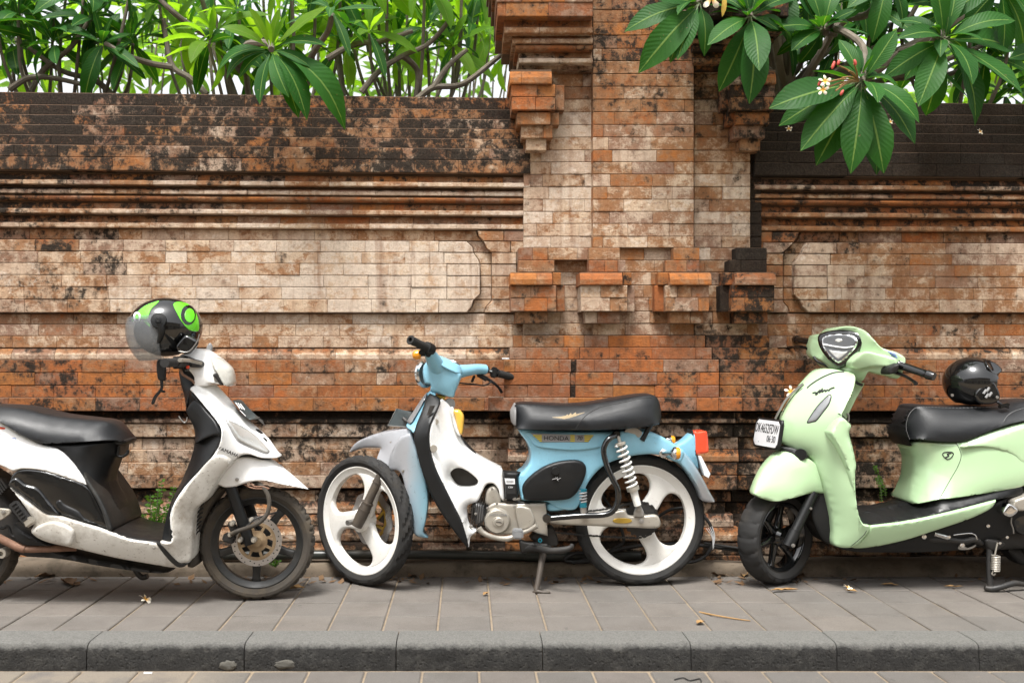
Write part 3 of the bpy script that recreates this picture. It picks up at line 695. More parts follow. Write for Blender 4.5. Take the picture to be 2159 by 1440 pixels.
def put_leaf(tree, base, d, nrm, L, kind='d', var=None):
    x = Vector(d).normalized(); z = Vector(nrm); z = (z-x*z.dot(x)); z = z.normalized() if z.length > 1e-4 else x.orthogonal().normalized(); y = z.cross(x)
    me = LV[kind][random.choice((0, 1, 2, 3, 4, 5, 9, 10, 11, 9, 10, 11)) if var is None else var]
    o = bpy.data.objects.new('leaf', me); COL.objects.link(o); o.parent = tree
    b = Vector(base)-wloc(tree); s = L
    o.matrix_basis = Matrix(((x.x*s, y.x*s, z.x*s, b.x), (x.y*s, y.y*s, z.y*s, b.y), (x.z*s, y.z*s, z.z*s, b.z), (0, 0, 0, 1)))
    return o
NL = {}
def rosette(tree, c, axis, n, L, e0=-25, e1=70, kind='d', spin=None):
    if NL.get(tree.name, 0)+n > 298: n = max(0, 298-NL.get(tree.name, 0))
    NL[tree.name] = NL.get(tree.name, 0)+n
    ax = Vector(axis).normalized(); a = ax.orthogonal().normalized(); b = ax.cross(a); sp = random.uniform(0, 6) if spin is None else spin
    for i in range(n):
        t = i/max(1, n-1); w = sp+i*2.39996+random.uniform(-.25, .25); el = R(lerp(e0, e1, t**1.1)+random.uniform(-9, 9))
        ra = a*math.cos(w)+b*math.sin(w); d = ra*math.cos(el)+ax*math.sin(el); nm = ax*math.cos(el)-ra*math.sin(el)+Vector((random.uniform(-.25, .25), random.uniform(-.25, .25), 0))
        ln = L*lerp(1.05, .5, max(0, t-.45)/.55)*random.uniform(.82, 1.12)
        put_leaf(tree, Vector(c)+ra*.008+ax*.03*t, d, nm, ln, kind if kind != 'm' else random.choice('dll'))
def limb(tree, pts, r0, r1, mat=None, name='branch'):
    q = MB(); n = len(pts); q.tube(pts, [lerp(r0, r1, i/(n-1)) for i in range(n)], 8, 5); return q.build(name, mat or M_BARK, tree)
def fork(tree, base, tip, r0=.022, r1=.011, sag=.12, mat=None):
    b, t = Vector(base), Vector(tip); j = lambda s: Vector((random.uniform(-s, s), random.uniform(-s, s), random.uniform(-s, s)))
    m = Vector((lerp(b.x, t.x, .52), lerp(b.y, t.y, .5), lerp(b.z, t.z, .30)-sag*.3))+j(.05); m2 = Vector((lerp(b.x, t.x, .84), lerp(b.y, t.y, .84), lerp(b.z, t.z, .62)-sag*.2))+j(.03)
    return limb(tree, [b, b.lerp(m, .5)+j(.02), m, m2, t], r0, r1, mat)
def tree(spots, trunk_u, Yt, label, name='frangipani_tree', kind='d', n=14, hubs=3, L=.27, group='frangipani trees behind the wall', bark=None):
    base = P(trunk_u, 745, Yt); base.z = 0; t = empty(name, base, label, 'tree', group)
    top = Vector((base.x, base.y, 1.55)); limb(t, [base, base.lerp(top, .5)+Vector((.04, 0, 0)), top], .11, .075, bark, 'trunk')
    hb = []; us = sorted(s[0] for s in spots)
    for k in range(hubs):
        u = us[min(len(us)-1, int((k+.5)/hubs*len(us)))]; p = P(lerp(trunk_u, u, .8), 250, lerp(Yt, sum(s[2] for s in spots)/len(spots), .4)); p.z = random.uniform(1.75, 2.2)
        fork(t, top-Vector((0, 0, .03)), p, .06, .036, .05, bark); hb.append(p)
    for u, v, Y, sc in spots:
        c = P(u, v, Y); h = min(hb, key=lambda q: (q-c).length); fork(t, h, c, .0085 if kind == 'l' else .0135, .006 if kind == 'l' else .0085, .10 if c.z > h.z else .02, bark)
        rosette(t, c, Vector((random.uniform(-.8, .8), random.uniform(-.9, .2), random.uniform(.5, 1))), n, L*sc, -44, 74, kind)
    return t
def scatter(u0, u1, v0, v1, Y0_, Y1_, k, sc=(1, 1.15)):
    out = []
    for _ in range(400):
        u, v, Y = random.uniform(u0, u1), random.uniform(v0, v1), random.uniform(Y0_, Y1_)
        if all(math.hypot(u-a, v-b) > 46 for a, b, *_ in out): out.append((u, v, Y, random.uniform(*sc)))
        if len(out) == k: break
    return out
t1 = tree(scatter(-180, 300, -60, 120, 5.3, 6.1, 21), 20, 5.9, 'dark dense frangipani tree behind the left end of the wall', hubs=4)
t2 = tree(scatter(300, 720, -70, 130, 5.3, 6.3, 17)+[(440, 95, 5.25, 1.1)], 520, 6.0, 'frangipani tree behind the wall with a leaf cluster drooping over its top', hubs=4, kind='m')
t3 = tree(scatter(700, 1060, -60, 110, 5.3, 6.4, 18), 800, 6.1, 'frangipani tree with bare curving branches behind the wall next to the pillar', hubs=4, kind='m')
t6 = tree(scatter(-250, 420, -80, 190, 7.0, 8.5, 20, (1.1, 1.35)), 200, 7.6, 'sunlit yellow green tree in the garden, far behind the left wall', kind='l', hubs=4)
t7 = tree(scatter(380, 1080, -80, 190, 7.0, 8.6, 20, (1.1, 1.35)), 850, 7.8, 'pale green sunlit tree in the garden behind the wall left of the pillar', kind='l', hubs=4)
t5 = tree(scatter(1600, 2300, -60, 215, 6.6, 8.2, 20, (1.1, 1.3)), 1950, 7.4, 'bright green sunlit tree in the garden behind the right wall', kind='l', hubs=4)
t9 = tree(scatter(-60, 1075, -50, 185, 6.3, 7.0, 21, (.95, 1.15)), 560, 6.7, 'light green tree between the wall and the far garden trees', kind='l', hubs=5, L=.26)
# the cluster that droops over the left wall
NL[t2.name] = max(0, NL[t2.name]-40)
c = P(572, 105, 4.52); fork(t2, P(500, 150, 5.6), c, .022, .014, .03)
for u, v, L, va in [(540, 212, 1.1, 0), (593, 192, .9, 4), (630, 240, 1.15, 0), (661, 222, 1.0, 1), (768, 205, 1.35, 3), (697, 178, .8, 1), (496, 150, .75, 1), (445, 138, 1.1, 3), (432, 110, 1.1, 3), (680, 70, .8, 1), (475, 45, .8, 4), (612, 35, .5, 5), (556, 40, .6, 5), (650, 130, .7, 4), (590, 20, .6, 2), (520, 20, .8, 5), (690, 20, .8, 2)]:
    q = P(u, v, 4.42+random.uniform(-.05, .05)); put_leaf(t2, c+(q-c)*.1, (q-c)+Vector((0, 0, .02)), Vector((random.uniform(-.5, .5), -.75, .55)), (q-c).length*.92, 'l' if v < 48 and va != 3 else 'd', va)
c2 = P(700, 30, 4.75); fork(t2, P(640, 150, 5.6), c2, .02, .013, .03)
rosette(t2, c2, (.1, -.6, .8), 11, .25, -40, 50)
# the bare crooked branches that show between the leaves
for tr, pts in ((t2, [(436, 200, 5.5), (400, 165, 5.5), (365, 142, 5.5), (352, 90, 5.5), (345, 40, 5.5)]), (t2, [(365, 142, 5.5), (320, 135, 5.5), (270, 118, 5.4), (222, 92, 5.4)]), (t2, [(500, 215, 5.6), (480, 160, 5.6), (455, 115, 5.6), (440, 50, 5.6), (420, -20, 5.6)]), (t2, [(460, 85, 5.5), (410, 60, 5.5), (360, 22, 5.4), (320, -20, 5.4)]),
        (t2, [(525, 210, 5.6), (520, 150, 5.6), (535, 110, 5.6), (560, 80, 5.5)]), (t3, [(762, 195, 5.5), (800, 150, 5.5), (850, 118, 5.5), (905, 92, 5.5), (950, 40, 5.4)]), (t3, [(690, 125, 5.5), (745, 95, 5.5), (800, 88, 5.5), (870, 66, 5.5)]), (t3, [(880, 210, 5.5), (915, 185, 5.5), (975, 178, 5.5), (1040, 130, 5.5), (1075, 100, 5.4)]),
        (t3, [(915, 185, 5.5), (945, 140, 5.5), (985, 105, 5.5)]), (t3, [(850, 118, 5.5), (880, 150, 5.6), (876, 205, 5.6)]), (t1, [(240, 205, 5.6), (200, 170, 5.6), (130, 150, 5.6), (60, 100, 5.5)]), (t1, [(60, 205, 5.6), (90, 150, 5.6), (150, 100, 5.5), (190, 40, 5.5)]), (t1, [(20, 190, 5.5), (60, 165, 5.5), (110, 165, 5.5), (180, 180, 5.5)])):
    limb(tr, [P(*p) for p in pts], .019, .012)
# overhanging tree on the right
TB = P(1650, 745, 5.35); TB.z = 0
t4 = empty('frangipani_tree', TB, 'frangipani tree with pale trunk whose large dark leaves and flowers hang over the right wall', 'tree', 'frangipani trees behind the wall')
limb(t4, [TB, P(1660, 420, 5.3), P(1655, 230, 5.25), P(1640, 130, 5.15), P(1628, 60, 5.1), P(1600, -60, 5.05)], .11, .045, M_BARKL, 'trunk')
hub = P(1650, 205, 5.22)
for e, m in ((P(1760, 60, 4.9), None), (P(1900, 110, 4.9), None), (P(2090, -60, 4.9), None), (P(1560, -70, 4.8), None)): fork(t4, hub, e, .028, .018, .02)
CL = [  # cluster centre (u, v, Y), then leaf tips (u, v, Y)
 ((1475, 8, 4.40), [(1330, 52, 4.30), (1372, 132, 4.24), (1412, 118, 4.36), (1432, 112, 4.28), (1395, 5, 4.3), (1498, 100, 4.30), (1460, -80, 4.4), (1540, -60, 4.4)]),
 ((1582, 36, 4.36), [(1505, 86, 4.22), (1536, 180, 4.28), (1596, 203, 4.24), (1604, 132, 4.14), (1545, 160, 4.36), (1640, 60, 4.3), (1560, -70, 4.35), (1620, -90, 4.35), (1500, -30, 4.4), (1690, -20, 4.4), (1700, 70, 4.5)]),
 ((1735, 62, 4.62), [(1628, 58, 4.45), (1680, 98, 4.45), (1745, 25, 4.4), (1690, 145, 4.75), (1720, 120, 4.7), (1800, 20, 4.5), (1640, 120, 4.75), (1770, -60, 4.6), (1700, -60, 4.6), (1830, 90, 4.7)]),
 ((1818, 172, 4.34), [(1638, 237, 4.24), (1654, 262, 4.34), (1706, 306, 4.22), (1734, 340, 4.30), (1804, 342, 4.16), (1862, 345, 4.16), (1852, 362, 4.36), (1936, 288, 4.20), (1942, 230, 4.12), (1860, 196, 4.1), (1896, 68, 4.3), (1772, 78, 4.36), (1958, 262, 4.42), (1830, 70, 4.4), (1885, 150, 4.45)]),
 ((1990, 84, 4.44), [(1882, 156, 4.36), (1950, 210, 4.3), (2066, 154, 4.2), (2094, 245, 4.34), (2148, 196, 4.3), (1926, 58, 4.26), (1968, -60, 4.35), (2010, 10, 4.4), (2040, -70, 4.4), (2150, 18, 4.3), (2159, 100, 4.5), (1900, 20, 4.5), (2090, 40, 4.5), (1960, 262, 4.55)]),
 ((2110, -30, 4.5), [(2000, 30, 4.4), (2040, 60, 4.5), (2120, 110, 4.5), (2200, 60, 4.4), (2180, 120, 4.6), (2230, -20, 4.5)]),
 ((2240, 100, 4.6), [(2140, 130, 4.5), (2180, 190, 4.5), (2240, 250, 4.5), (2330, 160, 4.5), (2300, 40, 4.5), (2160, 40, 4.6)]),
 ((1660, -40, 4.7), [(1600, 30, 4.6), (1660, 80, 4.6), (1720, 30, 4.6), (1640, 70, 4.75), (1750, -20, 4.7)]),
 ((1870, -40, 4.75), [(1800, 10, 4.65), (1850, 70, 4.65), (1920, 40, 4.65), (1960, 0, 4.7), (1780, 40, 4.8)])]
PET = MB()
for (u, v, Y), tips in CL:
    c = P(u, v, Y); fork(t4, min((P(1760, 60, 4.9), P(1900, 110, 4.9), P(2090, -60, 4.9), P(1560, -70, 4.8)), key=lambda q: (q-c).length), c, .022, .013, .0)
    for i, (a, b, Yl) in enumerate(tips):
        q = P(a, b, Yl); d = q-c
        PET.tube([c, c+d*.10+Vector((0, 0, .006)), c+d*.22], [.005, .0035, .0028], 5, 3)
        put_leaf(t4, c+d*.09, d*.91+Vector((0, 0, d.length*.10)), Vector((random.uniform(-.35, .35), -.85, .5)), d.length*.95, 'd', random.choice((6, 7, 8, 6, 4, 1)))
    rosette(t4, c+Vector((0, .03, 0)), (0, -.3, 1), 9, .20, -10, 55)
PET.build('petioles', M_TWIG, t4)
for u, v, Y in [(1700, 10, 5.1), (1800, -10, 5.1), (1950, -20, 5.0), (2080, 120, 5.3), (2060, 0, 5.1), (1880, 50, 5.2), (2140, 60, 5.2), (1760, 110, 5.2), (1560, -60, 5.0), (1650, -70, 5.0)]:
    fork(t4, hub, P(u, v, Y), .018, .011, .0); rosette(t4, P(u, v, Y), (random.uniform(-.4, .4), -.5, 1), 13, .27, -30, 70)
t8 = tree([(1540, 20, 4.95, 1), (1650, 70, 5.1, 1), (1715, -20, 5.0, 1.05), (1770, 60, 5.15, 1), (1840, 20, 5.05, 1.1), (1930, 130, 5.2, 1), (1990, 30, 5.1, 1.1), (2060, 130, 5.25, 1), (2130, 30, 5.1, 1.1), (2190, 150, 5.2, 1), (2250, 40, 5.2, 1), (1600, -70, 5.0, 1), (1900, -60, 5.1, 1), (2050, -70, 5.1, 1), (1690, 150, 5.3, .9), (1745, 190, 5.35, .85), (1420, -60, 4.8, .9), (2120, 205, 5.4, .8)], 1990, 5.7, 'dark frangipani tree close behind the black topped right wall', hubs=4, n=14)
# a far thicket seen only as light green between the trees
q = MB()
rg = random.Random(3)
for _ in range(5200):
    x, y, z = rg.uniform(-7, 8), rg.uniform(10.5, 13.5), rg.uniform(1.2, 4.9)
    if fbm(x, z, .55) < -.02+max(0, z-3.2)*.16: continue
    d = Vector((rg.uniform(-1, 1), rg.uniform(-1, 1), rg.uniform(-.7, 1))).normalized(); w = d.orthogonal().normalized()*.05; L = rg.uniform(.22, .36); c = Vector((x, y, z))
    q.add([c, c+d*L*.5+w, c+d*L-Vector((0, 0, .05)), c+d*L*.5-w], [(0, 1, 2, 3)])
M_FAR = NT('far_leaves'); pp_ = M_FAR.pos(); cc = M_FAR.mix(M_FAR.noise(pp_, 1.7, 3), C(.11, .25, .025), C(.21, .36, .05)); b1 = M_FAR.n('BsdfDiffuse', {'Color': cc}); b2 = M_FAR.n('BsdfTranslucent', {'Color': cc})
mm = M_FAR.n('MixShader', {0: .5, 1: b1.outputs[0], 2: b2.outputs[0]}); M_FAR.t.links.new(mm.outputs[0], M_FAR.out.inputs[0])
me = mesh('thicket', q.v, q.f); tag(link('thicket', me, M_FAR.m), 'bright green thicket far behind the garden trees', None, None, 'stuff')

# unseen house added behind the camera: it keeps the low sky off the wall
sh = empty('sky_blocker_house', (0, -5.6, 0), 'single storey plastered shop house across the street', 'building')
M_PLAS = paint('plaster', (.58, .54, .46), .9, dirt=.5, bump=.3, bscale=60); M_ROOF = paint('roof_tile', (.22, .09, .05), .9, dirt=.5); M_WOODD = paint('dark_wood', (.09, .05, .03), .6)
MB().box((0, -6.6, 2.0), (26, 2, 4.2)).build('wall', M_PLAS, sh, None); MB().box((0, -6.2, 4.25), (27, 3.4, .18), Matrix.Rotation(R(8), 4, 'X')).build('roof', M_ROOF, sh, None)
for i in range(6):
    x = -11+i*4.4; MB().box((x, -5.58, 1.15), (1.5, .08, 2.3), None, .02).build('door', M_WOODD, sh, None); MB().box((x+2.1, -5.58, 1.7), (1.3, .08, 1.2), None, .02).build('window', M_WOODD, sh, None)
# ---------------------------------------------------------------- materials of the bikes
M_BLUE = paint('pale_blue_paint', (.235, .50, .64), .32, dirt=.18, dcol=(.12, .16, .15), coat=.35, spots=.25, bump=.04)
M_WHITE = paint('white_paint', (.82, .82, .80), .28, dirt=.04, dcol=(.5, .45, .35), coat=.3, spots=.05, bump=.03)
M_WHITED = paint('dirty_white_plastic', (.66, .64, .59), .42, dirt=.9, dcol=(.20, .16, .11), dscale=6.5, spots=.8, bump=.12, lo=.45, hi=.72)
M_GREEN = paint('pale_green_paint', (.43, .605, .36), .2, dirt=.05, dcol=(.2, .25, .14), coat=.9, spots=.05, bump=.015)
M_BLACK = paint('black_plastic', (.0085, .009, .0095), .38, dirt=.16, dcol=(.04, .036, .03), spots=.12, bump=.12, spec=.32)
M_GLOSS = paint('black_gloss', (.005, .0053, .0055), .12, dirt=.06, dcol=(.06, .055, .05), coat=.6, spots=.08, bump=.03)
M_SEAT = paint('black_seat_vinyl', (.010, .011, .0125), .40, dirt=.14, dcol=(.035, .035, .035), spots=.05, bump=.3, bscale=520, spec=.35)
M_RUB = paint('rubber', (.026, .0255, .025), .75, dirt=.45, dcol=(.055, .047, .037), dscale=8, spots=.2, bump=.3, spec=.25)
M_RUBM = paint('muddy_rubber', (.05, .042, .033), .88, dirt=.8, dcol=(.125, .098, .066), dscale=7, spots=.4, bump=.4)
M_STEEL = paint('dull_steel', (.40, .39, .37), .38, .85, dirt=.4, dcol=(.12, .09, .06), spots=.4)
M_CHROME = paint('chrome', (.72, .72, .72), .14, 1, dirt=.15, dcol=(.2, .17, .13), spots=.15)
M_CASE = paint('engine_alloy', (.43, .40, .345), .42, .55, dirt=.35, dcol=(.16, .12, .075), spots=.3, bump=.12)
M_IRON = paint('dark_iron', (.035, .034, .033), .5, .4, dirt=.4, dcol=(.085, .065, .045), spots=.4)
M_FORK = paint('grimy_fork', (.075, .062, .050), .55, .3, dirt=.7, dcol=(.12, .09, .06), dscale=18, spots=.5)
M_RUST = paint('rusty_pipe', (.26, .145, .095), .7, .2, dirt=.6, dcol=(.09, .05, .035), dscale=16)
M_GOLD = paint('gold_disc', (.50, .33, .06), .4, .7, dirt=.3)
M_DISC = paint('brake_disc', (.46, .45, .45), .28, .9, dirt=.2)
M_RIMW = paint('white_rim', (.78, .765, .72), .36, dirt=.2, dcol=(.36, .30, .20), dscale=9, spots=.35)
M_RIMB = paint('black_rim', (.022, .022, .021), .45, .2, dirt=.5, dcol=(.09, .08, .065), spots=.3)
M_AMBER = paint('amber_lens', (.78, .30, .015), .18, dirt=.1, coat=.5, spots=.05)
M_YELLOW = paint('yellow_lens', (.78, .47, .07), .2, dirt=.15, dcol=(.5, .25, .03), coat=.5)
M_RED = paint('red_lens', (.72, .075, .03), .22, dirt=.2, dcol=(.6, .2, .1), coat=.4)
M_PLATE = paint('number_plate_dark', (.05, .062, .064), .45, .3, dirt=.4, dcol=(.14, .14, .13))
M_PLATEW = paint('number_plate_white', (.74, .75, .76), .4, dirt=.06, spots=.05)
M_INK = paint('black_ink', (.012, .012, .012), .5, dirt=0, spots=0)
M_GREY = paint('grey_print', (.25, .25, .25), .5, dirt=0, spots=0)
M_WINK = paint('white_ink', (.75, .75, .75), .5, dirt=0, spots=0)
M_YEL = paint('yellow_print', (.55, .45, .03), .45, dirt=.1, spots=.1)
M_LIME = paint('lime_print', (.13, .62, .02), .25, dirt=.03, coat=.6, spots=.03)
M_TEAL = paint('teal_anodised', (.03, .25, .36), .25, .8, dirt=.1)
M_CLEAR = paint('clear_lens', (.55, .55, .53), .14, .35, dirt=.3, dcol=(.3, .28, .22), dscale=14, coat=1, bump=.5, bscale=90)
M_TORN = paint('torn_foam', (.55, .44, .28), .9, dirt=.2)
M_GRN = paint('dull_grey_cover', (.30, .31, .32), .4, .5, dirt=.25)
def fade_material(name, c1, c2, axis, a, b, zf=0):
    """sprayed paint or painted shading that fades from one colour to the other along the panel"""
    t = NT(name); p = t.pos(); x = t.n('SeparateXYZ', {0: p}).outputs[axis]
    f = t.ramp(t.math('ADD', x, t.math('MULTIPLY', t.math('SUBTRACT', t.noise(p, 9, 3), .5), .05)), a, b)
    c = t.mix(f, C(*c1), C(*c2)); me = t.ramp(f, 0, 1, .1, .6)
    c = t.mix(t.ramp(t.noise(p, 70, 3), .64, .72, 0, .4), c, C(.1, .09, .07))
    t.bsdf(Base_Color=c, Roughness=.3, Metallic=me, Coat_Weight=.3); return t.m
SILV = (.33, .34, .36)
def glass_material(name, col, alpha, rough=.08):
    t = NT(name); p = t.pos(); b = t.n('BsdfPrincipled', {'Base Color': C(*col), 'Roughness': rough, 'Coat Weight': .5})
    tr = t.n('BsdfTransparent', {'Color': C(.9, .92, .93)}); f = t.ramp(t.noise(p, 7, 5, .6), .3, .7, alpha*.6, min(1, alpha*1.4))
    m = t.n('MixShader', {0: f, 1: tr.outputs[0], 2: b.outputs[0]}); t.t.links.new(m.outputs[0], t.out.inputs[0]); return t.m

def wheel(bike, c, th, Rr, hw, ro, ri, M_ty, M_ri, tread, spokes, seg=168, hubr=.035):
    """wheel empty turned by th; sub-parts tyre, rim (with its spokes), built upright at c"""
    w = empty('wheel', c, parent=bike); w.rotation_euler = (0, 0, th); c = Vector(c); ax = (0, -1, 0); h = Rr-ro
    prof = [(ro-.004, -hw*.60), (ro+.10*h, -hw*.80), (ro+.42*h, -hw), (ro+.66*h, -hw*.96), (ro+.84*h, -hw*.78), (ro+.95*h, -hw*.48), (Rr, -hw*.16), (Rr, hw*.16), (ro+.95*h, hw*.48), (ro+.84*h, hw*.78), (ro+.66*h, hw*.96), (ro+.42*h, hw), (ro+.10*h, hw*.80), (ro-.004, hw*.60)]
    q = MB(); q.lathe(prof, c, ax, seg, tread); q.build('tyre', M_ty, w, 28)
    q = MB(); e = ro-ri
    q.lathe([(ro+.002, -hw*.62), (ro+.004, -hw*.70), (ro-.004, -hw*.74), (ro-.25*e, -hw*.66), (ro-.6*e, -hw*.5), (ri, -hw*.42), (ri-.003, 0), (ri, hw*.42), (ro-.25*e, hw*.66), (ro-.004, hw*.74), (ro+.004, hw*.70), (ro+.002, hw*.62)], c, ax, 72, close=True)
    q.lathe([(0, -.045), (hubr*.7, -.045), (hubr, -.03), (hubr, .03), (hubr*.7, .045), (0, .045)], c, ax, 28)
    sp = spokes(c, ri, hubr)
    for o in sp:
        me = o.data; b = len(q.v); q.v += [tuple(v.co) for v in me.vertices]; q.f += [tuple(i+b for i in p.vertices) for p in me.polygons]; q.m += [0]*len(me.polygons)
        bpy.data.objects.remove(o); bpy.data.meshes.remove(me)
    q.build('rim', M_ri, w, 38); return w
def tri_spokes(rot):
    def f(c, ri, hr):
        out = []
        for k in range(3):
            a0 = rot+k*120; pl = lambda r, a: (c.x+r*math.cos(R(a0+a)), c.z+r*math.sin(R(a0+a)))
            pts = [pl(.016, -60), pl(.055, -46), pl(.095, -24), pl(ri*.68, -14), pl(ri*.84, -14), pl(ri*.95, -22), pl(ri+.006, -36), pl(ri+.010, -10), pl(ri+.010, 16), pl(ri+.005, 42), pl(ri*.95, 30), pl(ri*.82, 22), pl(ri*.64, 18), pl(.09, 24), pl(.06, 44), pl(.018, 60)]
            out.append(relief('spoke', pts, None, None, c.y, H=.018, r=.02, sp=.012))
        return out
    return f
def bar_spokes(n, rot, w0, w1, H=.012):
    def f(c, ri, hr):
        out = []
        for k in range(n):
            a = R(rot+k*360/n); d = (math.cos(a), math.sin(a)); e = (-d[1], d[0]); pl = lambda r, s: (c.x+d[0]*r+e[0]*s, c.z+d[1]*r+e[1]*s)
            A, B = pl(.01, -w0), pl(.01, w0); Cc, D = pl(ri+.005, w1*1.5), pl(ri+.005, -w1*1.5)
            out.append(relief('spoke', [A, A, pl(ri*.8, -w1), D, D, Cc, Cc, pl(ri*.8, w1), B, B], None, None, c.y, H=H, r=.008, sp=.014, sub=3))
        return out
    return f
def tread_knob(k, i):
    if 4 <= i <= 9: return -.0075 if (k % 6 == 0 and i in (4, 5, 8, 9)) or (k % 6 == 3 and i in (5, 6, 7, 8)) else 0
    return 0
def tread_curve(k, i):
    if 3 <= i <= 10: return -.009 if (k+i*2) % 9 in (0, 1) else 0
    return 0
def coil(name, a, b, r, turns, wr, mat, parent):
    a, b = Vector(a), Vector(b); ax = (b-a).normalized(); e = ax.orthogonal().normalized(); f = ax.cross(e); n = int(turns*12); q = MB()
    q.tube([a.lerp(b, i/n)+(e*math.cos(i*math.pi/6)+f*math.sin(i*math.pi/6))*r for i in range(n+1)], wr, 6, 1); return q.build(name, mat, parent, 60)
def disc(name, c, n, r, h, mat, parent, dome=.0, seg=28):
    q = MB(); q.lathe([(0, h+dome), (r*.5, h+dome*.75), (r*.82, h+dome*.3), (r*.95, h), (r, h*.7), (r, -h*.2), (0, -h*.2)], c, n, seg); return q.build(name, mat, parent, 35)
def bolt(c, r, parent, mat=None, n=(0, -1, 0)):
    q = MB(); q.lathe([(0, .006), (r*.55, .006), (r*.6, .0035), (r, .003), (r, -.002)], c, n, 6); return q.build('bolt', mat or M_STEEL, parent, 30)
def cyl(name, pts, r, mat, parent, seg=14, sub=6):
    q = MB(); q.tube(pts, r, seg, sub); return q.build(name, mat, parent, 50)
# ---------------------------------------------------------------- the pale blue moped
YB = 4.42; kb = YB/F
mo = empty('moped', P(1060, 1232, YB), 'pale blue and white vintage moped with black seat on its side stand in the middle', 'moped', 'motorbikes parked along the wall'); mo.location.z = 0
NS_ = Vector((0, -1, 0)); T40 = R(-40); nF = Vector((math.sin(T40), -math.cos(T40), 0))
cr_ = P(1349, 1094, YB); cr_.z = .292; cf_ = P(767, 1091, YB); cf_.z = .288
wr = wheel(mo, cr_, R(4), .292, .038, .242, .207, M_RUB, M_RIMW, tread_curve, tri_spokes(54), hubr=.05)
wf = wheel(mo, cf_, T40, .288, .035, .239, .208, M_RUB, M_RIMW, tread_curve, tri_spokes(66), hubr=.05)
q = MB(); q.lathe([(.074, .055), (.088, .055), (.088, .059), (.074, .059)], cf_, (0, 1, 0), 60, close=True)
for k in range(6):
    a = k*math.pi/3; q.tube([cf_+Vector((math.cos(a)*.03, .057, math.sin(a)*.03)), cf_+Vector((math.cos(a+.5)*.08, .057, math.sin(a+.5)*.08))], .007, 6, 1)
q.build('brake_disc', M_GOLD, wf)
q = MB(); q.lathe([(.090, .05), (.126, .05), (.126, .054), (.090, .054)], cf_, (0, 1, 0), 60, close=True, fr=lambda k, i: .004*math.sin(k*math.pi/3)); q.build('disc_band', M_DISC, wf)
# body, side cover, seat
rel('body', 'R', [(222, 362, .085), (400, 368, .09), (640, 370, .09), (800, 370, .085), (920, 365, .08), (1000, 372, .075), (1060, 392, .07), (1120, 425, .07), (1190, 470, .065), (1215, 500, .065), (1190, 560, .065), (1150, 545, .065), (1050, 514, .065), (950, 514, .065), (850, 532, .07), (750, 568, .08), (680, 622, .08), (630, 690, .08), (605, 750, .08), (570, 828, .075), (530, 850, .07), (450, 838, .07), (380, 800, .075), (240, 790, .08), (222, 760, .08), (206, 650, .08), (245, 608, .08), (276, 560, .08), (284, 500, .08), (262, 440, .08)], M_BLUE, mo, YB, H=.022, r=.03, sp=.014)
rel('body_panel', 'R', [(262, 376, .104), (420, 380, .112), (640, 380, .114), (780, 384, .108), (770, 430, .108), (700, 470, .11), (560, 488, .112), (400, 478, .112), (318, 462, .108), (285, 420, .106)], M_BLUE, mo, YB, H=.006, r=.012, sp=.014)
rel('side_cover', 'R', [(240, 760, .105), (236, 700, .105), (285, 640, .108), (370, 582, .11), (470, 551, .11), (570, 546, .11), (616, 575, .108), (620, 625, .108), (592, 700, .106), (550, 760, .104), (480, 789, .104), (270, 792, .104)], M_BLACK, mo, YB, H=.018, r=.02, sp=.012, crown=.008)
disc('cover_knob', zp('R', 434, 612, YB-.138)+Vector((0, 0, 0)), NS_, .0165, .012, M_BLACK, mo)
q = MB()
for a, b in (((415, 664), (445, 655)), ((436, 648), (452, 672)), ((445, 665), (468, 655)), ((448, 648), (446, 668)), ((420, 662), (438, 660))):
    A = zp('R', *a, YB-.1375); B = zp('R', *b, YB-.1375); q.tube([A, B], .0009, 5, 1)
q.build('scratched_emblem', M_WINK, mo)
seat = rel('seat', 'R', [(168, 265, .02), (178, 225, .03), (196, 204, .04), (260, 197, .05), (420, 206, .055), (560, 207, .055), (700, 190, .055), (850, 164, .055), (960, 147, .05), (1030, 152, .04), (1060, 192, .03), (1071, 262, .03), (1064, 312, .06), (1030, 336, .09), (800, 361, .115), (560, 366, .12), (230, 361, .1), (190, 338, .07), (172, 310, .03)], M_SEAT, mo, YB, H=.075, r=.075, sp=.013)
rel('seat_nose', 'R', [(162, 262, .03), (174, 228, .03), (196, 206, .05), (198, 300, .11), (194, 338, .09), (172, 322, .04)], M_GREY, mo, YB, H=.05, r=.04, sp=.013)
q = MB()
top = [(262, 197), (420, 206), (560, 207), (700, 190), (850, 164), (960, 147)]
for i in range(24):
    x = 275+i*29.5
    for (x1, y1), (x2, y2) in zip(top[:-1], top[1:]):
        if x1 <= x <= x2:
            y = lerp(y1, y2, (x-x1)/(x2-x1)); c = zp('R', x, y, YB)
            q.tube([c+Vector((0, s*.10, -.075*(1-math.sqrt(max(0, 1-(max(0, abs(s*.10)-.055)/.075)**2)))+.0006)) for s in (-1, -.85, -.6, -.3, 0, .3, .6, .85, 1)], .0022, 5, 1)
q.build('seat_ribs', M_RUB, seat)
def on_seat(x, y): return zp('R', x, y, YB-.192)
cyl('seat_seam', [zp('R', x, y, YB-w) for x, y, w in ((556, 362, .186), (590, 310, .187), (640, 262, .183), (720, 222, .172), (850, 196, .162), (960, 172, .15), (1020, 170, .13))], .0016, M_INK, seat, 6)
q = MB(); A = [(415, 288), (470, 284), (500, 278), (510, 270), (516, 277), (530, 262), (536, 274), (560, 258), (562, 270), (615, 258), (590, 268), (560, 280), (520, 292), (490, 298), (450, 292)]
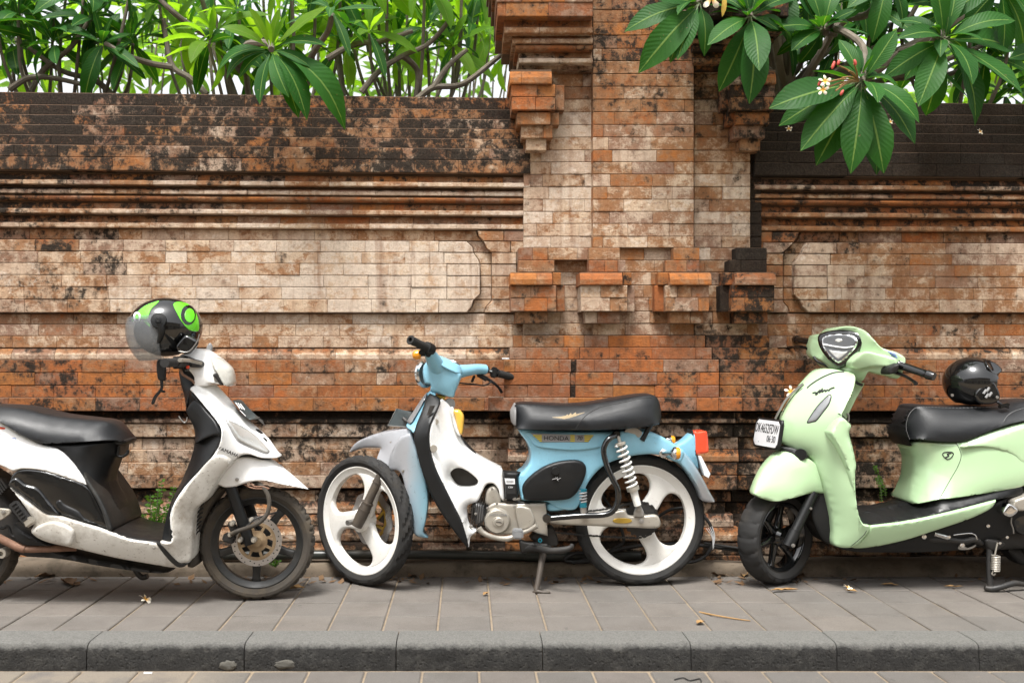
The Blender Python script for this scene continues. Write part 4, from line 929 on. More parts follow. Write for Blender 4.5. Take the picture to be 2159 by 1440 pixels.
vs = [on_seat(x, y) for x, y in A]; q.add([v+Vector((0, .004, 0)) for v in vs]+[v+Vector((0, .012, 0)) for v in vs], [tuple(range(15))]+[(i, i+15, (i+1) % 15+15, (i+1) % 15) for i in range(15)]); q.build('seat_tear', M_TORN, seat)
# decal band with lettering
dec = rel('badge', 'R', [(285, 384, .120)]*2+[(670, 395, .120)]*2+[(636, 438, .120)]*2+[(346, 438, .120)]*2, M_GREY, mo, YB, H=.002, r=.003, sp=.02, sub=2)
dY = YB-.1235; q = MB()
for y in (398, 409, 420, 431):
    for x1, x2 in ((300+(y-398)*1.1, 352), (526, 552), (612, 664-(y-398)*.8)):
        if x2-x1 > 8: q.box((zp('R', (x1+x2)/2, y, dY)), ((x2-x1)/2.881*kb, .001, 2.2*kb))
q.build('badge_stripes', M_YEL, dec)
text_mesh('HONDA', .027, zp('R', 440, 415, dY), (1, 0, -.02), (0, 0, 1), M_INK, 'lettering', dec, squash=1.08)
text_mesh('70', .025, zp('R', 580, 415, dY), (1, 0, -.02), (0, 0, 1), M_INK, 'lettering', dec, shear=.25)
# rear mudguard, lamp, indicators
M_FADE1 = fade_material('blue_to_silver', (.235, .50, .64), SILV, 0, P(1420, 0, YB).x, P(1470, 0, YB).x)
rel('mudguard', 'R', [(1150, 452, .055), (1200, 478, .055), (1270, 560, .05), (1332, 662, .05), (1370, 735, .045), (1404, 797, .04), (1380, 803, .045), (1322, 790, .05), (1290, 715, .055), (1240, 632, .06), (1185, 568, .06), (1120, 532, .06)], M_FADE1, mo, YB, H=.022, r=.03, sp=.013)
rel('lamp_bracket', 'R', [(1150, 470, .03), (1210, 432, .035), (1262, 390, .04), (1285, 386, .045), (1288, 500, .045), (1300, 560, .03), (1300, 600, .02), (1240, 560, .03), (1190, 500, .03)], M_BLUE, mo, YB, H=.015, r=.02, sp=.012)
tl = rel('tail_lamp', 'R', [(1271, 380, .045), (1300, 374, .045), (1345, 370, .042), (1358, 388, .035), (1366, 488, .035), (1352, 503, .042), (1300, 510, .045), (1284, 508, .045)], M_RED, mo, YB, H=.012, r=.014, sp=.01)
rel('lamp_rim', 'R', [(1264, 378, .048), (1274, 378, .048), (1290, 512, .048), (1280, 512, .048)], M_IRON, mo, YB, H=.008, r=.006, sp=.01)
rel('number_plate', 'R', [(1302, 520, .06)]*2+[(1322, 524, .06)]*2+[(1376, 630, .06)]*2+[(1366, 656, .06)]*2+[(1340, 640, .06)]*2, M_PLATEW, mo, YB, H=.002, r=.002, sp=.02, sub=2)
for x, y, yo, nn in ((1168, 505, -.16, 1), (1138, 432, .15, 0)):
    c = zp('R', x, y, YB+yo); e = empty('indicator', c, parent=mo); ax = Vector((1, -.15, 0)); dx = Vector((.02, 0, 0))
    q = MB(); q.lathe([(0, -.020), (.012, -.018), (.026, -.002), (.0285, .004), (.027, .008)], c-dx*.4, ax, 24); q.build('lamp_shell', M_CHROME, e)
    q = MB(); q.lathe([(.0265, .006), (.0255, .018), (.019, .026), (0, .029)], c-dx*.4, ax, 24); q.build('lens', M_AMBER, e)
    b = zp('R', 1092, 506, YB-.085) if nn else zp('R', 1120, 440, YB+.08); q = MB(); q.tube([b, c-dx], [.012, .008], 10, 1); q.ball(b, (.02, .006, .02)); q.build('stalk', M_CHROME, e)
# swing arm, chain, sprocket, dampers
ysw = -.098
rel('swing_arm', 'R', [(385, 905), (400, 885), (640, 872), (760, 862), (850, 845), (880, 878), (960, 880), (1052, 880), (1061, 955), (900, 956), (640, 945), (430, 935)], M_CASE, mo, YB, yc=ysw, H=.016, r=.010, sp=.012)
sw = LAST[0]
rel('axle_bracket', 'R', [(912, 886), (922, 830), (940, 822), (958, 830), (974, 886)], M_STEEL, mo, YB, yc=ysw-.018, H=.008, r=.005, sp=.01)
rel('brand_plate', 'R', [(782, 915), (800, 902), (840, 899), (885, 903), (901, 916), (880, 928), (840, 931), (800, 927)], M_GOLD, mo, YB, yc=ysw-.0175, H=.002, r=.002, sp=.01)
for x, y, r in ((958, 918, .0115), (940, 848, .010), (386, 900, .014), (806, 393, .012)): bolt(zp('R', x, y, YB+ysw-.03), r, mo)
cs = zp('R', 955, 905, YB-.055); rs = 104/2.881*kb
q = MB(); q.lathe([(.03, -.003), (rs, -.003), (rs, .003), (.03, .003)], cs, NS_, 76, close=True, fr=lambda k, i: (.004 if (k//2) % 2 else -.003) if i in (1, 2) else 0); q.build('sprocket', M_IRON, mo, 25)
q = MB()
def chain_run(pts):
    p, _ = cr([zp('R', x, y, YB-.055) for x, y in pts], [0]*len(pts), 8); L = 0; acc = []
    for a, b in zip(p[:-1], p[1:]):
        n = max(1, int((b-a).length/.0032))
        for i in range(n): acc.append((a.lerp(b, i/n), (b-a).normalized()))
    for i, (c, d) in enumerate(acc[::4]):
        M = Matrix.Rotation(-math.atan2(d.z, d.x), 4, 'Y'); q.box(c+Vector((0, -.004 if i % 2 else .002, 0)), (.0155, .007, .0085), M, .002)
chain_run([(390, 862), (640, 856), (800, 832), (880, 812), (955, 801), (1020, 825), (1058, 890), (1045, 960), (985, 1008), (900, 1018), (640, 1004), (430, 985)])
q.build('chain', M_IRON, mo, 30)
sh = empty('shock_absorber', zp('R', 880, 620, YB-.14), parent=mo); A, B = zp('R', 815, 400, YB-.135), zp('R', 940, 840, YB-.135)
coil('spring', A.lerp(B, .12), A.lerp(B, .70), .0235, 8.2, .0048, M_RIMW, sh)
cyl('damper_rod', [A, A.lerp(B, .3), A.lerp(B, .72)], .0085, M_STEEL, sh); cyl('damper_body', [A.lerp(B, .72), A.lerp(B, .8), A.lerp(B, .96)], [.019, .0165, .0155], M_RIMW, sh)
q = MB(); q.lathe([(0, .014), (.027, .012), (.028, -.004), (0, -.006)], A.lerp(B, .715), B-A, 20); q.lathe([(0, .006), (.024, .005), (.024, -.005), (0, -.006)], A.lerp(B, .11), B-A, 20); q.build('spring_seat', M_CASE, sh)
sd2 = empty('steering_damper', zp('R', 603, 790, YB-.15), parent=mo); A, B = zp('R', 603, 722, YB-.15), zp('R', 605, 880, YB-.15)
coil('spring', A.lerp(B, .05), A.lerp(B, .5), .0145, 4, .0036, M_GREY, sd2); cyl('damper_cap', [A, A.lerp(B, .1)], .0165, M_TEAL, sd2, 14, 1); cyl('damper_body', [A.lerp(B, .5), A.lerp(B, .7)], .0165, M_TEAL, sd2, 14, 1)
cyl('damper_clamp', [A.lerp(B, .7), A.lerp(B, 1.06)], .014, M_STEEL, sd2, 8, 1)
cyl('foot_rail', [zp('R', x, y, YB+w) for x, y, w in ((806, 392, -.125), (765, 415, -.15), (738, 450, -.155), (728, 500, -.158), (748, 580, -.16), (782, 660, -.165), (815, 730, -.168), (812, 810, -.168), (780, 860, -.165), (720, 880, -.16), (600, 884, -.155), (480, 893, -.148), (384, 902, -.14))], .0125, M_GLOSS, mo, 14, 6)
q = MB(); q.lathe([(0, .012), (.017, .012), (.019, .008), (.019, -.012)], zp('R', 383, 900, YB-.145), NS_, 20); q.lathe([(0, .012), (.015, .012), (.017, .008), (.017, -.012)], zp('R', 806, 392, YB-.13), NS_, 20); q.build('rail_eye', M_GLOSS, mo)
cyl('seat_stay', [zp('R', 1010, 335, YB-.10), zp('R', 985, 385, YB-.095), zp('R', 960, 425, YB-.09)], [.012, .010, .014], M_BLACK, mo)
rel('hinge_plate', 'R', [(848, 382), (880, 352), (930, 352), (962, 382), (940, 412), (912, 390)], M_STEEL, mo, YB, yc=-.095, H=.004, r=.003, sp=.01)
# engine
eg = rel('engine', 'E', [(100, 640, .085), (112, 560, .085), (150, 505, .085), (215, 474, .085), (300, 482, .085), (420, 484, .085), (560, 477, .085), (726, 475, .085), (726, 475, .085), (746, 816, .085), (746, 816, .085), (640, 790, .085), (560, 762, .085), (440, 800, .085), (330, 800, .085), (250, 806, .085), (170, 780, .085), (115, 710, .085)], M_CASE, mo, YB, H=.012, r=.012, sp=.014)
c = zp('E', 232, 660, YB-.095); k4 = kb/4.8
q = MB(); q.lathe([(0, .030), (46*k4, .030), (50*k4, .026), (108*k4, .024), (124*k4, .017), (133*k4, .004), (134*k4, -.01)], c, NS_, 48); q.lathe([(0, .034), (36*k4, .034), (44*k4, .031), (47*k4, .024)], c+Vector((15*k4, 0, 0)), NS_, 28); q.build('generator_cover', M_CASE, mo, 30)
text_mesh('HONDA', .0155, c+Vector((8*k4, -.0256, 66*k4)), (1, 0, 0), (0, 0, 1), M_GRN, 'lettering', mo, squash=1.35, depth=.0012)
q = MB(); q.tube([c+Vector((-14*k4, -.035, 4*k4)), c+Vector((18*k4, -.035, 0)), c+Vector((42*k4, -.035, -8*k4))], .0018, 6, 3); q.build('cover_emblem', M_IRON, mo)
rel('clutch_cover', 'E', [(428, 510, .1), (535, 515, .1), (580, 550, .1), (616, 645, .1), (602, 705, .1), (560, 742, .1), (462, 757, .1), (444, 720, .1), (420, 610, .1)], M_CASE, mo, YB, H=.014, r=.016, sp=.012)
rel('starter_cover', 'E', [(122, 500, .07), (118, 390, .07), (142, 335, .07), (180, 311, .07), (214, 320, .07), (240, 362, .07), (268, 480, .07)], M_CASE, mo, YB, H=.02, r=.014, sp=.012)
q = MB()
for i in range(7):
    x = -22+i*22; q.box(zp('E', x, 565+abs(i-3)*4, YB-.045), (8*k4, .13, 250*k4-abs(i-3)*.008), Matrix.Rotation(R(6), 4, 'Y'), .002)
q.box(zp('E', 45, 570, YB-.04), (150*k4, .10, 150*k4), None, .006); q.build('cylinder', M_IRON, mo, 30)
rel('cylinder_head', 'E', [(0, 495), (60, 480), (110, 530), (105, 640), (60, 680), (5, 670)], M_GRN, mo, YB, yc=-.07, H=.03, r=.012, sp=.014)
for x, y in ((180, 338), (405, 520), (135, 532), (14, 590), (228, 486)): bolt(zp('E', x, y, YB-.112), .0065, mo)
rel('wiring_cover', 'E', [(284, 150)]*2+[(420, 158), (470, 168), (470, 180), (440, 205), (438, 430), (300, 436), (300, 436), (306, 330), (286, 205)], M_BLACK, mo, YB, yc=-.07, H=.04, r=.012, sp=.014)
lb = rel('label_sticker', 'E', [(305, 228)]*2+[(410, 232)]*2+[(420, 390)]*2+[(330, 390)]*2, M_INK, mo, YB, yc=-.1115, H=.001, r=.001, sp=.03, sub=2)
rel('label_field', 'E', [(307, 231)]*2+[(409, 235)]*2+[(412, 290)]*2+[(318, 290)]*2, M_PLATEW, lb, YB, yc=-.113, H=.001, r=.001, sp=.03, sub=2)
text_mesh('CDI', .009, zp('E', 366, 322, YB-.1135), (1, 0, 0), (0, 0, 1), M_WINK, 'lettering', lb, squash=1.4)
q = MB()
for y in (256, 268): q.tube([zp('E', 325+i*8, y+(4 if i % 2 else -4), YB-.1145) for i in range(10)], .0007, 4, 1)
q.build('scribble', M_INK, lb)
bolt(zp('E', 406, 436, YB-.105), .0095, mo)
cyl('loom', [zp('E', x, y, YB-.09) for x, y in ((330, 455), (400, 460), (460, 480), (520, 478), (560, 490))], .005, M_BLACK, mo)
rel('battery_tray', 'E', [(735, 462), (930, 455), (940, 500), (900, 545), (740, 552)], M_BLUE, mo, YB, yc=-.03, H=.05, r=.015, sp=.014)
lv = cyl('gear_lever', [zp('E', x, y, YB-w) for x, y, w in ((45, 735, .15), (80, 775, .15), (150, 812, .15), (230, 835, .14), (330, 842, .13), (400, 820, .13), (480, 785, .13), (560, 755, .14), (636, 708, .15))], [.014, .0115, .0105, .0105, .013, .010, .0095, .009, .012], M_RUST, mo); lv.data.materials[0] = M_CASE
q = MB(); q.box(zp('E', 440, 790, YB-.185), (104*k4, .06, 92*k4), Matrix.Rotation(R(4), 4, 'Y'), .008); q.box(zp('E', 440, 754, YB-.185), (88*k4, .05, 20*k4), None, .004); q.build('foot_pad', M_GRN, mo)
cyl('foot_peg', [zp('E', x, y, YB-w) for x, y, w in ((500, 945, .07), (620, 935, .10), (760, 962, .17), (900, 955, .2), (975, 930, .21), (992, 895, .21))], [.017, .016, .014, .014, .011, .008], M_IRON, mo)
rel('peg_bracket', 'E', [(455, 850), (520, 865), (640, 880), (740, 900), (780, 930), (640, 975), (520, 965), (500, 985), (470, 975)], M_IRON, mo, YB, yc=-.07, H=.02, r=.01, sp=.014)
rel('lower_frame', 'E', [(560, 800), (760, 700), (830, 790), (840, 900), (700, 905), (620, 880)], M_IRON, mo, YB, yc=-.02, H=.04, r=.012, sp=.016)
q = MB(); q.lathe([(.004, .004), (.009, .004), (.010, -.003)], zp('E', 666, 858, YB-.105), NS_, 18); q.build('bushing', M_TEAL, mo)
cyl('side_stand', [zp('E', 700, 960, YB-.075), zp('E', 672, 1130, YB-.11), zp('E', 628, 1365, 4.27)], [.0165, .0145, .012], M_FORK, mo, 10, 4)
cyl('stand_foot', [zp('E', 596, 1386, 4.27), zp('E', 640, 1375, 4.262), zp('E', 700, 1386, 4.258), zp('E', 770, 1381, 4.255)], [.007, .009, .0085, .006], M_FORK, mo)
coil('stand_spring', zp('E', 600, 905, YB-.11), zp('E', 740, 915, YB-.11), .008, 12, .002, M_IRON, mo)
# leg shield
rel('leg_shield', 'F', [(692, 392, .10), (716, 398, .06), (745, 430, .04), (762, 480, .04), (782, 545, .04), (800, 592, .045), (836, 640, .05), (910, 692, .06), (1006, 744, .07), (1006, 744, .07), (1016, 880, .07), (1010, 902, .07), (994, 880, .075), (985, 845, .075), (960, 815, .075), (925, 820, .075), (902, 862, .08), (880, 905, .08), (834, 922, .085), (828, 960, .085), (842, 1022, .09), (878, 1046, .09), (868, 1064, .1), (845, 1085, .13), (834, 1136, .17), (806, 1030, .19), (750, 915, .2), (700, 810, .2), (660, 715, .2), (638, 620, .2), (640, 530, .19), (672, 455, .15)], M_WHITE, mo, YB, H=.012, r=.016, sp=.013,
    holes=[[(742, 772, .1), (762, 740, .1), (800, 737, .09), (850, 765, .085), (882, 800, .08), (870, 826, .08), (820, 834, .085), (775, 824, .09)]])
rel('shield_edge', 'F', [(628, 372, .10), (648, 362, .10), (690, 392, .12), (684, 432, .15), (642, 520, .2), (636, 605, .21), (655, 700, .21), (700, 802, .21), (752, 905, .21), (806, 1020, .2), (834, 1137, .18), (780, 1080, .2), (700, 968, .21), (650, 880, .21), (608, 780, .21), (572, 650, .2), (560, 556, .19), (598, 448, .15)], M_BLACK, mo, YB, H=.014, r=.02, sp=.013)
rel('shield_sticker', 'H', [(498, 950)]*2+[(562, 952)]*2+[(505, 1070)]*2+[(458, 1068)]*2, M_IRON, mo, YB, yc=-.19, H=.003, r=.002, sp=.02, sub=2)
rel('shield_core', 'F', [(735, 400, .03), (790, 560, .03), (900, 690, .05), (1000, 750, .06), (990, 800, .06), (900, 850, .05), (800, 900, .05), (700, 700, .05), (670, 520, .05)], M_IRON, mo, YB, yc=.03, H=.01, r=.02, sp=.02)
for x, y, r in ((669, 502, .0125), (658, 637, .0155)):
    disc('shield_bolt', zp('F', x, y, YB-.165 if y < 600 else YB-.205), (.1, -1, 0), r, .007, M_CASE, mo)
bolt(zp('F', 848, 1030, YB-.115), .009, mo)
rel('indicator_lens', 'F', [(757, 445), (776, 438), (794, 443), (813, 478), (806, 555), (794, 568), (780, 540), (766, 480)], M_YELLOW, mo, YB, yc=-.075, H=.028, r=.022, sp=.01)
rel('indicator_base', 'F', [(742, 440), (758, 430), (772, 490), (796, 560), (788, 575), (765, 540)], M_WHITE, mo, YB, yc=-.07, H=.02, r=.012, sp=.012)
disc('horn', zp('F', 738, 412, YB-.02), (.5, -1, 0), .026, .008, M_GRN, mo)
M_FADE2 = fade_material('silver_to_blue_shading', SILV, (.235, .50, .64), 0, P(862, 0, YB).x, P(908, 0, YB).x)  # fork cover's highlight and shaded right half put into the colour fade
rel('head_tube_cover', 'F', [(618, 372, .05), (640, 346, .06), (668, 362, .08), (650, 392, .10), (604, 450, .13), (562, 555, .16), (545, 545, .15), (520, 522, .08), (552, 470, .05)], M_BLUE, mo, YB, H=.012, r=.016, sp=.012)
rel('front_badge', 'F', [(612, 366, .06), (620, 380, .07), (548, 505, .10), (528, 504, .07), (530, 488, .06)], M_GRN, mo, YB, yc=-.015, H=.012, r=.012, sp=.012)
o = rel('number_plate', 'F', [(470, 434, 0, .02)]*2+[(547, 452, 0, -.05)]*2+[(534, 532, 0, -.05)]*2+[(425, 522, 0, .02)]*2, M_PLATE, mo, YB, H=.002, r=.002, sp=.02, sub=2)
q = MB(); q.tube([zp('F', 470, 436, YB+.018), zp('F', 426, 521, YB+.018), zp('F', 534, 530, YB-.052)], .0022, 6, 1); q.build('plate_rim', M_STEEL, mo)
cyl('plate_bracket', [zp('F', 505, 485, YB-.04), zp('F', 522, 500, YB-.05), zp('F', 545, 510, YB-.04)], .009, M_IRON, mo)
# steered front: mudguard, fork, wheel is set above
xw = cf_.x; yo_ = lambda x: 0
rel('mudguard', 'F', [(235, 648, .02, .17), (268, 606, .02, .14), (350, 570, .03, .09), (450, 546, .045, .03), (542, 541, .06, -.02), (532, 590, .075, -.02), (482, 652, .085, 0), (432, 738, .09, .02), (406, 736, .085, .03), (366, 714, .07, .05), (388, 640, .05, .07), (384, 634, .04, .08), (300, 636, .03, .14), (242, 656, .02, .17)], M_FADE2, mo, YB, H=.012, r=.02, sp=.012)
rel('fork_cover', 'F', [(430, 744, .08, .01), (440, 668, .085, 0), (482, 590, .09, -.02), (530, 560, .085, -.03), (552, 575, .08, -.04), (586, 690, .08, -.06), (620, 800, .07, -.08), (632, 900, .06, -.1), (620, 1000, .05, -.11), (608, 1058, .04, -.11), (632, 1088, .02, -.12), (600, 1086, .03, -.11), (566, 1074, .04, -.1), (536, 1030, .05, -.08), (526, 950, .06, -.07), (516, 860, .07, -.05), (500, 780, .08, -.03), (474, 748, .08, -.01)], M_FADE2, mo, YB, H=.014, r=.03, sp=.013)
A, B = zp('F', 408, 735, YB-.085), zp('F', 268, 1030, YB-.075)
cyl('fork_leg', [A, A.lerp(B, .3), A.lerp(B, .58), A.lerp(B, .60), A.lerp(B, .82), B], [.019, .0195, .0195, .024, .0265, .024], M_FORK, mo, 16, 3)
A2 = A+Vector((.10, .13, 0)); B2 = B+Vector((.10, .13, 0)); cyl('fork_leg', [A2, A2.lerp(B2, .5), B2], [.019, .020, .024], M_FORK, mo, 12, 2)
for k in (.1, .25, .6, .72): 
    q = MB(); q.lathe([(.019, -.004), (.0275 if k > .5 else .022, -.003), (.0275 if k > .5 else .022, .003), (.019, .004)], A.lerp(B, k), B-A, 18); q.build('fork_collar', M_FORK, mo)
cyl('axle', [cf_+nF*.06, cf_+nF*.10], .012, M_STEEL, mo, 10, 1)
cyl('fork_stub', [zp('F', 552, 545, YB-.06), zp('F', 548, 585, YB-.07), zp('F', 556, 625, YB-.07)], [.015, .017, .015], M_STEEL, mo)
bolt(zp('F', 503, 750, YB-.12), .007, mo); bolt(zp('F', 440, 605, YB-.11), .004, mo, M_STEEL)
# handlebar
rel('headlamp_shell', 'F', [(628, 190, .03, -.03), (640, 168, .03, -.05), (690, 205, .045, -.03), (742, 232, .05, -.01), (798, 260, .05, .01), (790, 300, .05, .01), (768, 352, .045, .01), (758, 378, .04, .01), (700, 366, .04, 0), (645, 346, .04, -.02), (642, 315, .05, -.01), (615, 308, .05, 0), (604, 268, .05, 0), (606, 225, .045, 0)], M_BLUE, mo, YB, H=.035, r=.035, sp=.011)
rel('meter_cowl', 'F', [(640, 165, .03, -.05), (655, 160, .03, -.04), (700, 172, .045, -.02), (760, 200, .05, 0), (794, 222, .05, .02), (800, 262, .045, .01), (770, 256, .07, 0), (720, 235, .07, -.02), (675, 205, .06, -.04)], M_BLUE, mo, YB, H=.02, r=.02, sp=.011)
cyl('bar_cover', [zp('F', 700, 265, YB-.03), zp('F', 665, 205, YB-.09), zp('F', 642, 160, YB-.14), zp('F', 634, 138, YB-.16)], [.045, .036, .026, .021], M_BLUE, mo, 16)
cyl('bar_cover', [zp('F', 780, 250, YB+.02), zp('F', 830, 242, YB+.06), zp('F', 880, 236, YB+.11), zp('F', 917, 238, YB+.14)], [.032, .026, .024, .024], M_BLUE, mo, 16)
fw = Vector((-.77, .64, -.05)); c = zp('F', 624, 262, YB)+Vector((-.01, .01, 0))
q = MB(); q.lathe([(.052, -.012), (.061, -.006), (.062, .004), (.055, .012), (.05, .010)], c, fw, 36); q.build('headlamp_rim', M_CHROME, mo); q = MB(); q.lathe([(.053, .006), (.03, .016), (0, .019)], c, fw, 30); q.build('headlamp_glass', M_CLEAR, mo)
q = MB(); c = zp('F', 742, 200, YB-.01); up = Vector((.30, -.05, .92)); q.lathe([(.047, -.012), (.047, .004), (.042, .008), (.039, .004)], c, up, 32); q.build('meter_rim', M_CHROME, mo); q = MB(); q.lathe([(.041, .003), (0, .005)], c, up, 28); q.build('meter_glass', M_CLEAR, mo)
rel('shell_slot', 'H', [(540, 487), (622, 490), (618, 506), (565, 502)], M_INK, mo, YB, yc=-.085, H=.008, r=.004, sp=.01)
L0, L1 = zp('F', 632, 132, YB-.165), zp('F', 541, 88, YB-.255); hd = (L1-L0).normalized()
q = MB(); q.tube([L0+hd*.015, L0+hd*.03, L0.lerp(L1, .55), L0.lerp(L1, .9), L1], [.0225, .019, .0175, .0185, .0205], 18, 4, cap=False); q.build('grip', M_RUB, mo)
q = MB(); q.lathe([(.0205, 0), (.019, .003), (.011, .003), (.009, -.02), (0, -.02)], L1, hd, 20); q.build('grip_end', M_RUB, mo)
q = MB(); q.lathe([(.016, -.022), (.026, -.02), (.028, 0), (.026, .018), (.018, .02)], L0, hd, 18); q.box(zp('F', 638, 150, YB-.165), (.022, .03, .045), Matrix.Rotation(.5, 4, 'Y'), .004); q.box(zp('F', 600, 150, YB-.18), (.03, .025, .02), None, .004); q.build('switch_block', M_BLACK, mo)
q = MB(); c = zp('F', 575, 164, YB-.15); q.lathe([(0, .022), (.014, .018), (.021, .006), (.021, -.012)], c, (-.8, -.2, 0), 20); q.build('indicator', M_AMBER, mo); cyl('indicator_stalk', [c, zp('F', 615, 160, YB-.16)], .009, M_BLACK, mo, 10, 1)
R0, R1 = zp('F', 935, 245, YB+.15), zp('F', 1074, 281, YB+.25)
q = MB(); q.tube([R0.lerp(R1, .3), R0.lerp(R1, .36), R0.lerp(R1, .6), R0.lerp(R1, .95), R1], [.021, .0175, .0175, .0175, .0205], 18, 4); q.build('grip', M_RUB, mo)
cyl('handlebar', [R0-(R1-R0)*.1, R0.lerp(R1, .4)], .011, M_CHROME, mo, 12, 1)
q = MB(); q.box(R0.lerp(R1, .2), (.03, .04, .05), Matrix.Rotation(.25, 4, 'Y'), .005); q.box(zp('F', 905, 275, YB+.13), (.06, .035, .022), Matrix.Rotation(.5, 4, 'Y'), .006); q.box(zp('F', 858, 285, YB+.1), (.012, .012, .035), Matrix.Rotation(.4, 4, 'Y'), .003); q.box(zp('F', 930, 240, YB+.14), (.02, .03, .03), None, .004); q.build('switch_block', M_BLACK, mo)
cyl('brake_lever', [zp('F', 930, 285, YB+.14), zp('F', 965, 308, YB+.15), zp('F', 988, 330, YB+.17), zp('F', 1002, 352, YB+.19)], [.008, .0065, .006, .0075], M_BLACK, mo)
cyl('cable', [zp('F', 785, 306, YB+.05), zp('F', 860, 312, YB+.09), zp('F', 915, 318, YB+.12), zp('F', 950, 300, YB+.14)], .0035, M_BLACK, mo)
q = MB(); c = zp('F', 700, 380, YB-.03)
for i, m in enumerate((0, 1, 0)): q.lathe([(0, .006), (.012, .006), (.012, -.006)], c+Vector((-.016+i*.012, 0, .004-i*.003)), (1, 0, -.3), 12)
q.build('steering_bolt', M_GOLD, mo)
# ---------------------------------------------------------------- the white scooter (faces right, partly outside the frame)
YW = 4.165; kw = YW/F
ws = empty('scooter', P(420, 1262, YW), 'dirty white and black scooter with muddy tyre, parked at the left facing right', 'scooter', 'motorbikes parked along the wall'); ws.location.z = 0
cw = zp('T', 688, 787, YW); cw.z = .239
def spokes5(c, ri, hr): return bar_spokes(5, 52, .030, .016, .014)(c, ri, hr)
w = wheel(ws, cw, R(6), .239, .041, .190, .163, M_RUBM, M_RIMB, tread_knob, spokes5, 180)
cd = zp('T', 664, 772, YW-.055)
q = MB()
q.lathe([(.079, -.002), (.103, -.002), (.103, .002), (.079, .002)], cd, NS_, 64, close=True); q.build('brake_disc', M_DISC, w, 30)
q = MB(); q.lathe([(.066, -.001), (.079, -.001), (.079, .003), (.066, .003)], cd, NS_, 48, close=True); q.lathe([(0, .012), (.02, .012), (.026, .006), (.044, .004), (.044, -.001), (0, -.001)], cd, NS_, 30)
for k in range(8): a = k*math.pi/4+.3; q.box(cd+Vector((math.cos(a)*.055, 0, math.sin(a)*.055)), (.030, .005, .011), Matrix.Rotation(-a, 4, 'Y'))
q.build('disc_carrier', M_RUST, w); LAST[0].data.materials[0] = paint('rusty_carrier', (.30, .215, .125), .65, .4, dirt=.6, dcol=(.15, .085, .045), dscale=20)
q = MB()
for k in range(30): a = k*math.pi/15; rr = .085+.012*((k % 3)/2); q.lathe([(0, .0028), (.003, .0028), (.003, .0018)], cd+Vector((math.cos(a)*rr, 0, math.sin(a)*rr)), NS_, 8)
q.build('disc_holes', M_INK, w)
A, B = zp('T', 415, 225, YW-.09), zp('T', 612, 800, YW-.075)
cyl('fork_leg', [A, A.lerp(B, .5), B], [.024, .0245, .023], M_BLACK, ws, 18, 3); D = Vector((0, .17, 0)); cyl('fork_leg', [A+D, B+D], [.024, .023], M_BLACK, ws, 14, 1)
q = MB(); q.box(zp('T', 400, 740, YW-.085), (.05, .035, .035), Matrix.Rotation(.3, 4, 'Y'), .006); q.box(zp('T', 440, 640, YW-.085), (.028, .03, .06), Matrix.Rotation(-.4, 4, 'Y'), .006); q.build('brake_caliper', M_IRON, ws)
for x, y, r in ((432, 590, .0095), (410, 705, .008), (512, 758, .0085), (650, 757, .010), (625, 555, .008)):
    q = MB(); q.lathe([(0, .02), (r*.6, .02), (r*.6, .012), (r, .012), (r*1.25, .004), (r*1.25, -.012)], zp('T', x, y, YW-.105), NS_, 12); q.build('bolt', M_CASE, ws, 30)
cyl('brake_hose', [zp('T', x, y, YW-w_) for x, y, w_ in ((640, 165, .06), (730, 215, .09), (790, 300, .11), (805, 400, .12), (780, 500, .125), (700, 585, .13), (600, 630, .13), (480, 670, .125), (420, 700, .115))], .009, M_RUBM, ws)
cyl('speed_cable', [zp('T', x, y, YW-w_) for x, y, w_ in ((880, 478, .05), (760, 512, .1), (660, 545, .12), (590, 610, .125), (480, 690, .12))], .0035, M_IRON, ws)
cyl('hose_guide', [zp('T', x, y, YW-w_) for x, y, w_ in ((540, 190, .08), (640, 235, .10), (800, 240, .10), (740, 220, .1), (650, 215, .1), (600, 160, .08))], .003, M_RUST, ws)
rel('mudguard', 'W', [(1010, 757, .085), (1100, 745, .06), (1180, 770, .03), (1280, 840, .01), (1338, 887, 0), (1338, 887, 0), (1250, 872, .06), (1150, 852, .08), (1080, 857, .088), (1015, 877, .095), (970, 877, .095), (935, 850, .095), (960, 805, .092)], M_WHITE, ws, YW, H=.022, r=.035, sp=.013)
bolt(zp('W', 1028, 845, YW-.118), .008, ws)
rel('apron', 'W', [(825, 452, .12), (845, 437, .11), (880, 430, .06), (930, 438, .02), (988, 488, 0), (1050, 560, 0), (1150, 650, 0), (1205, 722, 0), (1210, 748, .03), (1140, 752, .07), (1080, 736, .10), (1028, 750, .13), (960, 820, .145), (900, 920, .145), (850, 962, .145), (832, 1010, .145), (828, 1180, .12), (800, 1212, .12), (760, 1200, .13), (688, 1114, .165), (688, 1114, .165), (745, 1112, .185), (742, 990, .195), (800, 880, .195), (930, 735, .195), (962, 650, .19), (940, 590, .18), (850, 480, .14)], M_WHITE, ws, YW, H=.035, r=.07, sp=.014); APW = LAST[0]
M_SEAM = paint('panel_gap', (.03, .03, .03), .7, dirt=0, spots=0)
def crease(name, reg, pts, Yc, r, mat, parent): return cyl(name, [zp(reg, x, y, Yc-w_) for x, y, w_ in pts], r, mat, parent, 6)
rel('apron_lower', 'W', [(930, 742, .205), (1000, 768, .19), (955, 830, .175), (898, 925, .172), (850, 970, .172), (838, 1010, .168), (832, 1175, .15), (800, 1206, .15), (762, 1196, .16), (694, 1116, .19), (748, 1108, .208), (748, 992, .215), (805, 884, .215)], M_WHITED, ws, YW, H=.016, r=.03, sp=.014); APL = LAST[0]
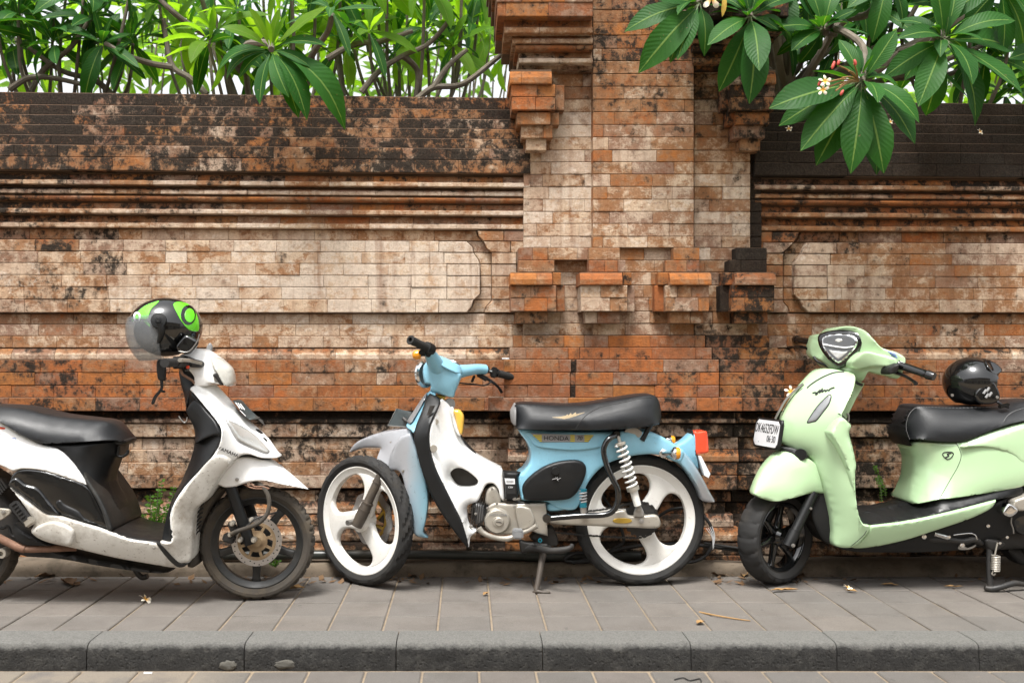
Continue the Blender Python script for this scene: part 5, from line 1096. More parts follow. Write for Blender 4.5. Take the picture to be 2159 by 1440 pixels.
rel('inner_shield', 'W', [(806, 540, .08), (824, 458, .10), (850, 484, .135), (942, 592, .178), (963, 648, .19), (932, 735, .2), (802, 880, .2), (743, 990, .2), (746, 1112, .19), (704, 1112, .17), (735, 960, .12), (790, 845, .1), (832, 740, .09), (846, 650, .09), (822, 572, .08)], M_BLACK, ws, YW, H=.012, r=.02, sp=.014)
rel('shield_bulge', 'N', [(165, 800, .12), (255, 680, .13), (370, 800, .16), (470, 920, .19), (510, 1040, .2), (440, 1050, .195), (330, 1090, .18), (250, 1130, .15), (245, 990, .12)], M_BLACK, ws, YW, H=.018, r=.05, sp=.014)
rel('steering_column', 'W', [(780, 365, .03), (840, 395, .05), (848, 432, .07), (830, 470, .09), (812, 535, .09), (800, 480, .05), (786, 430, .04)], M_BLACK, ws, YW, H=.02, r=.02, sp=.013)
cyl('bag_hook', [zp('W', x, y, YW-.12) for x, y in ((776, 570), (785, 585), (800, 598), (810, 590), (812, 575))], .003, M_STEEL, ws)
YD = YW-.1
o = rel('indicator_lens', 'N', [(562, 905), (590, 904), (720, 960), (860, 1060), (985, 1190), (988, 1212), (960, 1228), (840, 1180), (700, 1112), (655, 1062), (610, 985)], M_CLEAR, ws, YD, H=.010, r=.02, sp=.012); wrap(o, bvh(APW), YD, .0005)
o = rel('lens_edge', 'N', [(556, 897), (592, 896), (724, 952), (866, 1054), (993, 1188), (996, 1216), (962, 1237), (836, 1189), (694, 1120), (647, 1068), (602, 989)], M_GREY, ws, YD, H=.002, r=.004, sp=.012); wrap(o, bvh(APW), YD, .0003)
for A_ in ([(858, 980), (900, 990), (932, 1024), (920, 1032), (880, 1010)], [(930, 1062), (965, 1080), (980, 1112), (955, 1098)]): o = rel('vent', 'N', A_, M_INK, ws, YD, H=.001, r=.002, sp=.008); wrap(o, bvh(APW), YD, .0005)
rel('number_plate', 'N', [(622, 694, .06), (622, 694, .06), (690, 700, .03), (780, 760, .0), (870, 850, .0), (960, 958, .0), (960, 958, .0), (870, 890, .055), (790, 884, .06), (740, 840, .06)], M_PLATE, ws, YW, H=.006, r=.006, sp=.012)
q = MB()
for i in range(3): q.tube([zp('N', 655+i*24, 712+i*6, YW-.062), zp('N', 700+i*24, 775+i*6, YW-.064)], .0022, 5, 1)
q.tube([zp('N', 700, 790, YW-.066), zp('N', 760, 850, YW-.067)], .0016, 5, 1); q.build('plate_strokes', M_WINK, ws)
rel('apron_trough', 'N', [(715, 1240, .09), (800, 1235, .07), (920, 1258, .05), (1025, 1280, .03), (930, 1292, .06), (860, 1275, .08)], M_INK, ws, YW, H=.006, r=.006, sp=.014)
o = text_mesh('YAMAHA', .0205, zp('N', 580, 1212, YD), (1, 0, -.40), (.40, 0, 1), M_INK, 'lettering', ws, spacing=1.1, squash=1.02); wrap(o, bvh(APW, APL), YD, .0015)
# head
rel('headlamp_cover', 'N', [(95, 240, .06), (150, 215, .05), (240, 172, .03), (310, 170, .03), (400, 200, .02), (520, 275, 0), (600, 345, 0), (640, 440, 0), (620, 540, .03), (540, 540, .06), (480, 525, .07), (395, 520, .07), (390, 545, .07), (250, 545, .08), (245, 460, .08), (190, 385, .08), (120, 330, .08)], M_WHITE, ws, YW, H=.045, r=.06, sp=.012)
M_FROST = paint('frosted_lens', (.60, .60, .55), .22, dirt=.35, dcol=(.42, .36, .27), dscale=10, coat=.6)
rel('headlamp_lens', 'N', [(410, 245, .045), (470, 255, .03), (560, 310, .01), (620, 370, .008), (642, 450, .008), (635, 520, .02), (590, 548, .05), (545, 535, .07), (490, 440, .08), (430, 330, .07)], M_FROST, ws, YW, H=.046, r=.05, sp=.012)
rel('lamp_vent', 'N', [(428, 432, .09), (468, 418, .09), (500, 450, .09), (538, 530, .08), (505, 534, .08), (478, 490, .088)], M_INK, ws, YW, H=.034, r=.01, sp=.012)
rel('lever_opening', 'N', [(180, 255, .09), (250, 275, .09), (325, 300, .085), (340, 330, .085), (320, 358, .09), (250, 360, .095), (190, 345, .1)], M_INK, ws, YW, H=.036, r=.015, sp=.012)
rel('mirror_stub', 'N', [(355, 185), (380, 125), (400, 110), (418, 130), (424, 160), (412, 215), (380, 200)], M_GREY, ws, YW, yc=.06, H=.012, r=.012, sp=.012)
q = MB(); c = zp('N', 40, 310, YW-.30); q.tube([c+Vector((0, .12, 0)), c], .02, 16, 1); q.tube([c, c+Vector((0, -.13, 0))], .0175, 16, 1); q.build('grip', M_RUB, ws)
q = MB(); q.box(zp('N', 90, 310, YW-.17), (.055, .06, .05), None, .008); q.box(zp('N', 150, 320, YW-.15), (.03, .05, .06), Matrix.Rotation(.2, 4, 'Y'), .006); q.build('switch_block', M_BLACK, ws)
cyl('brake_lever', [zp('N', x, y, YW-w_) for x, y, w_ in ((310, 318, .14), (220, 295, .18), (150, 285, .24), (90, 285, .31))], [.006, .007, .0075, .008], M_CASE, ws)
cyl('brake_hose', [zp('N', x, y, YW-w_) for x, y, w_ in ((95, 350, .17), (115, 420, .17), (160, 455, .16), (215, 490, .13), (240, 520, .1))], .005, M_GOLD, ws); LAST[0].data.materials[0] = M_RUST
q = MB(); q.box(zp('N', 172, 355, YW-.185), (.012, .006, .012)); q.build('starter_button', M_RED, ws)
# body
rel('floor_tunnel', 'W', [(200, 984, .15), (440, 1040, .15), (560, 1082, .15), (700, 1102, .15), (746, 1112, .16), (746, 1126, .16), (560, 1110, .16), (440, 1065, .16), (250, 1010, .16)], M_BLACK, ws, YW, H=.036, r=.012, sp=.014)
rel('lower_cover', 'W', [(45, 875, .165), (120, 930, .17), (200, 988, .175), (260, 1000, .175), (440, 1054, .18), (560, 1098, .18), (690, 1120, .18), (740, 1165, .165), (792, 1212, .14), (760, 1226, .13), (640, 1207, .13), (500, 1182, .13), (350, 1147, .14), (200, 1112, .15), (140, 1072, .16), (150, 1030, .165), (110, 960, .17)], M_WHITED, ws, YW, H=.022, r=.03, sp=.014)
rel('cover_pod', 'V', [(245, 1010, .185), (300, 960, .19), (420, 930, .19), (560, 985, .185), (560, 1080, .18), (520, 1115, .17), (400, 1085, .17), (300, 1050, .178)], M_WHITED, ws, YW, H=.026, r=.05, sp=.014)
rel('cover_gap', 'W', [(678, 1120, .2), (700, 1130, .2), (770, 1200, .17), (808, 1216, .16), (770, 1224, .155), (720, 1180, .175)], M_INK, ws, YW, H=.004, r=.004, sp=.014)
rel('under_seat', 'W', [(170, 690, .12), (400, 684, .11), (500, 678, .08), (524, 692, .05), (522, 745, .04), (505, 752, .04), (474, 840, .04), (478, 870, .04), (515, 960, .05), (532, 1087, .07), (490, 1066, .15), (450, 960, .15), (380, 860, .14), (320, 770, .13), (250, 712, .12)], M_BLACK, ws, YW, H=.035, r=.06, sp=.014)
rel('side_panel', 'W', [(45, 850, .162), (62, 815, .165), (100, 799, .168), (180, 803, .168), (280, 832, .168), (382, 872, .165), (440, 970, .168), (485, 1062, .17), (440, 1048, .172), (260, 994, .172), (200, 984, .172), (120, 925, .168), (40, 872, .165)], M_GLOSS, ws, YW, H=.012, r=.02, sp=.014)
rel('side_step', 'V', [(75, 650, .18), (120, 600, .18), (200, 650, .18), (290, 680, .18), (370, 770, .18), (440, 850, .18), (460, 880, .18), (400, 875, .185), (330, 850, .185), (200, 745, .183)], M_GLOSS, ws, YW, H=.012, r=.02, sp=.012)
rel('side_step', 'V', [(425, 790, .178), (460, 765, .178), (500, 800, .178), (600, 850, .178), (650, 905, .18), (760, 955, .18), (650, 935, .182), (520, 880, .182), (450, 840, .18)], M_BLACK, ws, YW, H=.010, r=.02, sp=.012)
rel('trim_arc', 'V', [(640, 560, .165), (700, 650, .17), (770, 760, .175), (820, 870, .178), (855, 990, .178), (815, 985, .178), (770, 850, .178), (715, 740, .175), (660, 650, .17)], M_GRN, ws, YW, H=.012, r=.012, sp=.012); LAST[0].data.materials[0] = M_RIMB
rel('side_fairing', 'W', [(-330, 600, .06), (-150, 545, .07), (0, 588, .105), (100, 650, .125), (190, 694, .135), (262, 718, .145), (332, 792, .155), (384, 872, .165), (384, 872, .165), (280, 834, .168), (180, 805, .17), (100, 799, .17), (60, 808, .168), (20, 790, .162), (-150, 720, .13), (-300, 680, .08)], M_WHITE, ws, YW, H=.016, r=.022, sp=.014)
q = MB()
for pts in (((-60, 240), (40, 292), (140, 345)), ((-60, 275), (40, 318), (130, 362))): q.tube([zp('V', x, y, YW-.136) for x, y in pts], .0022, 5, 3)
q.build('red_stripes', M_RED, ws)
q = MB(); q.tube([zp('V', x, y, YW-.142) for x, y in ((70, 325), (110, 300), (160, 345), (190, 352), (210, 372), (240, 382), (275, 392))], .0025, 5, 3); q.build('blue_squiggle', paint('blue_print', (.08, .16, .42), .5, dirt=0), ws)
rel('red_sticker', 'V', [(-20, 212), (0, 215), (38, 222), (34, 234), (0, 232), (-20, 230)], M_RED, ws, YW, yc=-.131, H=.002, r=.002, sp=.012)
rel('green_clip', 'V', [(12, 190)]*2+[(40, 168)]*2+[(105, 205)]*2+[(92, 222)]*2, M_LIME, ws, YW, yc=-.125, H=.012, r=.004, sp=.014, sub=2); LAST[0].data.materials[0] = paint('dull_green_clip', (.09, .13, .06), .6)
st = rel('seat', 'W', [(-260, 535, .04), (-120, 523, .05), (0, 524, .06), (120, 536, .06), (250, 566, .06), (400, 582, .05), (480, 592, .04), (535, 622, .015), (568, 664, .01), (560, 690, .03), (505, 677, .09), (400, 682, .12), (230, 690, .13), (170, 680, .13), (100, 650, .13), (0, 592, .12), (-120, 548, .1), (-250, 560, .08)], M_SEAT, ws, YW, H=.06, r=.075, sp=.014)
rel('seat_lip', 'V', [(870, 310, .05), (995, 300, .02), (990, 335, .02), (930, 352, .04), (885, 335, .05)], M_INK, ws, YW, H=.05, r=.012, sp=.014)
cyl('seat_hook', [zp('V', x, y, YW-.08) for x, y in ((905, 360), (895, 430), (930, 440), (968, 415), (972, 390))], .006, M_BLACK, ws)
# mechanical lower rear
rel('engine', 'W', [(-230, 800), (-80, 780), (20, 830), (45, 880), (100, 960), (140, 1070), (120, 1130), (0, 1160), (-150, 1180), (-240, 1100)], M_IRON, ws, YW, H=.10, r=.04, sp=.02)
rel('cylinder_cowl', 'V', [(120, 940), (170, 960), (250, 1010), (350, 1070), (420, 1110), (300, 1112), (190, 1100), (130, 1040)], M_BLACK, ws, YW, yc=-.11, H=.05, r=.03, sp=.016)
q = MB()
for i in range(5): q.box(zp('V', 40-i*14, 640+i*16, YW-.115), (.05, .04, .007), Matrix.Rotation(R(55), 4, 'Y'), .002)
q.build('cooling_fins', M_IRON, ws)
cyl('exhaust_pipe', [zp('V', x, y, YW-w_) for x, y, w_ in ((580, 1135, .07), (400, 1138, .11), (190, 1140, .13), (120, 1120, .135), (0, 1060, .14), (-200, 960, .14))], [.012, .0145, .0155, .016, .016, .016], M_RUST, ws, 14)
cyl('pipe_joint', [zp('V', 122, 1121, YW-.135), zp('V', 190, 1140, YW-.131)], .0185, M_RUST, ws, 14, 1)
q = MB(); M = Matrix.Rotation(R(52), 4, 'Y'); q.box(zp('V', 158, 868, YW-.20), (190/3.6*kw, .035, 62/3.6*kw), M, .005)
for i in range(6): q.box(zp('V', 105+i*17, 800+i*24, YW-.219), (.008, .006, .02), M, .001)
fp = q.build('foot_peg', M_RUB, ws); q = MB(); q.box(zp('V', 222, 935, YW-.205), (70/3.6*kw, .03, 60/3.6*kw), Matrix.Rotation(R(-35), 4, 'Y'), .006); q.build('peg_end', M_CASE, fp)
rel('peg_bracket', 'V', [(-40, 835), (70, 838), (84, 870), (40, 905), (0, 925), (-40, 900)], M_CASE, ws, YW, yc=-.16, H=.008, r=.006, sp=.014); bolt(zp('V', 28, 862, YW-.168), .009, ws)
q = MB(); q.lathe([(.009, .02), (.019, .02), (.021, .012), (.021, -.02)], zp('V', 25, 1170, YW-.12), NS_, 20); q.lathe([(0, .01), (.009, .01)], zp('V', 25, 1170, YW-.12), NS_, 12); q.build('engine_mount', M_CASE, ws)
cyl('hose', [zp('V', x, y, YW-.13) for x, y in ((-30, 960), (20, 985), (60, 970), (90, 1040), (140, 1050))], .006, M_RUB, ws)
crw = P(-76, 1145, YW); crw.z = .236; wheel(ws, crw, 0, .236, .045, .190, .163, M_RUBM, M_RIMB, tread_knob, spokes5, 120)
rel('belly', 'W', [(140, 1090), (350, 1150), (640, 1210), (760, 1226), (700, 1240), (500, 1215), (300, 1180), (120, 1160)], M_INK, ws, YW, H=.10, r=.03, sp=.02)
rel('radiator_shroud', 'W', [(832, 1010), (850, 965), (905, 920), (965, 870), (985, 880), (930, 960), (885, 1060), (874, 1160), (880, 1195), (830, 1208)], M_RUBM, ws, YW, H=.10, r=.03, sp=.016)
q = MB()
for i in range(9): q.tube([zp('T', 30+i*2, 780-i*48, YW-.104), zp('T', 70+i*6, 690-i*46, YW-.106), zp('T', 110+i*6, 655-i*44, YW-.104)], .0035, 5, 2)
q.build('shroud_fins', M_BLACK, ws)
cyl('center_stand', [zp('W', 560, 1180, YW), zp('W', 590, 1240, YW+.02), zp('W', 615, 1268, YW+.03), zp('W', 640, 1262, YW+.03)], .012, M_IRON, ws)
bolt(zp('W', 668, 1142, YW-.20), .006, ws)
rel('tail', 'W', [(-420, 620), (-330, 560), (-240, 560), (-200, 650), (-300, 700), (-400, 680)], M_WHITE, ws, YW, H=.09, r=.05, sp=.02)

# ---------------------------------------------------------------- the pale green scooter (faces left)
YG = 4.44; kg = YG/F
gs = empty('scooter', P(1900, 1232, YG), 'glossy pale green scooter with black seat, parked at the right facing left', 'scooter', 'motorbikes parked along the wall'); gs.location.z = 0
cg = zp('G', 268, 1108, YG); cg.z = .212; TG = R(34)
def spk(c, ri, hr): return bar_spokes(6, 15, .022, .012, .014)(c, ri, hr)
def tread_street(k, i):
    if i in (6, 7): return -.003 if (k//4) % 3 == 0 else 0
    return -.0048 if 3 <= i <= 10 and (k-(i if i < 7 else 13-i)) % 9 in (0, 1) else 0
wheel(gs, cg, TG, .212, .056, .155, .135, M_RUB, M_GLOSS, tread_street, spk, 176, .04)
cR = P(2243, 1138, YG); cR.z = .212; wheel(gs, cR, 0, .212, .056, .155, .135, M_RUB, M_GLOSS, tread_street, spk, 120, .04)
rel('inner_fender', 'G', [(430, 720, .05), (480, 800, .08), (525, 900, .09), (540, 1000, .1), (540, 1110, .1), (520, 1128, .09), (480, 1090, .09), (440, 1000, .09), (425, 900, .07), (400, 800, .05)], M_BLACK, gs, YG, yc=.02, H=.02, r=.03, sp=.016)
rel('apron', 'G', [(600, 283, .07), (640, 292, .11), (653, 320, .13), (640, 385, .145), (600, 470, .165), (588, 505, .175), (630, 545, .185), (622, 590, .185), (640, 660, .19), (655, 740, .195), (650, 790, .2), (655, 900, .2), (668, 980, .2), (690, 1025, .2), (725, 1040, .2), (690, 1100, .18), (630, 1145, .15), (545, 1132, .11), (540, 1060, .11), (530, 980, .105), (500, 850, .095), (460, 752, .075), (430, 706, .055), (350, 665, .025), (290, 635, 0), (280, 600, 0), (287, 540, 0), (300, 490, 0), (370, 370, 0), (430, 300, 0), (480, 275, .02), (540, 272, .05)], M_GREEN, gs, YG, H=.045, r=.085, sp=.0135); AP1 = LAST[0]
rel('apron_side', 'G', [(536, 570, .205), (585, 510, .2), (628, 548, .195), (620, 592, .195), (638, 660, .2), (653, 742, .205), (648, 792, .21), (654, 900, .21), (668, 980, .21), (690, 1026, .208), (722, 1041, .205), (690, 1098, .185), (640, 1136, .16), (660, 1040, .195), (640, 900, .2), (610, 760, .205), (570, 660, .208), (535, 600, .208)], M_GREEN, gs, YG, H=.028, r=.03, sp=.0135)
rel('neck', 'G', [(640, 325, .07), (662, 322, .07), (690, 340, .07), (700, 348, .07), (655, 430, .085), (612, 525, .10), (624, 548, .11), (580, 560, .11), (570, 420, .08)], M_GREEN, gs, YG, yc=.015, H=.018, r=.02, sp=.0135)
cyl('neck_gap', [zp('G', x, y, YG-w_) for x, y, w_ in ((652, 330, .1), (672, 345, .105), (690, 352, .09))], .006, M_INK, gs)
o = crease('panel_seam', 'A', [(585, 662, 0), (640, 615, 0), (740, 555, 0), (850, 510, 0), (960, 498, 0)], YG-.15, .0030, M_SEAM, gs); wrap(o, bvh(AP1), YG-.15, 0)
crease('chrome_strip', 'A', [(262, 975, .012), (300, 900, .016), (370, 780, .02), (460, 690, .024), (545, 620, .03)], YG, .0052, M_STEEL, gs)
o = crease('panel_seam', 'A', [(330, 940, 0), (380, 830, 0), (450, 740, 0), (540, 665, 0)], YG-.1, .0012, M_SEAM, gs); wrap(o, bvh(AP1), YG-.1, 0)
rel('shield_hook', 'A', [(900, 918, .19), (960, 950, .19), (1005, 1010, .185), (990, 1012, .185), (950, 975, .19)], M_INK, gs, YG, H=.010, r=.006, sp=.012)
cyl('bag_hook', [zp('A', x, y, YG-.1) for x, y in ((985, 925), (1003, 935), (1003, 990), (990, 1000))], .0045, M_STEEL, gs)
YE = YG-.15; BG = bvh(AP1)
o = rel('indicator_lens', 'A', [(590, 1010), (625, 945), (700, 840), (790, 748), (818, 737), (825, 760), (800, 830), (740, 910), (680, 985), (650, 1000)], M_GRN, gs, YE, H=.004, r=.006, sp=.009); wrap(o, BG, YE, .0004)
o = rel('lens_edge', 'A', [(582, 1016), (618, 940), (694, 834), (786, 741), (822, 730), (832, 760), (807, 834), (746, 916), (684, 993), (650, 1008)], M_INK, gs, YE, H=.0015, r=.003, sp=.009); wrap(o, BG, YE, .0002)
q = MB(); sp_ = [(640, 715), (670, 708), (690, 722), (668, 730), (700, 700), (718, 682), (706, 712), (722, 700), (740, 668), (736, 705), (752, 690), (768, 684), (770, 700), (790, 682), (806, 690), (820, 672), (862, 658)]
q.tube([zp('A', x, y, YE) for x, y in sp_], .0030, 6, 3); o = q.build('script_lettering', M_INK, gs); wrap(o, BG, YE, .0005)
rel('intake', 'A', [(288, 1225, .03), (330, 1255, .05), (430, 1265, .07), (530, 1300, .08), (600, 1350, .085), (560, 1380, .085), (500, 1375, .085), (450, 1340, .08), (330, 1290, .05)], M_INK, gs, YG, H=.012, r=.01, sp=.013)
disc('horn', zp('A', 520, 1335, YG-.09), (-.5, -1, 0), .026, .01, M_BLACK, gs)
rel('mudguard', 'G', [(150, 872, .01, -.11), (188, 778, .01, -.08), (235, 720, .015, -.055), (285, 680, .02, -.03), (350, 678, .045, -.01), (430, 712, .075, .01), (478, 760, .09, .03), (515, 850, .1, .05), (520, 882, .1, .05), (440, 880, .095, .02), (360, 902, .085, -.02), (270, 922, .06, -.06), (210, 912, .03, -.09), (168, 895, .015, -.11)], M_GREEN, gs, YG, H=.042, r=.06, sp=.0135)
A, B = zp('K', 905, 400, YG-.085), zp('K', 620, 985, YG-.13)
cyl('fork_leg', [A, A.lerp(B, .68), A.lerp(B, .72), B], [.021, .021, .025, .025], M_BLACK, gs, 18, 3); D = Vector((-.09, .15, 0)); cyl('fork_leg', [A+D, B+D], [.021, .025], M_BLACK, gs, 12, 1)
bolt(zp('K', 680, 975, YG-.16), .009, gs); bolt(zp('K', 872, 575, YG-.12), .006, gs)
# handlebar head, lamp
rel('headlamp_cover', 'G', [(434, 165, .02, .20), (446, 118, .02, .20), (475, 104, .03, .17), (520, 102, .045, .12), (545, 85, .06, .08), (585, 68, .07, .04), (640, 65, .08, 0), (700, 86, .08, -.04), (740, 124, .08, -.08), (782, 168, .06, -.12), (850, 190, .045, -.17), (896, 220, .035, -.20), (890, 268, .035, -.20), (866, 320, .035, -.18), (820, 310, .04, -.15), (760, 298, .05, -.10), (716, 290, .07, -.06), (690, 332, .07, -.02), (650, 332, .07, 0), (600, 282, .075, .02), (550, 270, .07, .06), (500, 236, .05, .12), (440, 210, .02, .19)], M_GREEN, gs, YG, H=.035, r=.055, sp=.0125); HCV = LAST[0]
rel('cover_fold', 'G', [(640, 240, .12, -.03), (700, 190, .12, -.06), (770, 200, .08, -.12), (860, 225, .05, -.18), (880, 262, .045, -.19), (820, 262, .06, -.16), (740, 262, .09, -.09), (660, 275, .11, -.03)], M_GREEN, gs, YG, H=.014, r=.04, sp=.0125)
hh = bvh(HCV).ray_cast(EYE, (zp('A', 932, 268, YG)-EYE).normalized())[0]; th = R(-38); hc = hh+Vector((-.006, -.020, 0)); hs_ = .0425/88*1.80
def lampo(s): return [((x)*s*hs_*1.13, z*s*hs_) for x, z in ((-88, 55), (-60, 76), (0, 84), (60, 74), (90, 45), (84, 5), (50, -45), (12, -82), (-12, -82), (-52, -42), (-82, 8))]
lp = rel_local('headlamp', lampo(1.17), M_GLOSS, gs, hc, th, R(-6), H=.040, r=.026, sp=.009)
rel_local('lamp_ring', lampo(.92), M_CHROME, lp, hc, th, R(-6), H=.0445, r=.006, sp=.006)
rel_local('lamp_reflector', lampo(.82), paint('lamp_reflector', (.13, .135, .14), .2, .45, dirt=.1, spots=0), lp, hc, th, R(-6), H=.0475, r=.004, sp=.006)
lz = lambda L: [(a*hs_*1.13*.82, b*hs_*.82) for a, b in L]
rel_local('light_bar', lz([(-84, 32), (-40, 22), (0, 14), (40, 10), (84, 16), (80, 0), (40, -8), (0, -4), (-40, 4), (-84, 14)]), M_PLATEW, lp, hc, th, R(-6), H=.052, r=.004, sp=.005)
rel_local('lower_mirror', lz([(-66, -2), (-20, -10), (0, -12), (30, -16), (66, -8), (44, -42), (10, -72), (-8, -72), (-44, -36)]), M_CLEAR, lp, hc, th, R(-6), H=.0495, r=.008, sp=.006)
rel_local('projector', lz([(30*math.cos(i*math.pi/8), 46+22*math.sin(i*math.pi/8)) for i in range(16)]), M_CLEAR, lp, hc, th, R(-6), H=.054, r=.018, sp=.005)
rel('lever_opening', 'G', [(808, 272, .055, -.18), (830, 255, .055, -.19), (858, 245, .05, -.2), (862, 262, .05, -.2), (852, 290, .05, -.19), (812, 300, .055, -.18)], M_INK, gs, YG, H=.030, r=.01, sp=.012)
g0, g1 = zp('G', 872, 254, YG-.24), zp('G', 1044, 312, YG-.37)
q = MB(); q.tube([g0, g0.lerp(g1, .08), g0.lerp(g1, .5), g0.lerp(g1, .78), g0.lerp(g1, .82), g0.lerp(g1, .9), g1], [.021, .018, .0165, .017, .020, .019, .016], 18, 3); q.build('grip', M_GLOSS, gs)
g2, g3 = zp('G', 440, 142, YG+.22), zp('G', 363, 128, YG+.35)
q = MB(); q.tube([g2, g2.lerp(g3, .5), g2.lerp(g3, .8), g2.lerp(g3, .84), g3], [.018, .017, .017, .020, .017], 16, 3); q.build('grip', M_GLOSS, gs)
cyl('brake_lever', [zp('G', x, y, YG-w_) for x, y, w_ in ((828, 280, .22), (858, 292, .24), (900, 308, .28), (940, 332, .33), (955, 346, .35))], [.011, .008, .0065, .0065, .0095], M_GLOSS, gs)
cyl('brake_lever', [zp('G', x, y, YG+w_) for x, y, w_ in ((440, 182, .2), (400, 166, .24), (360, 166, .3), (322, 172, .36))], [.008, .0065, .006, .009], M_GLOSS, gs)
cyl('brake_hose', [zp('G', x, y, YG+w_) for x, y, w_ in ((455, 215, .12), (470, 235, .1), (500, 250, .07), (540, 268, .04))], .006, M_INK, gs)
q = MB()
for i in range(3): q.tube([zp('G', 818+i*8, 190+i*9, YG-.245), zp('G', 858+i*3, 204+i*8, YG-.26)], .0024, 5, 1)
q.build('blue_sticker', paint('blue_sticker', (.06, .14, .45), .4, dirt=0), gs)
# number plate turned to the front
pc = zp('G', 232, 590, YG+.02); tp = R(-78); pw, ph = .106, .060
pl = rel_local('number_plate', [(-pw-.008, -ph-.008)]*2+[(pw+.008, -ph-.008)]*2+[(pw+.008, ph+.008)]*2+[(-pw-.008, ph+.008)]*2, M_BLACK, gs, pc, tp, R(-10), H=.009, r=.005, sp=.02, sub=2)
rel_local('plate_face', [(-pw, -ph)]*2+[(pw, -ph)]*2+[(pw, ph)]*2+[(-pw, ph)]*2, M_PLATEW, pl, pc, tp, R(-10), H=.0105, r=.002, sp=.02, sub=2)
Mr = Matrix.Rotation(tp, 4, 'Z') @ Matrix.Rotation(R(-10), 4, 'X'); ux, uz, un = (Mr @ Vector((1, 0, 0))), (Mr @ Vector((0, 0, 1))), (Mr @ Vector((0, -1, 0)))
text_mesh('DK4652FDW', .060, pc+un*.0112+uz*.020, ux, uz, M_INK, 'lettering', pl, squash=.60, spacing=1.0); text_mesh('06\u00b730', .042, pc+un*.0112-uz*.024+ux*.05, ux, uz, M_INK, 'lettering', pl, squash=.8)
rel_local('plate_band', [(-pw, -ph)]*2+[(pw, -ph)]*2+[(pw, -ph+.012)]*2+[(-.03, -ph+.012)]*2+[(-.045, -ph+.03)]*2+[(-pw, -ph+.03)]*2, M_BLACK, pl, pc, tp, R(-10), H=.0115, r=.001, sp=.02, sub=2)
rel_local('plate_badge', [(-.062+.013*math.cos(i*math.pi/5), -.044+.013*math.sin(i*math.pi/5)) for i in range(10)], M_TEAL, pl, pc, tp, R(-10), H=.0125, r=.001, sp=.012)
rel_local('plate_text_block', [(-.112, -.053)]*2+[(-.08, -.053)]*2+[(-.08, -.036)]*2+[(-.112, -.036)]*2, M_GRN, pl, pc, tp, R(-10), H=.0122, r=.001, sp=.012, sub=2)
q = MB()
for i in range(14): q.box(pc+un*.0125-uz*.0545+ux*(-.02+i*.009), (.003, .003, .005))
q.build('plate_small_print', M_WINK, pl)
# floor, body, seat
rel('underbody', 'G', [(560, 1130, .09), (740, 1135, .12), (900, 1105, .14), (1200, 1005, .16), (1345, 925, .17), (1484, 865, .17), (1700, 850, .17), (1720, 1000, .15), (1484, 1060, .12), (1300, 1130, .11), (1100, 1165, .11), (700, 1170, .1), (580, 1150, .09)], M_BLACK, gs, YG, H=.012, r=.03, sp=.017)
rel('floor_board', 'G', [(643, 785, .185), (656, 880, .185), (668, 966, .12), (780, 955, .05), (900, 928, .05), (1060, 911, .16), (1150, 900, .17), (1430, 856, .19), (1475, 850, .19), (1460, 890, .19), (1345, 914, .2), (1100, 974, .2), (900, 1016, .2), (705, 1038, .2), (672, 1010, .2), (652, 930, .195)], M_BLACK, gs, YG, H=.006, r=.012, sp=.0145)
rel('floor_side', 'G', [(705, 1040, .202), (900, 1017, .206), (1100, 975, .206), (1345, 912, .206), (1345, 912, .206), (1328, 945, .2), (1290, 972, .2), (1200, 1012, .19), (1050, 1062, .18), (900, 1110, .17), (740, 1144, .16), (640, 1146, .15), (690, 1100, .18), (725, 1040, .2)], M_GREEN, gs, YG, H=.018, r=.022, sp=.0135)
crease('panel_seam', 'G', [(725, 1040, .224), (700, 1085, .215), (660, 1122, .195), (632, 1143, .172)], YG, .0013, M_SEAM, gs)
rel('body', 'G', [(918, 655, .05), (955, 626, .08), (1155, 629, .14), (1300, 581, .15), (1484, 530, .15), (1700, 500, .13), (2000, 520, .1), (2060, 600, .1), (1950, 760, .13), (1700, 800, .15), (1484, 842, .17), (1430, 857, .17), (1150, 903, .17), (1062, 912, .165), (970, 930, .13), (930, 930, .09), (916, 905, .07), (930, 800, .045), (934, 720, .045), (925, 685, .045)], M_GREEN, gs, YG, H=.045, r=.09, sp=.0145); BDY = LAST[0]
rel('side_swell', 'G', [(1180, 655, .19), (1300, 655, .195), (1420, 690, .195), (1484, 740, .195), (1600, 760, .185), (1800, 740, .17), (1950, 660, .14), (1900, 560, .15), (1600, 530, .18), (1430, 570, .19), (1300, 615, .19)], M_GREEN, gs, YG, H=.012, r=.07, sp=.0145)
o = crease('panel_seam', 'G', [(1148, 634, 0), (1165, 660, 0), (1176, 700, 0), (1160, 750, 0), (1120, 820, 0), (1070, 908, 0)], YG-.15, .0014, M_SEAM, gs); wrap(o, bvh(BDY), YG-.15, 0)
q = MB(); sgn = [(1085, 692), (1092, 682), (1128, 680), (1138, 690), (1130, 705), (1112, 716), (1094, 706), (1085, 692)]; q.tube([zp('G', x, y, YG-.15) for x, y in sgn], .0024, 6, 2); q.tube([zp('G', x, y, YG-.15) for x, y in ((1128, 684), (1108, 690), (1116, 698), (1096, 708))], .003, 6, 3); o = q.build('side_emblem', M_INK, gs); wrap(o, bvh(BDY), YG-.15, .0005)
rel('seat', 'G', [(880, 570, .03), (884, 520, .03), (908, 474, .03), (950, 448, .045), (1100, 455, .05), (1350, 450, .05), (1430, 430, .05), (1484, 424, .05), (1700, 418, .05), (1950, 400, .05), (1990, 440, .05), (1900, 490, .1), (1484, 527, .14), (1300, 576, .14), (1150, 630, .13), (940, 619, .1), (895, 614, .06), (884, 600, .03)], M_SEAT, gs, YG, H=.075, r=.08, sp=.014)
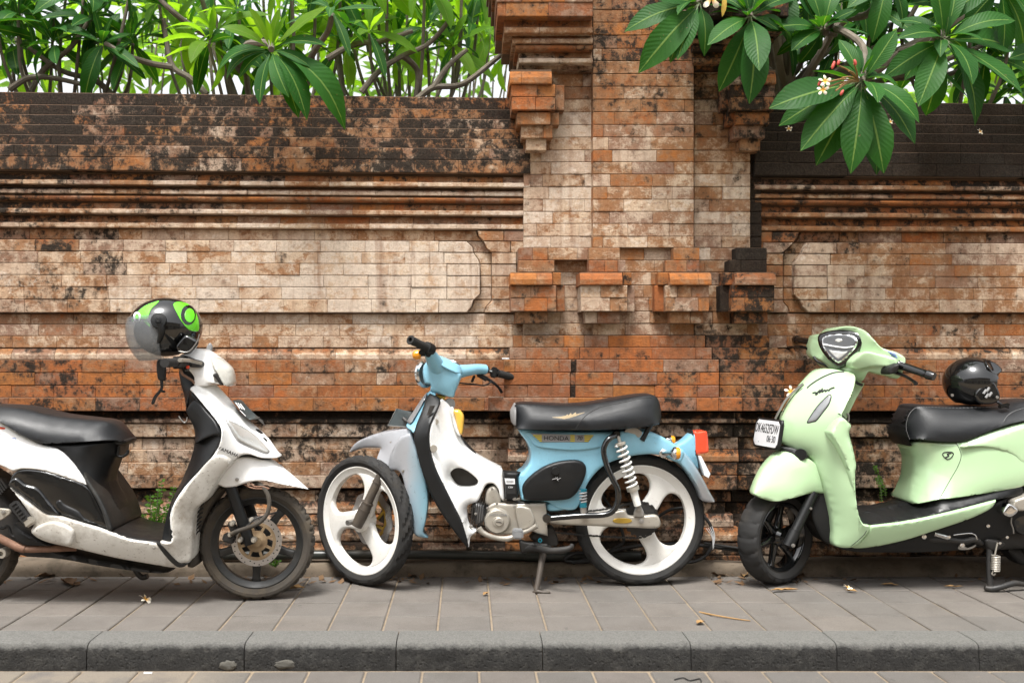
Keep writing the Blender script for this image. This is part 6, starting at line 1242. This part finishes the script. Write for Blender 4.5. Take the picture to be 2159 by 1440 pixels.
rel('seat_front', 'G', [(872, 600, .03), (869, 560, .02), (877, 515, .02), (902, 476, .03), (948, 453, .05), (926, 498, .09), (917, 560, .11), (926, 622, .11), (936, 652, .09), (902, 640, .05)], M_SEAT, gs, YG, H=.046, r=.05, sp=.013)
M_STITCH = paint('stitching', (.28, .28, .28), .8, dirt=0, spots=0); q = MB()
for path in ([(925, 618, .19), (908, 570, .187), (912, 520, .168), (935, 478, .135), (980, 460, .11), (1150, 464, .11), (1340, 459, .11), (1395, 452, .11)], [(1384, 530, .2), (1405, 500, .178), (1440, 478, .15), (1484, 465, .14)]):
    p, _ = cr([zp('G', x, y, YG-w_) for x, y, w_ in path], [0]*len(path), 22)
    for a, b in list(zip(p[:-1], p[1:]))[::2]: q.tube([a, b], .0011, 4, 1)
q.build('stitching', M_STITCH, gs)
rel('engine', 'Q', [(880, 760), (960, 700), (1200, 640), (1500, 600), (1700, 640), (1750, 820), (1500, 900), (1200, 930), (1000, 930), (900, 860)], M_IRON, gs, YG, H=.10, r=.03, sp=.02)
rel('crankcase', 'Q', [(860, 770), (920, 720), (1010, 730), (1040, 820), (1010, 880), (930, 900), (880, 850)], M_GRN, gs, YG, yc=-.095, H=.02, r=.02, sp=.014); LAST[0].data.materials[0] = M_FORK
rel('transmission_cover', 'Q', [(1280, 560), (1400, 480), (1700, 520), (1900, 640), (1900, 800), (1600, 830), (1350, 780), (1290, 680)], M_GLOSS, gs, YG, yc=-.12, H=.035, r=.03, sp=.016)
cyl('side_stand', [zp('Q', x, y, YG-w_) for x, y, w_ in ((420, 825, .13), (500, 845, .135), (700, 855, .14), (820, 868, .14), (930, 850, .14), (1000, 890, .12))], [.012, .013, .013, .014, .014, .012], M_IRON, gs)
coil('stand_spring', zp('Q', 525, 790, YG-.15), zp('Q', 665, 830, YG-.15), .0095, 11, .0024, M_CHROME, gs)
cyl('stand_wire', [zp('Q', x, y, YG-.15) for x, y in ((720, 805), (820, 792), (900, 788), (945, 810), (958, 850))], .003, M_CHROME, gs)
for x, y, r in ((423, 822, .011), (808, 908, .0115), (1070, 712, .0085), (1262, 826, .0075), (1190, 886, .007), (672, 825, .009)): bolt(zp('Q', x, y, YG-.158), r, gs, M_CHROME)
rel('stand_plate', 'Q', [(765, 935), (800, 890), (860, 930), (940, 900), (955, 905), (900, 945), (800, 955)], M_STEEL, gs, YG, yc=-.13, H=.004, r=.003, sp=.012)
rel('bracket', 'Q', [(315, 840), (330, 830), (345, 860), (375, 870), (362, 892), (330, 880)], M_CHROME, gs, YG, yc=-.13, H=.006, r=.005, sp=.012)
rel('stand_pivot', 'Q', [(1010, 830), (1180, 850), (1230, 880), (1180, 930), (1100, 960), (1040, 930)], M_IRON, gs, YG, yc=-.11, H=.03, r=.015, sp=.016)
cs_ = empty('center_stand', zp('Q', 1090, 1130, 4.3), parent=gs)
cyl('stand_leg', [zp('Q', 1085, 930, YG-.12), zp('Q', 1085, 1100, 4.31), zp('Q', 1092, 1320, 4.30)], [.013, .013, .013], M_IRON, cs_); cyl('stand_leg', [zp('Q', 1085, 930, YG+.10), zp('Q', 1110, 1310, YG+.14)], .013, M_IRON, cs_, 12, 1)
cyl('stand_foot', [zp('Q', 1038, 1335, 4.29), zp('Q', 1100, 1350, 4.285), zp('Q', 1200, 1330, 4.28), zp('Q', 1330, 1292, 4.29), zp('Q', 1420, 1300, 4.30), zp('Q', 1560, 1305, 4.33)], [.011, .0155, .013, .013, .011, .011], M_IRON, cs_)
coil('stand_spring', zp('Q', 1150, 1010, 4.285), zp('Q', 1145, 1165, 4.285), .0165, 9, .0034, M_CASE, gs); cyl('spring_hook', [zp('Q', 1168, 880, 4.285), zp('Q', 1150, 960, 4.285), zp('Q', 1140, 1010, 4.285)], .0035, M_CASE, gs); cyl('spring_hook', [zp('Q', 1125, 1165, 4.285), zp('Q', 1112, 1195, 4.285), zp('Q', 1130, 1210, 4.285), zp('Q', 1145, 1190, 4.285)], .0035, M_CASE, gs)
fp = rel('foot_peg', 'Q', [(1330, 460, .03), (1435, 415, .03), (1560, 380, .03), (1560, 520, .03), (1420, 560, .03), (1355, 545, .03)], M_CASE, gs, YG, yc=-.19, H=.012, r=.02, sp=.013); rel('peg_end', 'Q', [(1215, 580, .02), (1262, 490, .02), (1320, 500, .02), (1370, 560, .02), (1290, 622, .02)], M_CHROME, fp, YG, yc=-.20, H=.012, r=.012, sp=.011)
cyl('wire', [zp('Q', x, y, YG-.16) for x, y in ((1310, 625), (1305, 680), (1325, 740), (1330, 790))], .003, M_STEEL, gs)
rel('rear_hugger', 'Q', [(1200, 930), (1300, 900), (1435, 890), (1600, 900), (1700, 1060), (1500, 1100), (1330, 1080)], M_INK, gs, YG, yc=.03, H=.06, r=.03, sp=.02)
# ---------------------------------------------------------------- helmets
def helmet_shell(name, c, rad, th, cut, mat, parent, seg=64, rings=40, fm=None, thick=.012, tilt=0):
    """ellipsoid shell; cut(x, y, z) on the unit sphere (front = -x) is left open; its lip is given depth"""
    vs = []; idx = {}; fs = []; mi = []
    M = Matrix.Rotation(th, 4, 'Z') @ Matrix.Rotation(tilt, 4, 'Y')
    def vert(i, k, inn):
        key = (i, k % seg if 0 < i < rings else 0, inn)
        if key not in idx:
            p = math.pi*i/rings; a = 2*math.pi*k/seg; u = Vector((math.sin(p)*math.cos(a), math.sin(p)*math.sin(a), math.cos(p)))
            s = 1-(thick/rad[0] if inn else 0); idx[key] = len(vs); vs.append(M @ Vector((u.x*rad[0]*s, u.y*rad[1]*s, u.z*rad[2]*s))+c)
        return idx[key]
    kept = {}
    for i in range(rings):
        for k in range(seg):
            p = math.pi*(i+.5)/rings; a = 2*math.pi*(k+.5)/seg; u = (math.sin(p)*math.cos(a), math.sin(p)*math.sin(a), math.cos(p))
            kept[i, k] = not cut(*u)
    for (i, k), ok in kept.items():
        if not ok: continue
        p = math.pi*(i+.5)/rings; a = 2*math.pi*(k+.5)/seg; u = (math.sin(p)*math.cos(a), math.sin(p)*math.sin(a), math.cos(p))
        m = fm(*u) if fm else 0
        for inn in (0, 1):
            q = [vert(i, k, inn), vert(i+1, k, inn), vert(i+1, k+1, inn), vert(i, k+1, inn)]; q2 = []
            for x in q:
                if x not in q2: q2.append(x)
            fs.append(tuple(q2 if not inn else reversed(q2))); mi.append(m if not inn else 1)
        for (di, dk), (e0, e1) in {(-1, 0): ((i, k), (i, k+1)), (1, 0): ((i+1, k+1), (i+1, k)), (0, -1): ((i+1, k), (i, k)), (0, 1): ((i, k+1), (i+1, k+1))}.items():
            if 0 <= i+di < rings and not kept[i+di, (k+dk) % seg]:
                a_, b_ = vert(*e0, 0), vert(*e1, 0)
                if a_ != b_: fs.append((a_, b_, vert(*e1, 1), vert(*e0, 1))); mi.append(1)
    me = bpy.data.meshes.new(name); me.from_pydata(vs, [], fs)
    for m in mat: me.materials.append(m)
    me.polygons.foreach_set('material_index', mi); me.polygons.foreach_set('use_smooth', [True]*len(fs)); me.set_sharp_from_angle(angle=R(40))
    return link(name, me, None, parent)
def on_sphere(c, rad, th, tilt, az, el, k=1.006):
    u = Vector((math.cos(el)*math.cos(az), math.cos(el)*math.sin(az), math.sin(el))); M = Matrix.Rotation(th, 4, 'Z') @ Matrix.Rotation(tilt, 4, 'Y')
    return c+M @ Vector((u.x*rad[0]*k, u.y*rad[1]*k, u.z*rad[2]*k))
# green and black helmet hanging on the mirror of the white scooter; its front looks left (-x), a little towards us
YH = 4.07; hc_ = zp('W', 716, 188, YH); hr = (.150, .128, .124)
he = empty('helmet', hc_-Vector((0, 0, .12)), 'green and black helmet with a clear visor, hung on the white scooter handlebar', 'helmet', 'helmets left on the scooters')
def cutA(x, y, z): return z < -.78 or (x < -.18 and z < .30 and abs(y) < .93 and x < -.18-.25*abs(z)) 
rimM = M_INK
sh_ = helmet_shell('shell', hc_, hr, R(14), cutA, [M_GLOSS, M_INK], he, 72, 44, None, tilt=R(-4)); BH = bvh(sh_); YHF = YH-.1
S_ = lambda az, el, k=1.008: on_sphere(hc_, hr, R(14), R(-4), R(az), R(el), k)
circ = lambda x, y, rx, ry, n=20: [(x+rx*math.cos(i*2*math.pi/n), y+ry*math.sin(i*2*math.pi/n)) for i in range(n)]
def stick(name, reg, pts, mat, lift, **k): o = rel(name, reg, pts, mat, he, YHF, H=.0012, r=.002, sp=.008, **k); return wrap(o, BH, YHF, lift)
stick('lime_disc', 'W', [(752, 86), (775, 76), (820, 88), (852, 130), (863, 180), (855, 203), (820, 196), (790, 165), (765, 120)], M_LIME, .0012)
stick('ring_logo', 'W', circ(815, 133, 32, 42), M_GLOSS, .0030); stick('ring_core', 'W', circ(820, 136, 21, 29), M_LIME, .0048)
stick('lime_patch', 'W', [(567, 215), (566, 178), (588, 132), (625, 96), (672, 76), (690, 74), (655, 110), (640, 160), (642, 186), (604, 204)], M_LIME, .0012)
stick('white_logo', 'W', circ(596, 140, 16, 20), M_WINK, .0028); stick('logo_core', 'W', circ(597, 140, 8, 11), M_LIME, .0044)
q = MB()
for i in range(5): q.tube([zp('W', 576+i*6, 172+i*-1, YHF), zp('W', 577+i*6, 186-i, YHF)], .0016, 5, 1)
o = q.build('white_print', M_WINK, he); wrap(o, BH, YHF, .0025)
vs = []; fs = []; na, ne = 26, 14
for i in range(ne+1):
    for k in range(na+1):
        az = lerp(-262, -98, k/na); el = lerp(24, -50, i/ne); d = max(0, -el-5)/45
        vs.append(on_sphere(hc_, hr, R(14), R(-4), R(az), R(el), 1.03+.10*d)+Vector((0, 0, -.020*d)))
for i in range(ne):
    for k in range(na): a = i*(na+1)+k; fs.append((a, a+1, a+na+2, a+na+1))
vz = link('visor', mesh('visor', vs, fs, 60), glass_material('visor_plastic', (.30, .31, .32), .22), he)
so_ = vz.modifiers.new('thickness', 'SOLIDIFY'); so_.thickness = .0025
q = MB(); c = S_(-96, 12, 1.03); q.lathe([(0, .016), (.011, .016), (.013, .012), (.030, .010), (.031, -.006)], c, c-hc_, 24); q.lathe([(.004, .0175), (.0055, .0185), (.007, .0175)], c, c-hc_, 14); q.build('visor_hinge', M_BLACK, he)
cyl('visor_arm', [S_(-94, 6, 1.05), S_(-93, -8, 1.06), S_(-97, -22, 1.06), S_(-103, -30, 1.05)], [.016, .014, .010, .006], M_BLACK, he, 10)
q = MB(); q.ball(hc_+Vector((.005, 0, -.015)), (.13, .108, .102), None, 24, 16); q.build('lining', M_INK, he)
rel('lower_trim', 'N', [(60, 140), (100, 80), (160, 30), (240, 60), (285, 100), (250, 170), (190, 220), (120, 215), (70, 180)], M_GLOSS, he, YH, yc=-.10, H=.018, r=.02, sp=.012)
cyl('trim_edge', [zp('N', x, y, YH-.12) for x, y in ((290, 20), (270, 90), (215, 170), (160, 205), (80, 195))], .0022, M_STEEL, he)
strap = empty('chin_strap', zp('W', 700, 400, YH-.04), parent=he)
rel('webbing', 'W', [(682, 330), (716, 330), (720, 400), (712, 418), (692, 416), (682, 395)], M_BLACK, strap, YH, yc=-.05, H=.006, r=.004, sp=.012)
rel('webbing', 'W', [(694, 416), (708, 416), (706, 455), (680, 490), (668, 518), (656, 515), (668, 482), (694, 450)], M_BLACK, strap, YH, yc=-.05, H=.003, r=.002, sp=.012)
q = MB(); q.box(zp('W', 704, 462, YH-.052), (.026, .012, .010), Matrix.Rotation(.2, 4, 'Y'), .003); q.build('buckle', M_GLOSS, strap)
# plain black helmet on the green scooter's seat: crown to the left, opening to the right
YK = YG-.02; hk = zp('G', 1224, 335, YK); rk = (.128, .118, .108)
hb = empty('helmet', hk-Vector((0, 0, .105)), 'glossy plain black helmet lying on the seat of the green scooter', 'helmet', 'helmets left on the scooters')
hk = zp('G', 1228, 338, YK); rk = (.120, .122, .112)
def cutB(x, y, z): return z < -.88 or (x > .50+.40*max(0, z) and -1 < z < .47 and abs(y) < .80) or (x > .2 and z < -.5 and abs(y) < .5)
helmet_shell('shell', hk, rk, R(-6), cutB, [M_GLOSS, M_INK], hb, 72, 44, tilt=R(6))
q = MB(); q.ball(hk+Vector((-.005, 0, -.01)), (.102, .104, .092), None, 24, 16); q.build('lining', M_INK, hb)
rel('ear_guard', 'G', [(1240, 400), (1268, 360), (1325, 335), (1350, 362), (1364, 402), (1356, 430), (1320, 446), (1262, 440)], M_GLOSS, hb, YK, yc=-.108, H=.012, r=.02, sp=.011)
q = MB()
for x, y in ((1285, 385), (1300, 375), (1296, 405), (1312, 398)): q.tube([zp('G', x, y+10, YK-.131), zp('G', x+14, y-10, YK-.131)], .0055, 8, 1)
q.build('ear_vent', M_GREY, hb)
rel('brow', 'G', [(1290, 222, .05), (1345, 246, .06), (1377, 279, .06), (1352, 302, .085), (1330, 300, .10), (1300, 262, .10)], M_GLOSS, hb, YK, H=.008, r=.012, sp=.011)
for x, y in ((1132, 402), (1352, 412)): disc('rivet', zp('G', x, y, YK-.10 if x < 1200 else YK-.134), NS_, .0065, .003, M_STEEL, hb)
q = MB(); q.box(zp('G', 1385, 452, YK-.12), (.045, .02, .018), Matrix.Rotation(-.25, 4, 'Y'), .004); q.tube([zp('G', 1350, 430, YK-.11), zp('G', 1372, 448, YK-.12), zp('G', 1410, 462, YK-.125)], .006, 8, 4); q.build('strap_buckle', M_GLOSS, hb)

# ---------------------------------------------------------------- cables, litter, flowers, weeds
M_CABLE = paint('cable', (.014, .014, .014), .5, dirt=.3, dcol=(.07, .06, .045))
def cable(pts, r, label):
    o = cyl('cable', [zp('R', x, y, Y) for x, y, Y in pts], r, M_CABLE, None, 10, 8); b = Vector(o.data.vertices[0].co); o.data.transform(Matrix.Translation(-b)); o.location = b
    tag(o, label, 'cable', 'black cables at the foot of the wall')
cable([(640, 1112, 4.58), (560, 1112, 4.57), (505, 1135, 4.565), (495, 1150, 4.565), (520, 1162, 4.565), (640, 1160, 4.56), (760, 1110, 4.56), (860, 1080, 4.57), (1000, 1062, 4.58), (1200, 1055, 4.59), (1380, 1072, 4.59), (1640, 1110, 4.59)], .0085, 'thick black cable looping on the pipe and running behind the moped rear wheel')
cable([(1060, 890, 4.58), (1130, 850, 4.60), (1220, 838, 4.61), (1310, 865, 4.60), (1370, 930, 4.58), (1395, 1010, 4.57), (1380, 1080, 4.56), (1330, 1140, 4.56), (1240, 1168, 4.56), (1100, 1160, 4.57)], .0075, 'black cable rising in an arc behind the moped rear tyre')
cable([(690, 720, 4.66), (760, 820, 4.62), (800, 880, 4.6), (850, 1030, 4.58), (790, 1085, 4.57), (720, 1120, 4.565), (620, 1150, 4.565), (540, 1170, 4.56)], .008, 'black cable seen through the moped rear wheel')
cable([(1640, 1110, 4.575), (1560, 1085, 4.575), (1480, 1072, 4.575), (1400, 1060, 4.57), (1340, 1050, 4.57)], .006, 'thin black cable lying between the moped and the green scooter')
q = MB()
for i in range(4): q.tube([zp('R', 1350+i*12, 960-i*4, 4.555), zp('R', 1385+i*6, 1010, 4.55), zp('R', 1392, 1070+i*4, 4.553)], .002, 5, 3)
q.lathe([(.010, -.004), (.0125, 0), (.010, .004)], zp('R', 1390, 1075, 4.57), (1, 0, -.3), 12)
o = q.build('cable_tie', M_PLATEW); tag(o, 'white plastic ties around the black cable beside the rear tyre', 'cable tie')
def leaf_mat(name, a, b): return paint(name, a, .8, dirt=.6, dcol=b, dscale=25, bump=.4, bscale=120)
M_DRY = leaf_mat('dry_leaf', (.32, .19, .075), (.15, .075, .03)); M_DRY2 = leaf_mat('brown_leaf', (.15, .085, .04), (.06, .035, .02))
def dry_leaf(name, p, L, Wd, rot, mat, label, group, curl=1.0, seed=0):
    rg = random.Random(seed); n = 8; vs = []; fs = []
    for i in range(n+1):
        t = i/n; w = Wd*math.sin(math.pi*min(.98, max(.02, t)))**.7; z = .004+.5*curl*L*.25*(t-.5)**2+rg.uniform(0, .004)
        for s in (-1, -.4, .4, 1): vs.append(((t-.5)*L, s*w/2+rg.uniform(-.002, .002)+.1*L*math.sin(t*2.5), z+abs(s)**2*w*.35*curl*rg.uniform(.5, 1.2)))
    for i in range(n):
        for k in range(3): a = i*4+k; fs.append((a, a+1, a+5, a+4))
    me = mesh(name, vs, fs, 50); me.transform(Matrix.Rotation(rot, 4, 'Z')); me.materials.append(mat)
    o = bpy.data.objects.new(name, me); COL.objects.link(o); o.location = p; tag(o, label, 'leaf', group); return o
def gp(u, v, z=0.0): Y = F*(CZ-z)/(v-CV); return P(u, v, Y)
LITT = [(1545, 1209, .10, .05, .3, 0, 'curled tan leaf against the footing, left of the green scooter tyre'), (1570, 1214, .07, .045, 1.2, 0, 'crumpled tan leaf touching the green scooter front tyre'), (1510, 1214, .09, .04, 2.6, 1, 'brown leaf lying under the moped tail'), (1478, 1212, .06, .03, .5, 1, 'small brown leaf behind the moped rear tyre'),
 (1690, 1216, .08, .04, .2, 1, 'dark brown leaf in the shade behind the green scooter front wheel'), (1740, 1212, .09, .035, 2.9, 0, 'tan leaf in the shade under the green scooter nose'), (1655, 1248, .13, .024, .15, 0, 'long narrow dry leaf on the paving near the green scooter wheel'), (1795, 1248, .05, .02, 2.5, 0, 'small rolled leaf on the paving in front of the green scooter'),
 (1876, 1236, .075, .022, -.3, 0, 'slim tan leaf on the paving below the green floor board'), (2010, 1240, .085, .014, -.15, 0, 'straw coloured sliver of leaf beside the centre stand'), (1478, 1316, .045, .028, .6, 0, 'small torn leaf beside the twig on the paving'), (618, 1245, .10, .04, .3, 0, 'tan leaf beside the muddy front tyre of the white scooter'),
 (140, 1232, .12, .06, -.9, 1, 'large brown leaf in the shade under the white scooter'), (95, 1218, .09, .05, .5, 1, 'brown leaf by the footing under the white scooter seat'), (255, 1213, .08, .04, 2.2, 1, 'brown leaf in shade under the white floor cover'), (1012, 1215, .07, .02, .1, 0, 'straw coloured chip at the footing under the moped engine'), (870, 1217, .06, .03, .8, 1, 'reddish brown leaf at the footing under the leg shield'), (905, 1214, .07, .02, -.2, 1, 'narrow brown leaf at the footing beside the leg shield tip'), (1025, 1255, .04, .02, .9, 0, 'tiny scrap of leaf on a paving joint below the moped')]
for i, (u, v, L, w_, ro, k, lab) in enumerate(LITT): dry_leaf('dry_leaf', gp(u, v), L, w_, ro, (M_DRY, M_DRY2)[k], lab, 'dry leaves on the pavement', 1.1, i)
q = MB(); rg = random.Random(11)
for _ in range(420):
    x = rg.uniform(-2.3, 3.2); y = rg.uniform(4.40, 4.57); z = .004; L = rg.uniform(.006, .028); a = rg.uniform(0, 6.3); w_ = L*rg.uniform(.2, .6)
    if fbm(x*1.2, 4, 1.2) < -.12: continue
    d = Vector((math.cos(a), math.sin(a), rg.uniform(-.1, .5)))*L; s_ = Vector((-math.sin(a), math.cos(a), rg.uniform(-.3, .5)))*w_; c = Vector((x, y, z+rg.uniform(0, .008)))
    q.add([c-d, c-s_, c+d, c+s_], [(0, 1, 2, 3)])
o = link('leaf_crumbs', mesh('leaf_crumbs', q.v, q.f), M_DRY2); tag(o, 'crumbs of dead leaves along the footing', None, None, 'stuff')
q = MB(); p = [gp(1475, 1290), gp(1505, 1296, .006), gp(1545, 1303, .004), gp(1582, 1308, .003)]; q.tube(p, [.004, .0035, .003, .002], 6, 4); o = q.build('twig', M_DRY, None, 40, p[0]); tag(o, 'thin dry twig lying on the paving right of centre', 'twig')
q = MB(); p = [gp(1422, 1432, ZR+.003), gp(1440, 1428, ZR+.004), gp(1455, 1434, ZR+.003), gp(1475, 1430, ZR+.003), gp(1478, 1437, ZR+.003)]; q.tube(p, .0022, 5, 5); o = q.build('wire_scrap', M_CABLE, None, 40, p[0]); tag(o, 'curl of dark wire on the road below the kerb', 'wire')
M_LUMP = paint('cement', (.085, .08, .068), .95, dirt=.5, dcol=(.1, .09, .07), dscale=40, bump=.9, bscale=200)
def lump(p, r, label, seed):
    rg = random.Random(seed); bm = bmesh.new(); bmesh.ops.create_icosphere(bm, subdivisions=3, radius=1)
    for v in bm.verts:
        k = 1+.35*noise.fractal(v.co*1.8+Vector((seed, 0, 0)), 1, 2, 4); v.co = Vector((v.co.x*r[0]*k, v.co.y*r[1]*k, v.co.z*r[2]*k))
    me = bpy.data.meshes.new('cement_lump'); bm.to_mesh(me); bm.free(); me.polygons.foreach_set('use_smooth', [True]*len(me.polygons)); me.materials.append(M_LUMP)
    o = bpy.data.objects.new('cement_lump', me); COL.objects.link(o); o.location = p; tag(o, label, 'cement', 'lumps of cement on the kerb')
for i, (u, v, r, lab) in enumerate([(482, 1402, (.032, .012, .022), 'rough cement lump at the kerb foot left of the open joint'), (600, 1400, (.04, .01, .02), 'spread of cement stuck low on the kerb left of the moped')]): lump(P(u, v, 3.521), (r[0], r[1]*.55, r[2]*.75), lab, i*3.1)
# plumeria flowers
def petal_material():
    t = NT('flower_petal'); uv = t.n('UVMap').outputs[0]; v = t.n('SeparateXYZ', {0: uv}).outputs[1]
    c = t.mix(t.ramp(v, .18, .72), C(.82, .40, .03), C(.80, .74, .62)); t.bsdf(Base_Color=c, Roughness=.6, Subsurface_Weight=.0); return t.m
M_PET = petal_material()
def flower(p, nrm, L, label, parent=None, group='white frangipani flowers'):
    n = Vector(nrm).normalized(); a = n.orthogonal().normalized(); b = n.cross(a); vs = []; fs = []; uv = []
    for k in range(5):
        w = k*2*math.pi/5; d = a*math.cos(w)+b*math.sin(w); s = n.cross(d); base = len(vs)
        for t, wd, h, tw in ((0, .06, 0, 0), (.35, .32, .16, .05), (.7, .5, .22, .1), (.92, .34, .16, .1), (1, .05, .10, .05)):
            for sg in (-1, 0, 1): vs.append(p+(d*t+s*(sg*wd/2+.1*t)+n*(h-abs(sg)*.05+sg*tw))*L); uv.append(((sg+1)/2, t))
        for i in range(4):
            for j in (0, 1): x = base+i*3+j; fs.append((x, x+1, x+4, x+3))
    me = bpy.data.meshes.new('flower'); me.from_pydata(vs, [], fs); ul = me.uv_layers.new(name='UVMap')
    for l in me.loops: ul.data[l.index].uv = uv[l.vertex_index]
    me.polygons.foreach_set('use_smooth', [True]*len(fs)); me.materials.append(M_PET); o = link('flower', me, None, parent, None if parent else p)
    return tag(o, label, 'flower', group) if label else o
M_BUD = paint('flower_bud', (.50, .07, .05), .5, dirt=.2); M_STALK = paint('flower_stalk', (.27, .16, .05), .6, dirt=.4, dcol=(.3, .05, .03))
flower(P(1739, 172, 4.10), (-.1, -1, .3), .027, None, t4); flower(P(1735, 190, 4.10), (-.35, -1, .1), .025, None, t4); flower(P(1500, -4, 4.30), (0, -1, -.2), .05, None, t4)
fb = P(1810, 172, 4.28)
q = MB()
for u, v in ((1742, 175), (1738, 188), (1770, 182), (1775, 165), (1770, 140), (1800, 135), (1762, 192), (1790, 150)): q.tube([fb, fb.lerp(P(u, v, 4.12), .5)+Vector((0, 0, .012)), P(u, v, 4.12)], .0035, 6, 4)
q.build('flower_stalk', M_STALK, t4)
for u, v in ((1728, 176), (1758, 136), (1768, 132), (1803, 132), (1775, 196), (1756, 140)): q = MB(); q.ball(P(u, v, 4.11), (.0065, .0065, .014), Matrix.Rotation(random.uniform(-.6, .6), 4, 'Y'), 8, 6); q.build('flower_bud', M_BUD, t4)
yl = put_leaf(t4, P(1528, -20, 4.35), Vector((-.1, 0, -1)), Vector((.3, -1, 0)), .12); yl.data = yl.data.copy(); yl.data.materials.clear(); yl.data.materials.append(leaf_mat('yellow_leaf', (.50, .33, .05), (.25, .13, .03))); yl['label'] = 'withered yellow leaf'
flower(gp(306, 1263, .010), (.5, -.1, .8), .030, 'fallen white flower on the paving in front of the white scooter')
flower(gp(1787, 1238, .010), (.3, -.2, 1), .022, 'fallen flower on the paving below the nose of the green scooter')
flower(P(1663, 272, 4.71), (-.2, -1, .4), .017, 'fallen flower on the black coping just right of the pillar')
flower(P(1877, 257, 4.74), (.2, -1, .3), .014, 'fallen flower on the black coping half hidden beside hanging leaves')
flower(P(2066, 278, 4.71), (.5, -1, .5), .017, 'fallen flower on the black coping near the right edge')
flower(P(1667, 826, 4.56), (-.1, -1, .4), .03, 'crumpled white flower on the brick ledge behind the green scooter apron')
o = MB().box(P(1066, 756, 4.63), (.035, .012, .006), None, .002).build('paper_scrap', M_PLATEW, None, 30, P(1066, 756, 4.63)); tag(o, 'small white scrap on the brick ledge above the moped seat', 'scrap')
o = MB().box(gp(312, 1418, ZR+.003), (.030, .008, .005), None, .001).build('paper_scrap', M_PLATEW, None, 30, gp(312, 1418, ZR)); tag(o, 'small white scrap on the road at the kerb, left side', 'scrap')
# weeds
M_WEED = leaf_material('weed_leaf', (.075, .20, .03), (.13, .27, .05), .35)
def weed(base, stems, label, hs, nl=10, L=.022, hang=False):
    t = empty('weed', base, label, 'plant', 'weeds at the foot of the wall'); q = MB(); lf = MB(); rg = random.Random(len(label))
    for (dx, dz) in stems:
        tip = base+Vector((dx, rg.uniform(-.03, 0), dz)); md = base.lerp(tip, .5)+Vector((dx*.2, -.01, 0)); q.tube([base, md, tip], [.0022, .0017, .001], 5, 4)
        for i in range(nl):
            k = .2+.8*i/nl; c = base.lerp(md, k*2) if k < .5 else md.lerp(tip, k*2-1)
            for sg in (-1, 1):
                l = L*rg.uniform(.6, 1.2); d = Vector((sg*rg.uniform(.5, 1), rg.uniform(-.8, .3), rg.uniform(-.1, .7))).normalized()*l; s = Vector((-d.z, rg.uniform(-.3, .3)*l, d.x))*.32
                lf.add([c, c+d*.5+s, c+d, c+d*.5-s], [(0, 1, 2, 3)])
    q.build('stem', M_TWIG, t); me = mesh('foliage', lf.v, lf.f); uvl = me.uv_layers.new(name='UVMap'); link('foliage', me, M_WEED, t)
weed(P(328, 1132, 4.56), [(-.02, .20), (.035, .27), (.09, .24), (-.05, .11), (.06, .15), (.01, .17), (.02, .23)], 'green weed with small leaves growing from the wall behind the white scooter floor', 0, 13, .023)
weed(P(1850, 1002, 4.63), [(-.02, .05), (.02, -.06), (.03, -.10), (.01, -.13), (-.01, -.04)], 'small fern like weed on the bricks behind the green scooter floor', 0, 8, .014)
weed(P(1375, 1172, 4.58), [(-.03, .03), (.02, .04), (.05, .02)], 'tiny green weed seen through the moped rear wheel', 0, 5, .016)
weed(P(581, 1195, 4.57), [(-.02, .03), (.02, .035), (0, .04)], 'tiny green weed on the footing seen through the white scooter wheel', 0, 5, .014)
weed(P(776, 1030, 4.60), [(-.01, .03), (.015, .02)], 'little green sprout behind the moped fork', 0, 4, .012)
